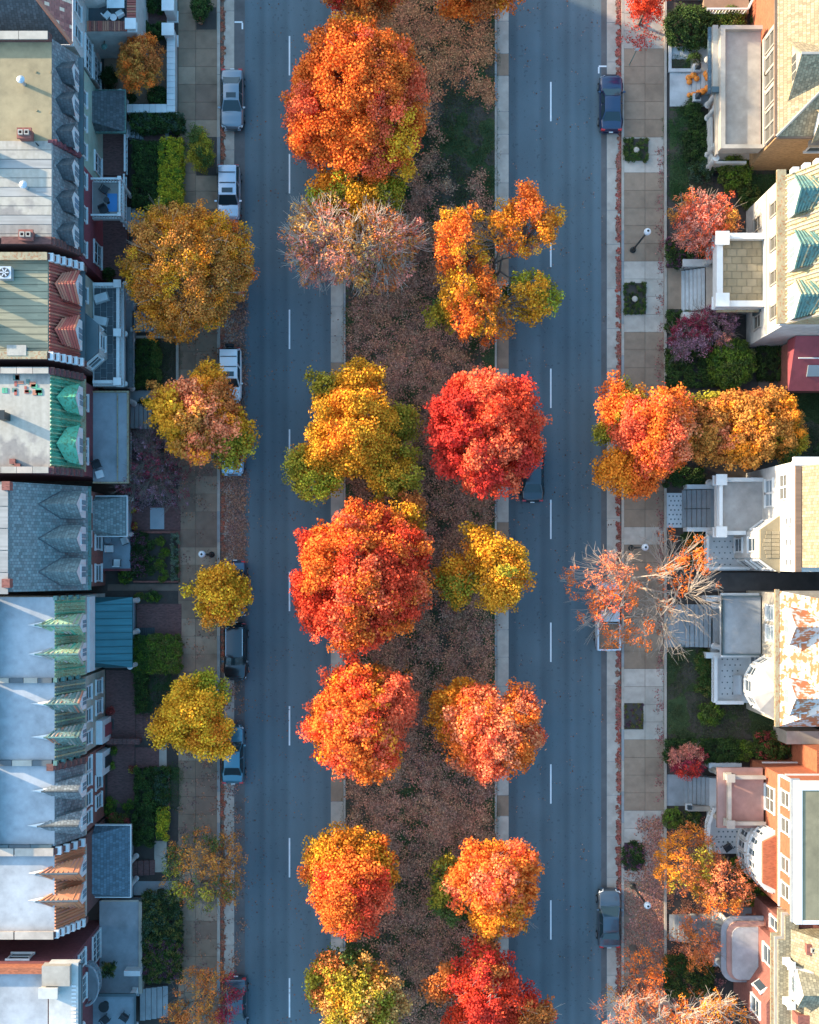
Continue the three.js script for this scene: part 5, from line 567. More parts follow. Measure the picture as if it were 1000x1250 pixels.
// ---------------------------------------------------------------- trees
const C = { red: [0.64, 0.05, 0.03], scarlet: [0.78, 0.08, 0.03], coral: [0.86, 0.155, 0.06], orange: [0.85, 0.195, 0.03], amber: [0.82, 0.28, 0.025], gold: [0.74, 0.34, 0.025], yellow: [0.86, 0.45, 0.03], olive: [0.38, 0.3, 0.03], green: [0.09, 0.13, 0.03], lime: [0.4, 0.38, 0.03], brown: [0.58, 0.235, 0.045], rust: [0.56, 0.17, 0.04], pink: [0.66, 0.24, 0.16], peach: [0.84, 0.255, 0.1], plum: [0.24, 0.035, 0.06], wine: [0.32, 0.03, 0.05], mauve: [0.3, 0.16, 0.2], tan: [0.64, 0.34, 0.09] };
let treeNo = 0;
function tree(name, label, cx, cy, lobes, o) {
  const sd = 1003 + 137 * ++treeNo; reseed(sd);
  const hm = o.mid ?? 6, bx = X(o.bx ?? cx, o.bx ? 0 : hm), bz = Z(o.by ?? cy, o.by ? 0 : hm);
  const t = thing(name, label, 'tree', [bx, 0.12, bz], 0, o.group);
  const puffs = [], CL = o.clump ?? CLUMP[treeNo % 3], step = o.step ?? 0.62, pr = o.puff ?? 0.6;
  for (const [dx, dy, rx, ry, top, bot, dens = 1, cols] of lobes) {
    const h0 = (top + bot) / 2, hv = (top - bot) / 2, wx = X(cx + dx, hm) - bx, wz = Z(cy + dy, hm) - bz, k = (EYE - hm) / EYE / S, a = Math.max(rx * k - 0.5, rx * k * 0.78), b = Math.max(ry * k - 0.5, ry * k * 0.78);
    const n = Math.round(dens * 2 * Math.PI * a * b / (step * step)), ph = rr(0, 50);
    for (let i = 0; i < n; i++) {
      let y = i < n * 0.72 ? rr(-0.15, 1) : rr(-0.9, 0.3); const th = rr(0, 6.2832), s = Math.sqrt(Math.max(0, 1 - y * y));
      const bump = 0.62 + 0.46 * vn(th * 1.5 + 20 + ph, y * 2 + 20, 997, sd) + 0.26 * vn(th * 4.2 + 20 + ph, y * 4 + 20, 997, sd + 1), f = (i % 9 === 0 ? rr(0.35, 0.7) : rr(0.84, 1.03)) * Math.min(bump, 1.14);
      puffs.push({ x: wx + a * s * Math.cos(th) * f, y: h0 + hv * y * (0.6 + 0.4 * f) - 0.12, z: wz + b * s * Math.sin(th) * f, cols, nx: s * Math.cos(th), nz: s * Math.sin(th), ny: y });
    }
  }
  // limbs: a few anchors carry the rest
  const K = o.limbs ?? 9, top = Math.min(...lobes.map(l => l[5])) , fork = Math.max(1.1, o.fork ?? top + 0.8), L = new G(), T0 = new G();
  const tr = o.trunk ?? 0.2; T0.lathe(0, 0, [[tr * 1.5, -0.1], [tr * 1.1, 0.4], [tr, fork * 0.6], [tr * 0.85, fork]], 8); T0.build('trunk', o.bark ?? M.bark, t);
  const anchors = [], lead = []; for (let i = 0; i < K; i++) { const q = puffs[Math.floor(R() * puffs.length)]; const e = [q.x * 0.62, fork + (q.y - fork) * 0.66, q.z * 0.62]; let s0 = [0, fork - 0.15, 0], w0 = tr * 0.62; if (i > 3) { let bd = 1e9; for (const q2 of lead) { const d = Math.hypot(q2[0] - e[0], q2[1] - e[1], q2[2] - e[2]); if (d < bd) { bd = d; s0 = q2; w0 = tr * 0.4; } } } const cv = rr(-0.35, 0.35), ex = e[0] - s0[0], ez = e[2] - s0[2], P = (t, k) => [s0[0] + ex * t - ez * cv * k + rr(-0.15, 0.15), s0[1] + (e[1] - s0[1]) * Math.pow(t, 0.75), s0[2] + ez * t + ex * cv * k + rr(-0.15, 0.15)], m = P(0.35, 0.22), m2 = P(0.7, 0.2); L.tube(s0, m, w0, w0 * 0.75, 5).tube(m, m2, w0 * 0.75, w0 * 0.5, 5).tube(m2, e, w0 * 0.5, tr * 0.18, 5); lead.push(i < 4 ? m : m2); anchors.push(e, m2); }
  const leaf = [], thin = o.leaf ?? 1, base = o.cols, lr = o.lr ?? 0.045;
  puffs.forEach((q, i) => {
    let best = anchors[0], bd = 1e9; for (const e of anchors) { const d = (e[0] - q.x) ** 2 + (e[1] - q.y) ** 2 + (e[2] - q.z) ** 2; if (d < bd) { bd = d; best = e; } }
    const m = [best[0] * 0.5 + q.x * 0.5 + rr(-0.25, 0.25), best[1] * 0.5 + q.y * 0.5 + rr(-0.1, 0.3), best[2] * 0.5 + q.z * 0.5 + rr(-0.25, 0.25)];
    if (i % (o.skip ?? 3) === 0) { L.tube(best, m, lr, lr * 0.65, 3).tube(m, [q.x, q.y, q.z], lr * 0.65, lr * 0.3, 3);
      if (o.twigs) for (let j = 0; j < o.twigs; j++) { const a = [q.x + q.nx * rr(0, 0.6) + rr(-0.7, 0.7), q.y + rr(-0.1, 0.6), q.z + q.nz * rr(0, 0.6) + rr(-0.7, 0.7)], s = R() < 0.5 ? m : [q.x, q.y, q.z]; L.tube(s, a, 0.017, 0.009, 3); if (R() < 0.7) L.tube([(s[0] + a[0]) / 2, (s[1] + a[1]) / 2, (s[2] + a[2]) / 2], [a[0] + rr(-0.4, 0.4), a[1] + rr(-0.1, 0.3), a[2] + rr(-0.4, 0.4)], 0.012, 0.008, 3); } }
    const px = q.x * 0.45, pz = q.z * 0.45; if (vn(px + 40, pz + q.y * 0.4 + 40, 991, sd + 3) > thin + (1 - thin) * (o.ragged ?? 0.25)) return;
    const set = q.cols ?? base, w = Math.min(0.999, Math.max(0, (vn(q.x * 0.38 + 60, q.z * 0.38 + q.y * 0.2 + 60, 991, sd + 9) * 1.7 - 0.35) * 0.8 + 0.2 * R())), col = C[set[Math.floor(w * set.length)]], j0 = jit(col, 0.13);
    const nc = o.nc ?? 4; for (let j = 0; j < nc; j++) leaf.push({ p: [q.x + rr(-pr, pr), q.y + rr(-pr, pr) * 0.7, q.z + rr(-pr, pr)], s: rr(0.75, 1.2) * (o.cs ?? 1), spin: rr(0, 6.28), tx: rr(-0.6, 0.6), tz: rr(-0.6, 0.6), c: jit(j0, 0.12) });
  });
  L.build('limbs', o.bark ?? M.bark, t); scatter('crown', CL, leafMat, leaf, t);
  return t;
}
const GM = 'trees on the grass median', GS = 'street trees before the row houses', GD = 'trees before the detached houses';
tree('maple_tree', 'largest orange maple, broad crown beside a red and grey thinning tree', 434, 134, [[0, -5, 78, 90, 11.5, 3.5], [-42, -5, 42, 70, 8, 3, 0.8], [36, 15, 48, 64, 10, 3.5, 0.8, ['amber', 'yellow', 'orange']], [0, 100, 62, 34, 7, 2.5, 1, ['gold', 'olive', 'lime', 'amber']]], { mid: 6.5, cols: ['amber', 'orange', 'orange', 'coral', 'orange'], limbs: 12, group: GM, trunk: 0.3, twigs: 1, bark: M.barkPale });
tree('thinning_tree', 'half bare median tree with pale twigs and dull pink leaves', 430, 296, [[0, 0, 84, 60, 9, 3, 1], [-40, 10, 42, 42, 7, 2.5, 0.8], [62, -14, 28, 24, 7.5, 4, 0.8]], { mid: 6, cols: ['rust', 'pink', 'brown', 'tan', 'pink', 'rust'], leaf: 0.8, nc: 3, cs: 0.9, clump: CLUMPTHIN, twigs: 5, skip: 1, bark: M.barkLight, limbs: 14, group: GM });
tree('maple_tree', 'ragged amber tree with green patches and an open forked centre', 608, 328, [[-45, -25, 34, 48, 9.5, 4, 1, ['amber', 'amber', 'gold', 'orange']], [-30, 40, 40, 42, 8.5, 3.5, 1, ['amber', 'gold', 'orange']], [30, -50, 50, 32, 8.5, 4.5, 0.75, ['orange', 'amber', 'gold', 'olive']], [42, 28, 34, 30, 6.5, 3, 1, ['olive', 'green', 'lime', 'gold']], [35, -75, 12, 22, 9.5, 6, 1, ['orange', 'scarlet']], [0, 60, 20, 26, 7, 3, 1, ['orange', 'amber']], [-70, 45, 18, 18, 4.5, 2.2, 1, ['olive', 'green']]], { mid: 6, cols: ['amber', 'orange'], limbs: 12, group: GM, twigs: 2, skip: 1, leaf: 0.72, nc: 3, cs: 0.9, bark: M.bark });
tree('maple_tree', 'golden median tree with three spread lobes across the kerb', 432, 532, [[0, -10, 52, 55, 9.5, 3.5, 1, ['gold', 'amber', 'gold']], [-45, 42, 40, 34, 7.5, 3, 1, ['gold', 'olive', 'lime']], [45, 45, 32, 34, 7.5, 3, 1, ['gold', 'olive', 'gold']], [5, -68, 24, 30, 7.5, 3.5, 1, ['gold', 'olive']], [-32, -62, 22, 18, 6.5, 3.5, 0.8, ['olive', 'gold']], [60, -20, 18, 20, 6.5, 3, 1, ['gold', 'olive']]], { mid: 6, cols: ['gold'], limbs: 11, group: GM });
tree('maple_tree', 'round scarlet pink maple overhanging a dark car on the road', 594, 530, [[0, 0, 68, 74, 10, 3.2], [-5, -30, 55, 42, 9, 3.5, 0.7]], { mid: 6, cols: ['red', 'scarlet', 'coral', 'coral', 'scarlet', 'red'], group: GM, limbs: 11 });
tree('maple_tree', 'huge red orange domed maple, widest crown beside a small golden tree', 441, 706, [[0, -3, 80, 82, 11.5, 3, 1.05], [-30, 20, 54, 54, 9, 3, 0.5], [55, -80, 22, 22, 7, 3, 0.8, ['olive', 'gold', 'rust']]], { mid: 6.5, cols: ['orange', 'scarlet', 'orange', 'coral', 'scarlet', 'scarlet', 'orange'], limbs: 13, group: GM, trunk: 0.3, bark: M.barkPale });
tree('maple_tree', 'small golden tree with bare forked limbs beside the huge red maple', 590, 697, [[22, 0, 36, 46, 8.5, 3.5, 0.9], [-28, 12, 28, 32, 6.5, 3, 1], [-5, -34, 22, 20, 7, 3.5, 0.7]], { mid: 6, cols: ['gold', 'gold', 'amber', 'olive', 'gold'], limbs: 8, group: GM, twigs: 1, bark: M.barkPale });
tree('maple_tree', 'orange and coral maple south of the huge red maple', 440, 882, [[0, 0, 66, 68, 10, 3], [8, -40, 48, 32, 7.5, 3, 0.7, ['orange', 'amber', 'rust']]], { mid: 6, cols: ['orange', 'coral', 'orange', 'scarlet', 'amber', 'coral'], group: GM });
tree('maple_tree', 'peach orange feathery maple, palest of the round crowns', 592, 884, [[8, 6, 58, 56, 9.5, 3, 1.1], [-28, -14, 38, 42, 6.5, 2.8, 0.8, ['orange', 'amber', 'orange']]], { mid: 6, cols: ['orange', 'peach', 'orange', 'coral', 'peach', 'orange'], group: GM, twigs: 1, bark: M.barkPale });
tree('maple_tree', 'compact orange red maple with an amber rim above the brown lawn', 428, 1077, [[2, 12, 50, 52, 10, 3.5, 1.1], [0, -14, 56, 54, 7.5, 3, 0.9, ['amber', 'gold', 'orange', 'amber']]], { mid: 6, cols: ['orange', 'scarlet', 'coral', 'orange'], group: GM });
tree('maple_tree', 'orange maple with bare twigs showing and a dark green flank', 598, 1080, [[4, -12, 56, 48, 9.5, 3.5, 1], [12, 30, 42, 32, 8, 3.5, 0.7, ['amber', 'orange', 'peach', 'tan']], [-44, 18, 26, 40, 5.5, 2, 1, ['green', 'olive', 'green']]], { mid: 6, cols: ['orange', 'coral', 'peach', 'orange', 'amber'], group: GM, twigs: 2, bark: M.barkPale });
tree('maple_tree', 'mottled tree of green, cream yellow and dull red leaves', 436, 1218, [[5, 10, 52, 52, 9, 3, 1, ['olive', 'gold', 'tan', 'brown', 'olive', 'tan']], [-18, -16, 46, 40, 7, 3, 0.9, ['olive', 'rust', 'olive', 'rust', 'green']]], { mid: 6, cols: ['olive', 'gold', 'rust'], group: GM });
tree('maple_tree', 'deep red maple with a bare white branch reaching over the kerb', 594, 1212, [[-5, -15, 36, 52, 9, 3.5, 0.85, ['red', 'scarlet', 'red', 'rust']], [48, 22, 38, 24, 7.5, 3.5, 0.85, ['red', 'scarlet', 'rust']], [10, 40, 70, 24, 7, 3, 1, ['scarlet', 'orange', 'red']], [-55, -8, 22, 18, 6, 3.5, 0.6, ['rust', 'orange']]], { mid: 6, cols: ['red'], group: GM, twigs: 2, skip: 2, leaf: 0.78, bark: M.barkLight, limbs: 12 });
tree('maple_tree', 'red orange crown on the lawn above the largest orange maple', 438, -30, [[0, 0, 66, 52, 10, 3]], { mid: 6, cols: ['scarlet', 'orange', 'rust', 'red'], group: GM });
tree('maple_tree', 'orange crown by the median kerb opposite the navy sedan', 590, -26, [[0, 0, 58, 44, 9, 3]], { mid: 6, cols: ['orange', 'amber', 'rust', 'orange'], group: GM, leaf: 0.8 });
// street trees before the row houses
tree('street_tree', 'wide amber street tree with grey thinning centre over a red car', 232, 332, [[0, 0, 74, 76, 10, 3, 1, ['brown', 'amber', 'brown', 'gold', 'brown']], [38, -20, 44, 50, 8, 3, 0.8, ['amber', 'gold', 'orange']], [-20, 45, 52, 36, 7.5, 2.8, 0.8, ['gold', 'amber', 'brown']], [-30, -50, 36, 30, 7.5, 3, 0.8, ['gold', 'olive', 'brown']]], { mid: 6, cols: ['amber'], leaf: 0.88, nc: 4, cs: 0.8, twigs: 1, skip: 1, bark: M.barkPale, limbs: 12, group: GS });
tree('street_tree', 'rust amber street tree between the white jeep and a pale blue car', 243, 512, [[0, 0, 50, 52, 9.5, 3, 1, ['rust', 'amber', 'peach', 'brown', 'gold']], [-40, -18, 26, 26, 6.5, 3, 0.9, ['brown', 'rust', 'gold']], [35, 20, 28, 38, 6.5, 3, 0.9, ['gold', 'olive', 'brown']], [5, -45, 20, 24, 6.5, 3, 0.8, ['gold', 'brown']]], { mid: 6, cols: ['rust'], group: GS });
tree('street_tree', 'small round yellow street tree hiding part of a dark blue car', 264, 723, [[0, 0, 32, 36, 7, 2.5], [20, -2, 18, 24, 5.5, 2.5, 0.8], [0, 28, 20, 16, 5, 2.5, 0.8, ['gold', 'tan']]], { mid: 4.5, cols: ['yellow', 'gold', 'yellow', 'amber'], group: GS, trunk: 0.12, limbs: 7 });
tree('street_tree', 'bright yellow pointed street tree beside the teal sedan', 236, 876, [[0, -12, 36, 36, 8, 2.5, 1, ['yellow', 'gold', 'yellow']], [-26, 14, 26, 26, 6.5, 2.5, 1, ['gold', 'yellow', 'lime']], [22, 22, 24, 28, 7, 2.5, 1, ['yellow', 'amber', 'yellow']], [14, -36, 20, 20, 5.5, 2.5, 0.8, ['lime', 'gold']]], { mid: 5, cols: ['yellow'], group: GS, trunk: 0.13, limbs: 8 });
tree('street_tree', 'sparse green and wine street tree before the orange tiled house', 247, 1062, [[0, 0, 50, 52, 7, 2.2, 0.9], [25, -5, 26, 50, 5.5, 2.2, 0.6, ['green', 'olive', 'brown']]], { mid: 4.5, cols: ['brown', 'green', 'olive', 'rust', 'green', 'brown'], leaf: 0.75, nc: 4, cs: 0.7, clump: CLUMPTHIN, twigs: 2, skip: 1, group: GS, limbs: 10 });
tree('street_tree', 'dull red street tree over a dark car by the brick house', 246, 1216, [[0, 0, 46, 44, 7, 2.2, 1]], { mid: 4.5, cols: ['rust', 'brown', 'rust', 'rust', 'wine'], leaf: 0.85, nc: 4, cs: 0.75, clump: CLUMPTHIN, twigs: 2, skip: 2, group: GS });
tree('young_tree', 'small upright tree, green below and red above, by the silver SUV', 246, 182, [[0, 6, 15, 20, 4, 0.8, 1.3, ['green', 'green', 'olive', 'green']], [0, -10, 13, 12, 4.4, 2, 1, ['rust', 'olive', 'green', 'rust']]], { mid: 2.5, step: 0.4, puff: 0.3, cs: 0.6, cols: ['olive'], trunk: 0.06, limbs: 5 });
tree('garden_tree', 'round rust orange tree inside the white walled courtyard', 172, 76, [[0, 0, 29, 36, 5.5, 1.5, 1.2]], { mid: 3.8, step: 0.5, puff: 0.4, cs: 0.65, cols: ['rust', 'orange', 'rust', 'brown', 'orange'], trunk: 0.1, limbs: 8 });
tree('garden_shrub_tree', 'purple grey twiggy tree before the green tiled house', 192, 562, [[0, 0, 34, 50, 5, 1, 1], [-30, 34, 26, 26, 4, 1, 0.8], [22, 30, 24, 26, 4, 1, 0.8]], { mid: 3, cols: ['mauve', 'plum', 'mauve'], leaf: 0.55, nc: 3, cs: 0.55, clump: CLUMPTHIN, twigs: 8, skip: 1, limbs: 12, trunk: 0.08 });
// trees before the detached houses
tree('street_tree', 'vivid orange street tree leaning over the road and a brown tree', 793, 527, [[8, 0, 46, 56, 9, 3, 1.1, ['orange', 'coral', 'orange', 'peach', 'amber']], [-36, -40, 24, 28, 6.5, 3, 0.9, ['orange', 'olive', 'rust']], [-30, 46, 34, 28, 6.5, 3, 1, ['orange', 'amber', 'rust']], [-52, -8, 14, 12, 4.5, 3, 0.8, ['olive', 'gold']], [-5, 58, 18, 18, 6, 3, 1, ['orange', 'scarlet']]], { mid: 6, cols: ['orange'], group: GD, limbs: 11 });
tree('garden_tree', 'broad tawny orange tree between the hedge ball and white house', 905, 522, [[15, 0, 54, 48, 8, 2.5, 1.1, ['tan', 'peach', 'amber', 'brown', 'rust']], [-34, 0, 38, 50, 6.5, 2.5, 1, ['brown', 'rust', 'olive']], [52, 10, 28, 36, 6, 2, 0.8, ['brown', 'olive', 'green']]], { mid: 5, cols: ['tan'], nc: 5, cs: 0.85, group: GD, limbs: 10 });
tree('bare_tree', 'almost bare street tree with pale limbs over the white pickup', 785, 722, [[-48, -18, 46, 46, 8, 3.5, 0.6, ['rust', 'orange', 'peach', 'coral']], [-40, 26, 40, 40, 8, 3.5, 0.7, ['coral', 'orange', 'peach']], [46, -6, 46, 58, 9.5, 4, 0.55, ['orange']], [22, 46, 44, 42, 8, 3.5, 0.5, ['orange']], [35, -58, 34, 20, 6, 3, 0.7, ['rust', 'orange', 'rust']]], { mid: 6, bx: 768, by: 715, cols: ['orange'], leaf: 0.5, ragged: 0.12, nc: 3, cs: 0.75, clump: CLUMPTHIN, twigs: 4, skip: 1, bark: M.barkPale, limbs: 16, group: GD, lr: 0.06 });
tree('crape_myrtle', 'pink feathery small tree with pale stems before the white house', 862, 268, [[0, 0, 44, 40, 5, 1.5, 1.1]], { mid: 3.5, cols: ['pink', 'pink', 'coral', 'brown', 'peach'], step: 0.5, leaf: 0.75, nc: 4, cs: 0.75, clump: CLUMPTHIN, twigs: 2, skip: 2, bark: M.barkPale, limbs: 10, trunk: 0.1 });
tree('japanese_maple', 'plum purple low maple with a bent stem beside the hedge ball', 842, 413, [[0, 0, 30, 30, 3.2, 1, 1.1], [16, -22, 20, 16, 3, 1, 0.9]], { mid: 2.2, cols: ['plum', 'wine', 'plum', 'mauve'], step: 0.42, puff: 0.35, leaf: 0.9, nc: 4, cs: 0.55, clump: CLUMPTHIN, twigs: 3, skip: 2, limbs: 8, trunk: 0.07 });
tree('small_tree', 'rosy pink low tree by the porch of the green tiled house', 878, 396, [[0, 0, 24, 30, 3, 0.8, 1.1]], { mid: 2, cols: ['pink', 'coral', 'pink', 'mauve'], step: 0.42, puff: 0.35, leaf: 0.75, nc: 4, cs: 0.5, clump: CLUMPTHIN, twigs: 3, skip: 2, limbs: 7, trunk: 0.06 });
tree('japanese_maple', 'crimson round low maple beside the garden hedge and brick steps', 838, 930, [[0, 0, 24, 24, 3, 0.8, 1.3]], { mid: 2, cols: ['wine', 'red', 'wine', 'pink'], step: 0.4, puff: 0.3, nc: 5, cs: 0.5, clump: CLUMPTHIN, twigs: 1, limbs: 7, trunk: 0.07 });
tree('garden_tree', 'olive and rust tree beside the curved balustrade of the brick house', 842, 1052, [[0, 0, 44, 46, 6, 2, 1]], { mid: 4, cols: ['brown', 'rust', 'olive', 'rust', 'amber'], leaf: 0.85, nc: 4, cs: 0.7, clump: CLUMPTHIN, twigs: 2, skip: 2, limbs: 9, group: GD });
tree('garden_tree', 'amber rust tree in front of the white bow window', 880, 1080, [[0, 0, 42, 36, 6.5, 2, 1.1]], { mid: 4, cols: ['rust', 'amber', 'orange', 'brown', 'peach'], leaf: 0.9, nc: 4, cs: 0.7, clump: CLUMPTHIN, twigs: 2, skip: 2, limbs: 9, group: GD });
tree('garden_tree', 'salmon pink tree beside the rounded white porch roof', 850, 1152, [[0, 0, 30, 36, 5.5, 1.8, 1.1]], { mid: 3.8, cols: ['pink', 'coral', 'peach', 'rust'], leaf: 0.8, nc: 4, cs: 0.65, clump: CLUMPTHIN, twigs: 2, skip: 2, limbs: 9, group: GD });
tree('street_tree', 'thin orange street tree south of the dark grey sedan', 786, 1178, [[0, 0, 30, 46, 6, 2.5, 0.9], [-20, 40, 30, 24, 5.5, 2.5, 0.7]], { mid: 4.2, cols: ['orange', 'rust', 'amber', 'tan'], leaf: 0.7, nc: 3, cs: 0.65, clump: CLUMPTHIN, twigs: 2, skip: 1, limbs: 8, group: GD });
tree('bare_tree', 'large mostly bare tree with long pale limbs and orange remnants', 822, 1236, [[-50, 5, 54, 38, 8, 3.5, 0.6, ['orange', 'rust', 'peach']], [36, 8, 54, 36, 8, 3.5, 0.6, ['orange', 'amber', 'rust']], [0, 20, 60, 40, 9, 4, 0.5, ['orange']]], { mid: 6, cols: ['orange'], leaf: 0.55, ragged: 0.15, nc: 3, cs: 0.75, clump: CLUMPTHIN, twigs: 6, skip: 1, bark: M.barkLight, limbs: 16, group: GD, lr: 0.06 });
tree('street_tree', 'scarlet tree above the big hedge with red leaves beneath it', 793, 2, [[0, -8, 22, 24, 6, 2.2, 1.2]], { mid: 4, cols: ['red', 'scarlet', 'red'], step: 0.5, cs: 0.75, group: GD, trunk: 0.1, limbs: 7 });
// ---------------------------------------------------------------- cars
const carPaint = (rgb, metal = 0.35) => { const m = new THREE.MeshPhysicalMaterial({ roughness: 0.32, metalness: metal, clearcoat: 1, clearcoatRoughness: 0.08, side: THREE.DoubleSide }); m.color.setRGB(...rgb); return m; };
mk('carGlass', [0.02, 0.035, 0.04], null, 0.04); mk('tyre', [0.02, 0.02, 0.02], null, 0.9); mk('rim', [0.5, 0.5, 0.5], null, 0.3, { metalness: 0.8 }); mk('headlamp', [0.75, 0.78, 0.8], null, 0.12); mk('taillamp', [0.45, 0.02, 0.02], null, 0.2); mk('chrome', [0.7, 0.7, 0.7], null, 0.15, { metalness: 0.9 }); mk('plate', [0.7, 0.72, 0.7], null, 0.5);
const lerpTab = (tab, t) => { for (let i = 0; i < tab.length - 1; i++) if (t <= tab[i + 1][0]) { const u = (t - tab[i][0]) / (tab[i + 1][0] - tab[i][0]), s = u * u * (3 - 2 * u); return tab[i][1] + (tab[i + 1][1] - tab[i][1]) * s; } return tab[tab.length - 1][1]; };
function gridGeo(rows) { const p = [], idx = [], n = rows[0].length; rows.forEach(r => r.forEach(v => p.push(...v))); for (let i = 0; i < rows.length - 1; i++) for (let j = 0; j < n - 1; j++) { const a = i * n + j; idx.push(a, a + 1, a + n, a + 1, a + n + 1, a + n); } const g = new THREE.BufferGeometry(); g.setAttribute('position', new THREE.Float32BufferAttribute(p, 3)); g.setIndex(idx); g.computeVertexNormals(); return g; }
const wheelGeo = new G().tube([-0.11, 0, 0], [0.11, 0, 0], 0.33, 0.33, 16).geo(), rimGeo = new G().tube([-0.118, 0, 0], [0.118, 0, 0], 0.2, 0.2, 12).geo();
// kinds: sedan, suv, pickup; nose towards +z before the turn
function car(name, label, px, py, turn, rgb, o = {}) {
  const k = o.kind ?? 'sedan', L = o.L ?? 4.7, W = (o.W ?? 1.84) / 2, t = thing(name, label, k === 'pickup' ? 'pickup' : 'car', [X(px, 0.7), 0.01, Z(py, 0.7)], turn, 'parked cars'), paint = carPaint(rgb, o.metal);
  const tall = k === 'sedan' ? 0 : 1, belt = 0.92 + tall * 0.14, roofY = k === 'sedan' ? 1.45 : k === 'suv' ? 1.72 : 1.8;
  const plan = [[-0.5, 0.62], [-0.485, 0.84], [-0.44, 0.955], [-0.3, 1], [0.3, 1], [0.4, 0.97], [0.46, 0.86], [0.49, 0.68], [0.5, 0.5]];
  const deck = k === 'sedan' ? [[-0.5, 0.62], [-0.485, 0.86], [-0.44, 1.0], [-0.3, 1.04], [-0.2, 1.0], [0.2, 1.0], [0.27, 0.98], [0.42, 0.86], [0.475, 0.74], [0.5, 0.5]] : k === 'suv' ? [[-0.5, 0.7], [-0.485, 1.0], [-0.45, 1.06], [0.2, 1.08], [0.27, 1.1], [0.42, 1.02], [0.475, 0.92], [0.5, 0.6]] : [[-0.5, 0.7], [-0.49, 1.0], [-0.45, 1.05], [-0.09, 1.05], [0.2, 1.08], [0.27, 1.12], [0.43, 1.08], [0.48, 0.98], [0.5, 0.6]];
  const rows = []; for (let i = 0; i <= 44; i++) { const u = -0.5 + i / 44, w = W * lerpTab(plan, u), d = lerpTab(deck, u), z = u * L, r = []; for (let j = -6; j <= 6; j++) { const s = Math.sign(j), a = Math.abs(j); const P = a === 6 ? [w * 0.93, 0.24] : a === 5 ? [w, Math.min(0.5, d * 0.75)] : a === 4 ? [w * 0.985, Math.min(0.74, d * 0.86)] : a === 3 ? [w * 0.93, d - 0.035] : a === 2 ? [w * 0.78, d + 0.0] : a === 1 ? [w * 0.4, d + 0.025] : [0, d + 0.032]; r.push([s * P[0], P[1], z]); } rows.push(r); }
  mesh('body', gridGeo(rows), paint, t); new G().box(-W * 0.9, W * 0.9, 0.2, 0.36, -L * 0.47, L * 0.47).build('underbody', M.black, t);
  // cabin: base ring at the belt, roof ring above
  const [b0, b1, r0, r1] = k === 'sedan' ? [-0.36, 0.235, -0.2, 0.07] : k === 'suv' ? [-0.475, 0.235, -0.43, 0.09] : [-0.1, 0.235, -0.07, 0.1], wb = W * 0.9, wr = W * (k === 'sedan' ? 0.66 : 0.74), y0 = belt + 0.06, ins = 0.035;
  const bb = [[-wb, b0], [wb, b0], [wb, b1], [-wb, b1]], rt = [[-wr, r0], [wr, r0], [wr, r1], [-wr, r1]], V = (p, y) => [p[0], y, p[1] * L];
  const side = (i, name, q0, q1, lift) => { const a = bb[i], b = bb[(i + 1) % 4], c = rt[(i + 1) % 4], d = rt[i], mix = (p, q, u) => [p[0] + (q[0] - p[0]) * u, p[1] + (q[1] - p[1]) * u]; const A = V(mix(a, b, q0), y0), B = V(mix(a, b, q1), y0), Cc = V(mix(d, c, q1), roofY - 0.03), D = V(mix(d, c, q0), roofY - 0.03); const n = new THREE.Vector3().subVectors(new THREE.Vector3(...B), new THREE.Vector3(...A)).cross(new THREE.Vector3().subVectors(new THREE.Vector3(...D), new THREE.Vector3(...A))).normalize(); const cz = new THREE.Vector3(...A).add(new THREE.Vector3(...Cc)).multiplyScalar(0.5); if (n.x * cz.x + n.z * (cz.z - (b0 + b1) / 2 * L) < 0) n.negate(); const off = p => [p[0] + n.x * lift, p[1] + n.y * lift, p[2] + n.z * lift]; const inset = (p, q, f) => p.map((v, m) => v + (q[m] - v) * f); const ctr = [cz.x, cz.y, cz.z]; return new G().quad(...[A, B, Cc, D].map(p => off(inset(p, ctr, name === 'pillar' ? 0 : 0.07)))).build(name === 'pillar' ? 'pillar' : name, name === 'pillar' ? paint : M.carGlass, t); };
  side(2, 'windshield', 0.02, 0.98, 0.012); side(0, 'rear_window', 0.04, 0.96, 0.012); for (const i of [1, 3]) { if (k === 'pickup') side(i, 'side_window', 0.06, 0.94, 0.012); else { side(i, 'side_window', i === 1 ? 0.04 : 0.48, i === 1 ? 0.5 : 0.96, 0.012); side(i, 'side_window', i === 1 ? 0.54 : 0.06, i === 1 ? 0.94 : 0.44, 0.012); } }
  { const g = new G(); g.loft(bb.map(p => V(p, y0 - 0.12)), rt.map(p => V(p, roofY - 0.03))); g.build('cabin', paint, t); const rr2 = []; for (let i = 0; i <= 10; i++) { const u = i / 10, z = (r0 + (r1 - r0) * u) * L, e = Math.min(u, 1 - u) * 10, f = e < 1 ? 0.04 * (1 - e) : 0; rr2.push([-1, -0.7, -0.3, 0, 0.3, 0.7, 1].map(s => [s * wr, roofY - 0.028 - f + 0.05 * (1 - s * s), z])); } mesh('roof', gridGeo(rr2), o.roofMat ?? paint, t); }
  if (o.sunroof) box('sunroof', M.carGlass, t, -wr * 0.62, wr * 0.62, roofY + 0.01, roofY + 0.035, L * (r1 - 0.12), L * (r1 - 0.035));
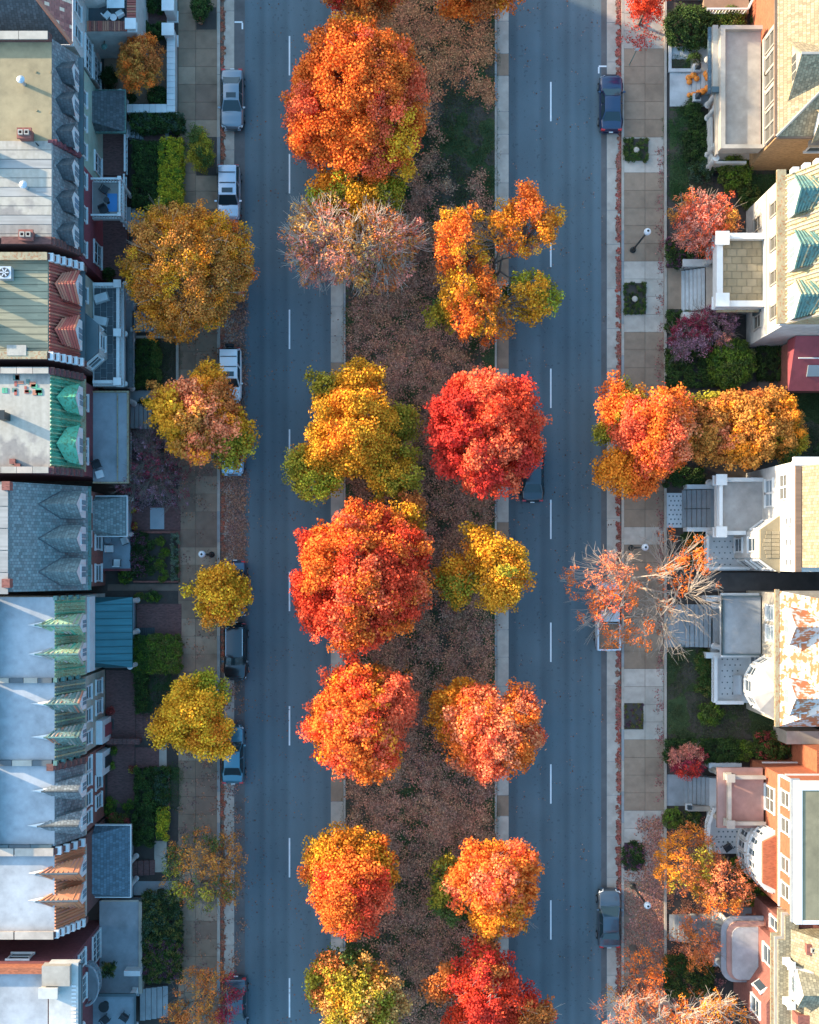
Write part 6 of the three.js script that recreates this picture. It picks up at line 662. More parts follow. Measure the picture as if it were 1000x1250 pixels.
  if (o.rails) for (const s of [-1, 1]) new G().tube([s * wr * 0.93, roofY + 0.07, L * (r0 + 0.03)], [s * wr * 0.93, roofY + 0.07, L * (r1 - 0.03)], 0.022, 0.022, 6).build('roof_rail', M.chrome, t); if (o.bars) for (const u of [0.25, 0.6]) new G().tube([-wr * 0.93, roofY + 0.09, L * (r0 + (r1 - r0) * u)], [wr * 0.93, roofY + 0.09, L * (r0 + (r1 - r0) * u)], 0.03, 0.03, 6).build('cross_bar', M.iron, t);
  for (const s of [-1, 1]) {
    for (const z of [0.31, -0.3]) { const w = mesh('wheel', wheelGeo, M.tyre, t); w.position.set(s * (W - 0.07), 0.33, z * L); mesh('rim', rimGeo, M.rim, w); }
    new G().loft([[s * W * 0.5, 0.62, L * 0.488], [s * W * 0.84, 0.62, L * 0.455], [s * W * 0.9, 0.8, L * 0.44], [s * W * 0.55, 0.78, L * 0.474]].map(p => [p[0], p[1] + tall * 0.12, p[2]]), [[s * W * 0.5, 0.64, L * 0.494], [s * W * 0.87, 0.64, L * 0.462], [s * W * 0.93, 0.8, L * 0.436], [s * W * 0.55, 0.82, L * 0.468]].map(p => [p[0], p[1] + tall * 0.12, p[2]])).build('headlight', M.headlamp, t);
    box('taillight', M.taillamp, t, s > 0 ? W * 0.55 : -W * 0.88, s > 0 ? W * 0.88 : -W * 0.55, 0.72 + tall * 0.1, 0.93 + tall * 0.1, -L * 0.488, -L * 0.455);
    new G().loft([[s * W * 0.95, belt + 0.02, L * 0.185], [s * W * 0.95, belt + 0.02, L * 0.15], [s * W * 0.95, belt + 0.14, L * 0.15], [s * W * 0.95, belt + 0.14, L * 0.185]], [[s * W * 1.15, belt + 0.04, L * 0.18], [s * W * 1.15, belt + 0.04, L * 0.155], [s * W * 1.15, belt + 0.16, L * 0.155], [s * W * 1.15, belt + 0.16, L * 0.18]]).build('mirror', paint, t);
  }
  box('grille', M.black, t, -W * 0.42, W * 0.42, 0.5, 0.68 + tall * 0.15, L * 0.485, L * 0.503); box('license_plate', M.plate, t, -0.16, 0.16, 0.6, 0.7, -L * 0.508, -L * 0.49); for (const z of [1, -1]) new G().box(-W * 0.7, W * 0.7, 0.36, 0.5, z > 0 ? L * 0.47 : -L * 0.507, z > 0 ? L * 0.507 : -L * 0.47).build('bumper', o.bumper ?? paint, t);
  new G().tube([-0.5, belt + 0.09, L * 0.243], [0.1, belt + 0.1, L * 0.236], 0.012, 0.012, 4).build('wiper', M.black, t);
  if (k === 'pickup') { const z0 = -L * 0.47, z1 = -L * 0.11; new G().box(-W * 0.8, W * 0.8, 1.06, 1.085, z0, z1).build('bed_floor', M.wood, t); for (const s of [-1, 1]) box('bed_side', paint, t, s > 0 ? W * 0.8 : -W * 0.94, s > 0 ? W * 0.94 : -W * 0.8, 0.7, 1.3, z0, z1); box('tailgate', paint, t, -W * 0.94, W * 0.94, 0.7, 1.3, z0 - 0.1, z0 - 0.002); }
  if (o.spare) { new G().tube([0, 1, -L * 0.505], [0, 1, -L * 0.505 - 0.2], 0.36, 0.36, 14).build('spare_wheel', M.tyre, t); }
  return t;
}
const DOWN = 0, UP = Math.PI;
car('sedan', 'silver grey sedan with sunroof parked below the white courtyard wall', 283.5, 121, DOWN, [0.17, 0.19, 0.21], { sunroof: true, metal: 0.5 });
car('estate_car', 'pale silver estate car with sunroof and roof bars beside the kerb', 279.5, 236, DOWN, [0.4, 0.42, 0.46], { kind: 'suv', sunroof: true, bars: true, L: 4.4, metal: 0.4 });
car('sedan', 'red car hidden under the wide amber street tree', 285, 328, DOWN, [0.45, 0.015, 0.02], { L: 4.6 });
car('jeep', 'white boxy jeep on the leaf covered kerbside strip', 281, 458, DOWN, [0.7, 0.71, 0.7], { kind: 'suv', L: 4.3, sunroof: true, bars: true, metal: 0, spare: true });
car('hatchback', 'pale blue hatchback mostly under the rust amber street tree', 284, 548, DOWN, [0.3, 0.5, 0.62], { L: 4.1 });
car('sedan', 'dark blue sedan half hidden by the small yellow street tree', 287, 719, DOWN, [0.03, 0.06, 0.1], { L: 4.5 });
car('suv', 'black estate car with silver roof rails between two yellow trees', 288, 795, DOWN, [0.012, 0.013, 0.015], { kind: 'suv', rails: true, L: 4.5 });
car('sedan', 'teal sedan with its nose to the north beside the bright yellow tree', 284.5, 921, UP, [0.05, 0.15, 0.19], { L: 4.6, metal: 0.5 });
car('sedan', 'charcoal car under the dull red street tree', 288, 1228, DOWN, [0.05, 0.06, 0.075], { L: 4.6 });
car('sedan', 'navy sedan parked by the bay corner mark and tan pavement', 746, 126, UP, [0.004, 0.012, 0.05], { L: 4.5, metal: 0 });
car('sedan', 'black car driving past the round scarlet maple', 650, 578, UP, [0.02, 0.022, 0.028], { L: 4.5 });
car('pickup_truck', 'white pickup with an open bed under the almost bare tree', 742, 752, UP, [0.5, 0.52, 0.54], { kind: 'pickup', L: 5.4, W: 1.95, metal: 0.1, bumper: M.chrome });
car('sedan', 'dark grey sedan parked beside the leaf strewn pavement and street lamp', 744, 1121, UP, [0.06, 0.075, 0.09], { L: 4.6, metal: 0.4 });
// ---------------------------------------------------------------- gardens, walls, lamps
const LEAFY = { dark: [0.035, 0.06, 0.02], mid: [0.06, 0.105, 0.025], bright: [0.13, 0.2, 0.025], yellow: [0.5, 0.42, 0.03], olive: [0.14, 0.14, 0.035], blue: [0.06, 0.1, 0.06], red: [0.3, 0.06, 0.05], purple: [0.14, 0.06, 0.09], sage: [0.16, 0.22, 0.14], moss: [0.1, 0.13, 0.03] };
let bushNo = 0;
function foliage(t, pts, cols, cs) { const L = pts.map(p => ({ p, s: cs * rr(0.75, 1.25), spin: rr(0, 6.28), tx: rr(-0.7, 0.7), tz: rr(-0.7, 0.7), c: jit(LEAFY[pick(cols)], 0.22) })); scatter('foliage', CLUMPSMALL, leafMat, L, t); }
function stems(t, n, r, h) { const g = new G(); for (let i = 0; i < n; i++) { const a = i / n * 6.28 + rr(0, 1); g.tube([Math.cos(a) * r * 0.15, -0.1, Math.sin(a) * r * 0.15], [Math.cos(a) * r * 0.6, h * 0.75, Math.sin(a) * r * 0.6], 0.03, 0.012, 4); } g.build('stem', M.bark, t); }
function bush(label, px, py, rx, ry, h, cols, y = 0.15, group, name = 'shrub') { reseed(5000 + 91 * ++bushNo); const k = 1 / S, a = rx * k, b = ry * k, t = thing(name, label, 'shrub', [X(px, y + h / 2), y, Z(py, y + h / 2)], 0, group), P = [], n = Math.round(Math.max(14, 30 * a * b + 46 * h * Math.max(a, b))); for (let i = 0; i < n; i++) { const yy = rr(-0.55, 1), th = rr(0, 6.28), s = Math.sqrt(Math.max(0, 1 - yy * yy)), f = (i % 5 === 0 ? rr(0.3, 0.8) : rr(0.8, 1)) * (0.86 + 0.28 * vn(th * 2 + 30, yy * 2 + 30, 997, bushNo)); P.push([a * s * Math.cos(th) * f, h * 0.45 + h * 0.5 * yy * f, b * s * Math.sin(th) * f]); } stems(t, 5, Math.min(a, b), h); foliage(t, P, cols, Math.min(1, 0.55 + Math.min(a, b) * 0.35)); return t; }
function hedge(label, a, b, c, d, h, cols, y = 0.15, group, cs = 0.8) { reseed(7000 + 91 * ++bushNo); const x0 = X(a, h), x1 = X(b, h), z0 = Z(c, h), z1 = Z(d, h), cx = (x0 + x1) / 2, cz = (z0 + z1) / 2, w = (x1 - x0) / 2, l = (z1 - z0) / 2, t = thing('hedge', label, 'hedge', [cx, y, cz], 0, group), P = [], n = Math.round(4 * w * l * 26 + 2 * (w + l) * h * 14); for (let i = 0; i < n; i++) { const top = R() < 0.62; const e = 0.94 + 0.1 * vn(i * 0.37, 3, 997, bushNo); let x = rr(-w, w), z = rr(-l, l), yy = top ? h * rr(0.82, 1) : rr(0.1, h); if (!top) { if (R() < w / (w + l)) z = l * Math.sign(R() - 0.5); else x = w * Math.sign(R() - 0.5); } P.push([x * e, yy * e, z * e]); } stems(t, 7, Math.min(w, l), h); foliage(t, P, cols, cs); return t; }
function lawn(label, a, b, c, d, y, cols = [0.05, 0.1, 0.025], dens = 6) { struct(box('lawn', M.turf, null, X(a), X(b), 0.02, y - 0.004, Z(c), Z(d))); grassPatch(label, a, b, c, d, dens, y - 0.01, cols); }
function streetLamp(label, bx, by, h, o = {}) { const t = thing('street_lamp', label, 'street lamp', [X(bx), 0.14, Z(by)], 0, 'street lamps'); new G().lathe(0, 0, [[0.24, 0], [0.24, 0.12], [0.15, 0.2], [0.13, 0.7], [0.08, 0.85], [0.065, h - 0.5], [0.12, h - 0.45], [0.14, h - 0.3]], 10).build('pole', M.iron, t); const gl = new THREE.SphereGeometry(0.27, 16, 12); const m = mesh('globe', gl, M.globe, t); m.position.y = h - 0.08; m.scale.set(1, 1.15, 1); new G().lathe(0, 0, [[0.1, h + 0.2], [0.06, h + 0.27], [0.015, h + 0.4]], 8).build('finial', M.iron, t); return t; }
streetLamp('globe street lamp on the tan slabs before the pink crape myrtle', 772, 306, 5.4); streetLamp('globe street lamp on leaf strewn slabs by the dark grey sedan', 772, 1081, 5.4); streetLamp('globe street lamp beside the small yellow street tree', 259, 677, 5.2); streetLamp('globe street lamp at the light slab by the almost bare tree', 770, 669, 5.2);
{ const t = thing('parking_sign', 'thin green post with a small white sign plate on tan slabs', 'sign', [X(768), 0.14, Z(80)]); new G().cyl(0, 0, 0, 3.1, 0.035, 0.03, 6).build('post', M.tileTeal, t); box('sign_plate', M.white, t, -0.16, 0.16, 2.75, 3.2, 0.035, 0.05); }
// planting squares
hedge('clipped green border around the planting square below the navy sedan', 763, 790, 170, 196, 0.35, ['mid', 'dark', 'moss'], 0.15, null, 0.6); hedge('mossy green border around the planting square by the globe lamp', 762.5, 787.5, 346, 383, 0.25, ['moss', 'mid', 'dark'], 0.15, null, 0.5); for (const [px, py] of [[777, 183], [775, 365]]) { const s = tag(mesh('garden_stone', new THREE.IcosahedronGeometry(0.24, 1), M.concreteB, null), py < 200 ? 'pale stone in the clipped square below the navy sedan' : 'grey stone in the mossy square by the globe lamp', 'stone'); s.position.set(X(px, 0.5), 0.52, Z(py, 0.5)); s.scale.y = 0.6; }
hedge('low brown ground cover in the square planting bed by the long lawn', 763, 784, 860, 888, 0.14, ['olive', 'purple', 'olive'], 0.15, null, 0.4); bush('mixed green and purple bush in the square bed above the globe lamp', 773, 1045, 14, 17, 0.7, ['mid', 'purple', 'dark']); 
// ---- west gardens
{ const g = new THREE.Group(); const t = thing('courtyard_wall', 'white stucco courtyard wall with posts around the rust orange tree', 'wall'); const y = 1.5; box('wall', M.whiteWall, t, X(205, y), X(213, y), 0.1, y, Z(42, y), Z(137, y)); box('wall', M.whiteWall, t, X(155, y), X(205, y), 0.1, y, Z(128, y), Z(137, y)); for (const [a, b] of [[205, 213]]) for (let i = 0; i < 13; i++) box('coping', M.white, t, X(a - 1, y), X(b + 1, y), y, y + 0.08, Z(42 + i * 7.3, y), Z(42 + i * 7.3 + 6.9, y)); for (let i = 0; i < 7; i++) box('coping', M.white, t, X(155 + i * 7, y), X(155 + i * 7 + 6.6, y), y, y + 0.08, Z(127.5, y), Z(137.5, y)); post(t, X(206, 2), Z(38, 2), 0.1, 2.3, 0.7, M.white); post(t, X(206, 2), Z(8, 2), 0.1, 2.3, 0.7, M.white); box('wall', M.whiteWall, t, X(205, y), X(213, y), 0.1, y, -52, Z(9, y)); settle(t, X(209), Z(90)); }
struct(box('courtyard_paving', M.paveTanB, null, X(128), X(204), 0.02, 0.2, Z(66), Z(127))); struct(box('brick_path', M.brickPave, null, X(166), X(214), 0.02, 0.2, Z(12), Z(38)));
hedge('dark clipped hedge inside the courtyard gate', 176, 202, 29, 42, 1, ['dark', 'mid']); bush('dark green dome at the top of the courtyard path', 190, 4, 15, 11, 1.2, ['dark', 'mid']); bush('dark bush in the corner of the white courtyard wall', 193, 118, 13, 13, 1.4, ['dark', 'mid']); bush('dark bush against the white house windows', 133, 95, 9, 12, 1.5, ['dark']); bush('conifer shrub growing from the pavement square', 246, 10, 11, 16, 1.8, ['dark', 'mid']); bush('low ivy beside the lamp post of the courtyard', 158, 120, 8, 8, 0.7, ['dark']);
{ const t = thing('flower_pot', 'terracotta pot below the conifer shrub in the pavement', 'pot', [X(246), 0.16, Z(29)]); new G().lathe(0, 0, [[0.16, 0], [0.24, 0.38], [0.27, 0.38], [0.27, 0.44], [0.2, 0.44]], 12).build('pot', M.terracotta, t); new G().cyl(0, 0, 0.36, 0.4, 0.21, 0.21, 12).build('earth', M.soil, t); }
hedge('ivy covered wall beside the steps of the pale green house', 160, 222, 139, 158, 1.4, ['dark', 'mid', 'dark', 'blue']); { const t = thing('garden_steps', 'grey stone steps before the dark slate porch roof', 'steps'); flight(t, 'x-', X(158), X(176), Z(153), Z(172), 0.15, 0.9, 4, M.stepGrey); flight(t, 'x-', X(202), X(216), Z(159), Z(171), 0.05, 0.2, 3, M.stepGrey); settle(t, X(170), Z(163)); } struct(box('brick_path', M.brickPave, null, X(176), X(203), 0.02, 0.19, Z(157), Z(173)));
hedge('dark hedge north of the pair beside the yellow bush', 163, 193, 173, 208, 1.2, ['dark', 'dark', 'mid']); hedge('dark hedge block between porch and yellow bush', 163, 192, 210, 252, 1.2, ['dark', 'mid', 'dark']); hedge('bright yellow leaved hedge along the pavement', 196, 221, 170, 246, 1.3, ['yellow', 'yellow', 'bright'], 0.15, null, 0.85); { const t = thing('garden_steps', 'grey steps beside the balcony of the crimson house', 'steps'); flight(t, 'x-', X(158), X(178), Z(257), Z(280), 0.15, 0.9, 4, M.stepGrey); settle(t, X(168), Z(268)); } bush('potted shrub on the dark brick terrace below the crimson wall', 133, 335, 7, 8, 0.7, ['mid', 'dark'], 0.9);
struct(box('brick_path', M.darkBrick, null, X(126), X(217), 0.02, 0.17, Z(296), Z(350)));
{ const t = thing('garden_steps', 'wide grey wooden steps below the railed terrace', 'steps'); flight(t, 'x-', X(164), X(185), Z(382), Z(406), 0.15, 0.9, 5, M.stepGrey); settle(t, X(174), Z(394)); } { const p = struct(box('checker_paving', M.white, null, X(185), X(199), 0.02, 0.19, Z(394), Z(413))); for (let i = 0; i < 4; i++) for (let j = 0; j < 6; j++) if ((i + j) % 2) box('tile', M.black, p, X(185 + i * 3.5), X(188.5 + i * 3.5), 0.19, 0.2, Z(394 + j * 3.16), Z(397.1 + j * 3.16)); }
{ const t = thing('garden_kerb_wall', 'low pale kerb around the clipped beds below the terrace', 'garden edging'); box('edge', M.concreteA, t, X(166), X(219), 0.1, 0.42, Z(411), Z(414)); box('edge', M.concreteA, t, X(216), X(219), 0.1, 0.42, Z(414) + 0.01, Z(475)); settle(t, X(200), Z(440)); } hedge('clipped green row beside the white balustrade', 167, 182, 416, 472, 0.7, ['mid', 'dark']); hedge('clipped green row at the middle of the walled bed', 186, 195, 416, 470, 0.6, ['mid', 'moss']); lawn('mossy grass in the bed beside the leaf strewn pavement', 196, 216, 415, 472, 0.26, [0.07, 0.09, 0.03]);
{ const t = thing('garden_steps', 'grey timber steps north of the purple twiggy tree', 'steps'); flight(t, 'x-', X(157), X(186), Z(494), Z(524), 0.15, 0.9, 6, M.stepGrey); settle(t, X(170), Z(508)); } struct(box('stone_path', M.stepGrey, null, X(157), X(218), 0.02, 0.18, Z(477), Z(492))); bush('tiny yellow plant beside the timber steps', 179, 491, 4, 4, 0.5, ['yellow']); for (const [px, py] of [[162, 494], [172, 492]]) bush('small dark ball shrub by the timber steps of the maroon house', px, py, 4, 4, 0.6, ['dark'], 0.15, 'ball shrubs by the timber steps');
{ const p = struct(box('brick_path', M.brickPave, null, X(160), X(221), 0.02, 0.18, Z(618), Z(648))); box('mat', M.greyMat, p, X(184), X(201), 0.181, 0.2, Z(620), Z(646)); flight(p, 'x-', X(205), X(221), Z(620), Z(646), 0.05, 0.2, 4, M.brickPave); } for (const y of [622, 642]) bush(y < 630 ? 'orange flowers in a pot north of the brick path' : 'orange flowers in a pot south of the brick path', 163, y, 4, 4, 0.5, ['red', 'yellow', 'red']);
{ const t = thing('flower_bed_edging', 'brick edging around the bed of round clipped balls', 'garden edging'); box('edge', M.redBrick, t, X(164), X(220), 0.1, 0.35, Z(648.5), Z(651)); box('edge', M.redBrick, t, X(164), X(220), 0.1, 0.35, Z(709), Z(711)); box('edge', M.redBrick, t, X(218.5), X(220), 0.1, 0.35, Z(651) + 0.01, Z(709) - 0.01); settle(t, X(190), Z(680)); }
for (const [px, py, r] of [[196, 660, 5.5], [200, 675, 6], [196, 690, 6], [199, 703, 6.5]]) bush('round clipped light green ball in the dark flower bed', px, py, r, r, 0.7, ['bright', 'moss'], 0.2, 'clipped balls in the flower bed'); for (const [px, py] of [[183, 665], [183, 681], [182, 696]]) bush('dark round ball shrub between the light green balls and porch', px, py, 6, 6, 0.6, ['dark', 'mid'], 0.2, 'dark balls in the flower bed'); hedge('dark twiggy border along the porch of the brick house', 162, 178, 652, 702, 0.9, ['dark', 'purple', 'dark']); hedge('silvery green lavender strip by the pavement', 210, 218, 651, 708, 0.5, ['sage', 'sage', 'mid'], 0.2, null, 0.5); bush('green fern below the brick porch wall', 153, 704, 8, 8, 0.8, ['mid', 'bright']); struct(box('stone_path', M.paveBrown, null, X(132), X(222), 0.02, 0.18, Z(713), Z(721))); bush('leafy green bush by the narrow path below the slate house', 186, 728, 9, 6, 0.9, ['mid', 'bright', 'dark']); bush('olive shrub beside the narrow stone path', 170, 729, 7, 5, 0.7, ['olive', 'mid']);
{ const p = struct(box('brick_path', M.brickPave, null, X(168), X(222), 0.02, 0.18, Z(737), Z(776))); flight(p, 'x-', X(202), X(222), Z(738), Z(775), 0.1, 0.22, 4, M.brickPave); } { const t = thing('cellar_grate', 'black iron cellar grate before the teal porch roof', 'grate', [X(178), 0.18, Z(771)]); box('frame', M.iron, t, -0.75, 0.75, 0, 0.05, -0.33, 0.33); for (let i = 0; i < 9; i++) box('bar', M.black, t, -0.7 + i * 0.17, -0.62 + i * 0.17, 0.051, 0.08, -0.3, 0.3); }
hedge('yellow green hedge before the teal porch roof', 183, 219, 777, 820, 1.1, ['moss', 'bright', 'olive'], 0.15, null, 0.9); hedge('green hedge between teal porch and yellow green hedge', 163, 183, 778, 820, 1, ['mid', 'bright', 'mid']); lawn('small green lawn beside the brick courtyard', 178, 210, 822, 868, 0.2, [0.04, 0.1, 0.03]); hedge('green hedge strip along the brick courtyard', 166, 178, 822, 868, 0.8, ['mid', 'dark']);
{ const p = struct(box('brick_courtyard', M.brickPave, null, X(130), X(166), 0.02, 0.22, Z(818), Z(902))); const q = struct(box('brick_path', M.brickPave, null, X(166.5), X(218), 0.02, 0.17, Z(870), Z(901))); flight(q, 'x-', X(170), X(192), Z(872), Z(895), 0.05, 0.24, 4, M.brickPave); } { const t = thing('courtyard_brick_wall', 'low dark brick wall along the south of the brick courtyard', 'wall'); box('wall', M.darkBrick, t, X(132), X(174), 0.1, 0.9, Z(900), Z(906)); for (let i = 0; i < 8; i++) box('coping', M.brickPave, t, X(132 + i * 5.2), X(136.9 + i * 5.2), 0.9, 0.98, Z(899.5), Z(906.5)); settle(t, X(150), Z(903)); } { const t = thing('door_mat', 'dark mat in the brick courtyard by the red door', 'mat', [X(136), 0.221, Z(883)]); new G().box(-0.25, 0.25, 0, 0.02, -0.4, 0.4).build('mat', M.black, t); new G().box(-0.2, 0.2, 0.021, 0.024, -0.35, 0.35).build('weave', M.soil, t); } bush('dark red leaved pot plant on the brick courtyard', 135, 868, 4, 4, 0.6, ['red']);
struct(box('brick_courtyard', M.brickPave, null, X(132), X(165), 0.02, 0.21, Z(909), Z(985))); struct(box('brick_path', M.brickPave, null, X(166), X(195), 0.02, 0.18, Z(912), Z(937))); struct(box('stone_path', M.concreteA, null, X(195), X(204), 0.02, 0.18, Z(900), Z(935)));
for (const [px, py, r, l] of [[136, 917, 5, 'green pot plant beside the white entrance of the slate dormer house'], [136, 936, 5, 'green plant below the windows of the slate dormer house'], [134, 983, 9, 'leafy green shrub in the corner of the slate dormer court'], [156, 983, 7, 'bright green shrub beside the leafy court corner'], [162, 938, 4, 'small amber plant at the court wall']]) bush(l, px, py, r, r, 0.8, py === 938 ? ['yellow', 'red'] : ['bright', 'mid']);
hedge('dark green hedge block along the slate dormer court', 166, 185, 940, 992, 0.9, ['dark', 'mid']); hedge('green bed of mixed plants between hedge and lawn strip', 189, 206, 938, 990, 0.5, ['mid', 'blue', 'dark']); { const t = thing('flower_bed_edging', 'brick edging between the planted strips of the dormer house', 'garden edging'); for (const a of [185.5, 206.5]) box('edge', M.redBrick, t, X(a), X(a + 1.6), 0.1, 0.4, Z(937), Z(991)); settle(t, X(197), Z(964)); } lawn('narrow bright lawn strip by the pavement', 208, 219, 936, 984, 0.24, [0.06, 0.12, 0.03], 9); hedge('yellow leaved row beside the blue porch roof', 193, 204, 989, 1024, 0.9, ['yellow', 'yellow', 'bright'], 0.15, null, 0.8); hedge('dark hedge before the blue porch roof', 163, 186, 995, 1032, 0.9, ['dark', 'mid', 'dark']); hedge('low olive planting under the edge of the blue porch', 131, 156, 994, 1003, 0.5, ['olive', 'moss', 'red']);
{ const t = thing('garden_steps', 'brick steps before the blue porch roof', 'steps'); flight(t, 'x-', X(163), X(190), Z(1049), Z(1067), 0.15, 0.6, 4, M.brickPave); settle(t, X(176), Z(1058)); } struct(box('stone_path', M.concreteA, null, X(189), X(204), 0.02, 0.18, Z(1026), Z(1064))); struct(box('stone_path', M.stepGrey, null, X(163), X(220), 0.02, 0.17, Z(1075), Z(1092)));
hedge('tall dark hedge with rusty tips along the pale terrace', 176, 219, 1092, 1150, 1.5, ['dark', 'olive', 'dark', 'blue']); hedge('brownish hedge south of the tall dark hedge', 176, 219, 1150, 1198, 1.4, ['olive', 'dark', 'purple', 'mid']); { const t = thing('garden_steps', 'pale stone steps below the white porch wall', 'steps'); flight(t, 'x-', X(174), X(206), Z(1202), Z(1240), 0.15, 1, 5, M.stepGrey); settle(t, X(190), Z(1220)); }
{ const t = thing('potted_tree', 'potted bay tree on the pale terrace of the corner house', 'plant', [X(136, 1.3), 1.21, Z(1178, 1.3)]); new G().lathe(0, 0, [[0.22, 0], [0.3, 0.4], [0.34, 0.4], [0.34, 0.46], [0.26, 0.46]], 12).build('pot', M.gutter, t); new G().cyl(0, 0, 0.4, 1, 0.03, 0.03, 5).build('stem', M.bark, t); reseed(62); foliage(t, Array.from({ length: 40 }, () => [rr(-0.5, 0.5), rr(0.8, 1.6), rr(-0.5, 0.5)]), ['mid', 'dark', 'olive'], 0.7); }
// ---- east gardens
bush('big round dark hedge above the white stoop', 842, 32, 33, 25, 1.7, ['mid', 'dark', 'mid']); bush('green shrub between the big round hedge and the stone porch', 892, 24, 18, 16, 1.3, ['mid', 'bright', 'olive']); bush('green shrub in the nook of the tan brick house', 928, 24, 10, 9, 1.2, ['mid', 'olive']);
{ const p = struct(box('stoop_path', M.stepWhite, null, X(817), X(868), 0.02, 0.22, Z(58), Z(131))); box('kerb', M.stepWhite, p, X(815), X(850), 0.1, 0.4, Z(86), Z(90)); box('kerb', M.stepWhite, p, X(815), X(818.5), 0.1, 0.4, Z(58), Z(86)); const t = thing('stoop_steps', 'white stone steps with pumpkins before the cream porch', 'steps'); flight(t, 'x+', X(838), X(868), Z(94), Z(118), 0.2, 1, 6, M.stepWhite); settle(t, X(852), Z(106)); }
lawn('patch of grass enclosed by the white stoop kerb', 818, 842, 74, 86, 0.26, [0.05, 0.1, 0.03]); bush('dark ball shrub beside the stoop lantern', 848, 72, 8, 8, 0.8, ['dark', 'mid']); bush('dark shrub at the corner of the lawn by the pumpkins', 845, 131, 11, 11, 0.9, ['dark', 'mid']);
for (const y of [83, 119]) { const t = thing('pier_lamp', y < 100 ? 'black lantern on the north pier of the pumpkin steps' : 'black lantern on the south pier of the pumpkin steps', 'lamp', [X(851, 1), 0.2, Z(y, 1)]); box('pier', M.stepWhite, t, -0.3, 0.3, 0, 0.9, -0.3, 0.3); box('lantern', M.iron, t, -0.17, 0.17, 0.9, 1.3, -0.17, 0.17); new G().loft([[-0.2, 1.3, -0.2], [-0.2, 1.3, 0.2], [0.2, 1.3, 0.2], [0.2, 1.3, -0.2]], [[-0.04, 1.45, -0.04], [-0.04, 1.45, 0.04], [0.04, 1.45, 0.04], [0.04, 1.45, -0.04]]).build('lantern_cap', M.iron, t); }
{ // pumpkins on the steps
  const pg = (() => { const g = new THREE.SphereGeometry(1, 20, 10), p = g.attributes.position; for (let i = 0; i < p.count; i++) { const x = p.getX(i), y = p.getY(i), z = p.getZ(i), r = 1 + 0.07 * Math.cos(Math.atan2(z, x) * 10) * Math.sqrt(x * x + z * z); p.setXYZ(i, x * r, y * 0.8 * (1 - 0.2 * Math.exp(-8 * (x * x + z * z))), z * r); } g.computeVertexNormals(); return g; })(), sg = new G().tube([0, 0.6, 0], [0.08, 1, 0.03], 0.14, 0.09, 5).geo(); reseed(31);
  [[840, 96, 0.24, 0.32], [841, 101, 0.22, 0.32], [846, 93, 0.26, 0.5], [850, 97, 0.22, 0.62], [862, 92, 0.3, 0.95], [864, 96, 0.3, 0.95], [841, 117, 0.2, 0.32], [846, 116, 0.2, 0.48], [852, 114, 0.22, 0.62], [857, 113, 0.26, 0.78], [863, 109, 0.27, 0.95]].forEach(([px, py, r, y]) => { const t = thing('pumpkin', 'orange pumpkin set out on the white stoop steps', 'pumpkin', [X(px, y), y + r * 0.76, Z(py, y)], rr(0, 6), 'pumpkins on the stoop steps'); const m = mesh('fruit', pg, M.pumpkin, t); m.scale.setScalar(r); const s = mesh('stalk', sg, M.wood, t); s.scale.setScalar(r); });
}
lawn('long green lawn strip beside the tan brick house', 817, 838, 134, 246, 0.2, [0.05, 0.115, 0.03], 8); for (const [px, py, rx, ry] of [[852, 152, 11, 12], [862, 162, 8, 9], [845, 170, 10, 11], [861, 178, 9, 10], [846, 188, 10, 10], [860, 194, 9, 10]]) bush('dark rounded shrub in the double row before the cream porch', px, py, rx, ry, 1, ['dark', 'mid', 'dark'], 0.15, 'rounded shrubs before the cream porch'); bush('large dark ball at the south end of the rounded shrubs', 855, 208, 14, 13, 1.3, ['dark', 'blue']); bush('bright yellow green bush at the corner of the tan brick house', 897, 211, 20, 22, 1.5, ['bright', 'bright', 'moss']); bush('dull green shrub below the bright yellow green bush', 916, 240, 12, 14, 1, ['mid', 'olive']); lawn('grass in the gap between the tan and the white house', 905, 1000, 214, 250, 0.2, [0.05, 0.11, 0.03]); lawn('grass under the rounded shrubs by the cream porch', 838, 870, 134, 250, 0.19, [0.04, 0.08, 0.03], 4);
hedge('dark hedge below the pink crape myrtle', 815, 858, 292, 324, 0.9, ['dark', 'purple', 'mid']); bush('yellow green plant at the kerb under the crape myrtle', 819, 306, 6, 7, 0.6, ['bright', 'yellow']); struct(box('stoop_path', M.paveTanC, null, X(813), X(834), 0.02, 0.2, Z(328), Z(378))); struct(box('garden_path', M.concreteB, null, X(872), X(878), 0.02, 0.19, Z(268), Z(300))); for (const [px, py, r] of [[820, 385, 7], [820, 398, 8], [836, 384, 8]]) bush('dark shrub at the foot of the white steps', px, py, r, r, 0.7, ['dark', 'mid'], 0.15, 'dark shrubs by the white steps'); 
bush('large smooth clipped hedge ball beside the plum maple', 894, 443, 30, 30, 2.3, ['bright', 'moss', 'bright', 'mid']); hedge('dark planting below the maroon roofed wing', 928, 1002, 424, 462, 0.8, ['dark', 'mid', 'dark']); struct(box('garden_path', M.paveBrown, null, X(925), X(1010), 0.02, 0.2, Z(465), Z(480))); lawn('dark shaded lawn north of the tall white house', 930, 1010, 481, 560, 0.2, [0.03, 0.075, 0.025], 7); hedge('dark ground cover under the two orange trees', 815, 880, 428, 470, 0.5, ['dark', 'mid']); hedge('dark hedge under the vivid orange tree by the white porch', 812, 858, 572, 592, 0.9, ['dark', 'mid']);
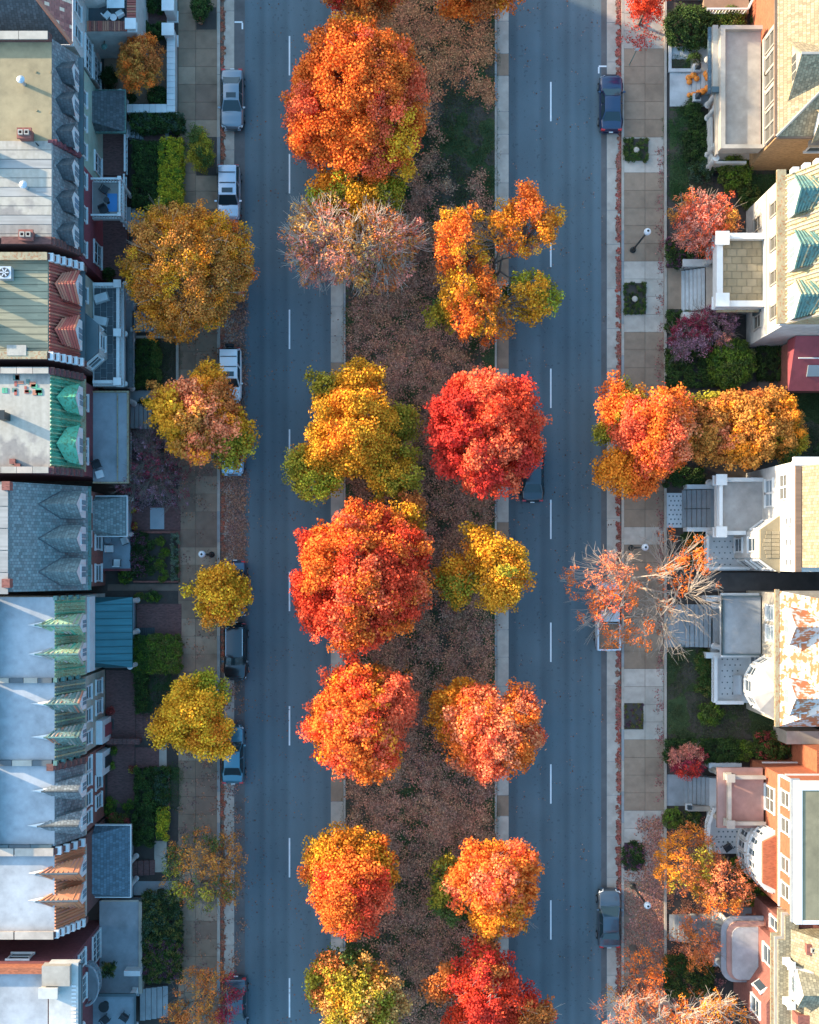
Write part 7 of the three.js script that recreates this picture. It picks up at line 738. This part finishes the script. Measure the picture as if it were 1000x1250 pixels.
{ const p = struct(box('tiled_landing', M.tileFloor, null, X(813), X(834), 0.02, 0.2, Z(602), Z(644))); for (let i = 0; i < 4; i++) for (let j = 0; j < 7; j++) box('accent_tile', M.gutter, p, X(815.5 + i * 4.6 + (j % 2) * 2), X(817.3 + i * 4.6 + (j % 2) * 2), 0.2, 0.208, Z(605 + j * 5.6), Z(606.8 + j * 5.6)); } hedge('dark hedge beside the tiled deck of the tall white house', 836, 860, 652, 690, 1, ['dark', 'mid']); struct(box('alley_paving', M.asphaltOld, null, X(862), X(1040), 0.02, 0.18, Z(699), Z(722))); struct(box('stone_path', M.stepGrey, null, X(813), X(840), 0.02, 0.19, Z(738), Z(790)));
lawn('broad brownish lawn before and beside the cream turret house', 814, 1010, 792, 902, 0.2, [0.08, 0.1, 0.035], 5); for (const [px, py, r, l] of [[861, 802, 10, 'shrub at the north end of the balustrade'], [861, 815, 9, 'shrub below the balustrade middle'], [860, 838, 11, 'round shrub under the balustrade near the green bush']]) bush(l + ' of the dotted deck', px, py, r, r, 0.9, ['mid', 'olive', 'mid']); bush('bright green bush on the lawn below the dotted deck', 868, 872, 16, 13, 1, ['bright', 'mid', 'moss']); hedge('dark clipped hedge along the south of the brown lawn', 814, 902, 905, 930, 0.9, ['mid', 'dark']); bush('lime green clipped ball in the dark hedge', 909, 916, 11, 12, 1.1, ['bright', 'moss']); bush('pink flowering bush beside the lime green ball', 942, 911, 24, 18, 1.3, ['mid', 'moss', 'mid', 'red']); hedge('dark hedge by the side porch of the orange brick house', 968, 1006, 905, 930, 1, ['dark', 'mid']);
struct(box('stone_path', M.stepGrey, null, X(813), X(838), 0.02, 0.19, Z(945), Z(983))); bush('bright green ball at the garden kerb below the stair wall', 821, 1000, 11, 12, 0.9, ['bright', 'moss']); bush('dark shrub between the stair wall and the olive tree', 842, 1000, 13, 12, 0.8, ['dark', 'mid', 'olive']); bush('large leafy green shrub beside the bow window', 925, 1080, 26, 24, 1.8, ['mid', 'bright', 'mid']); bush('green shrub along the wall south of the bow window', 940, 1102, 18, 14, 1.5, ['mid', 'bright']); bush('yellow green plant at the edge of the bow window wall', 905, 1056, 12, 12, 1, ['bright', 'moss']); hedge('dark green shrubs under the bare tree by the porch', 814, 870, 1168, 1215, 0.8, ['dark', 'mid', 'olive']); reseed(888);
drift('orange leaves over the garden ground beside the rounded porch', 240, () => rr(814, 880), 1000, 1265, 0.18, [[0.4, 0.16, 0.08], [0.34, 0.14, 0.1]], LITTERFINE, [0.7, 1.2]); drift('purple brown leaves over the yard below the purple twiggy tree', 160, () => rr(157, 220), 520, 618, 0.17, [[0.2, 0.12, 0.13], [0.16, 0.1, 0.1]], LITTERFINE, [0.7, 1.2]);
renderer.render(scene, camera);
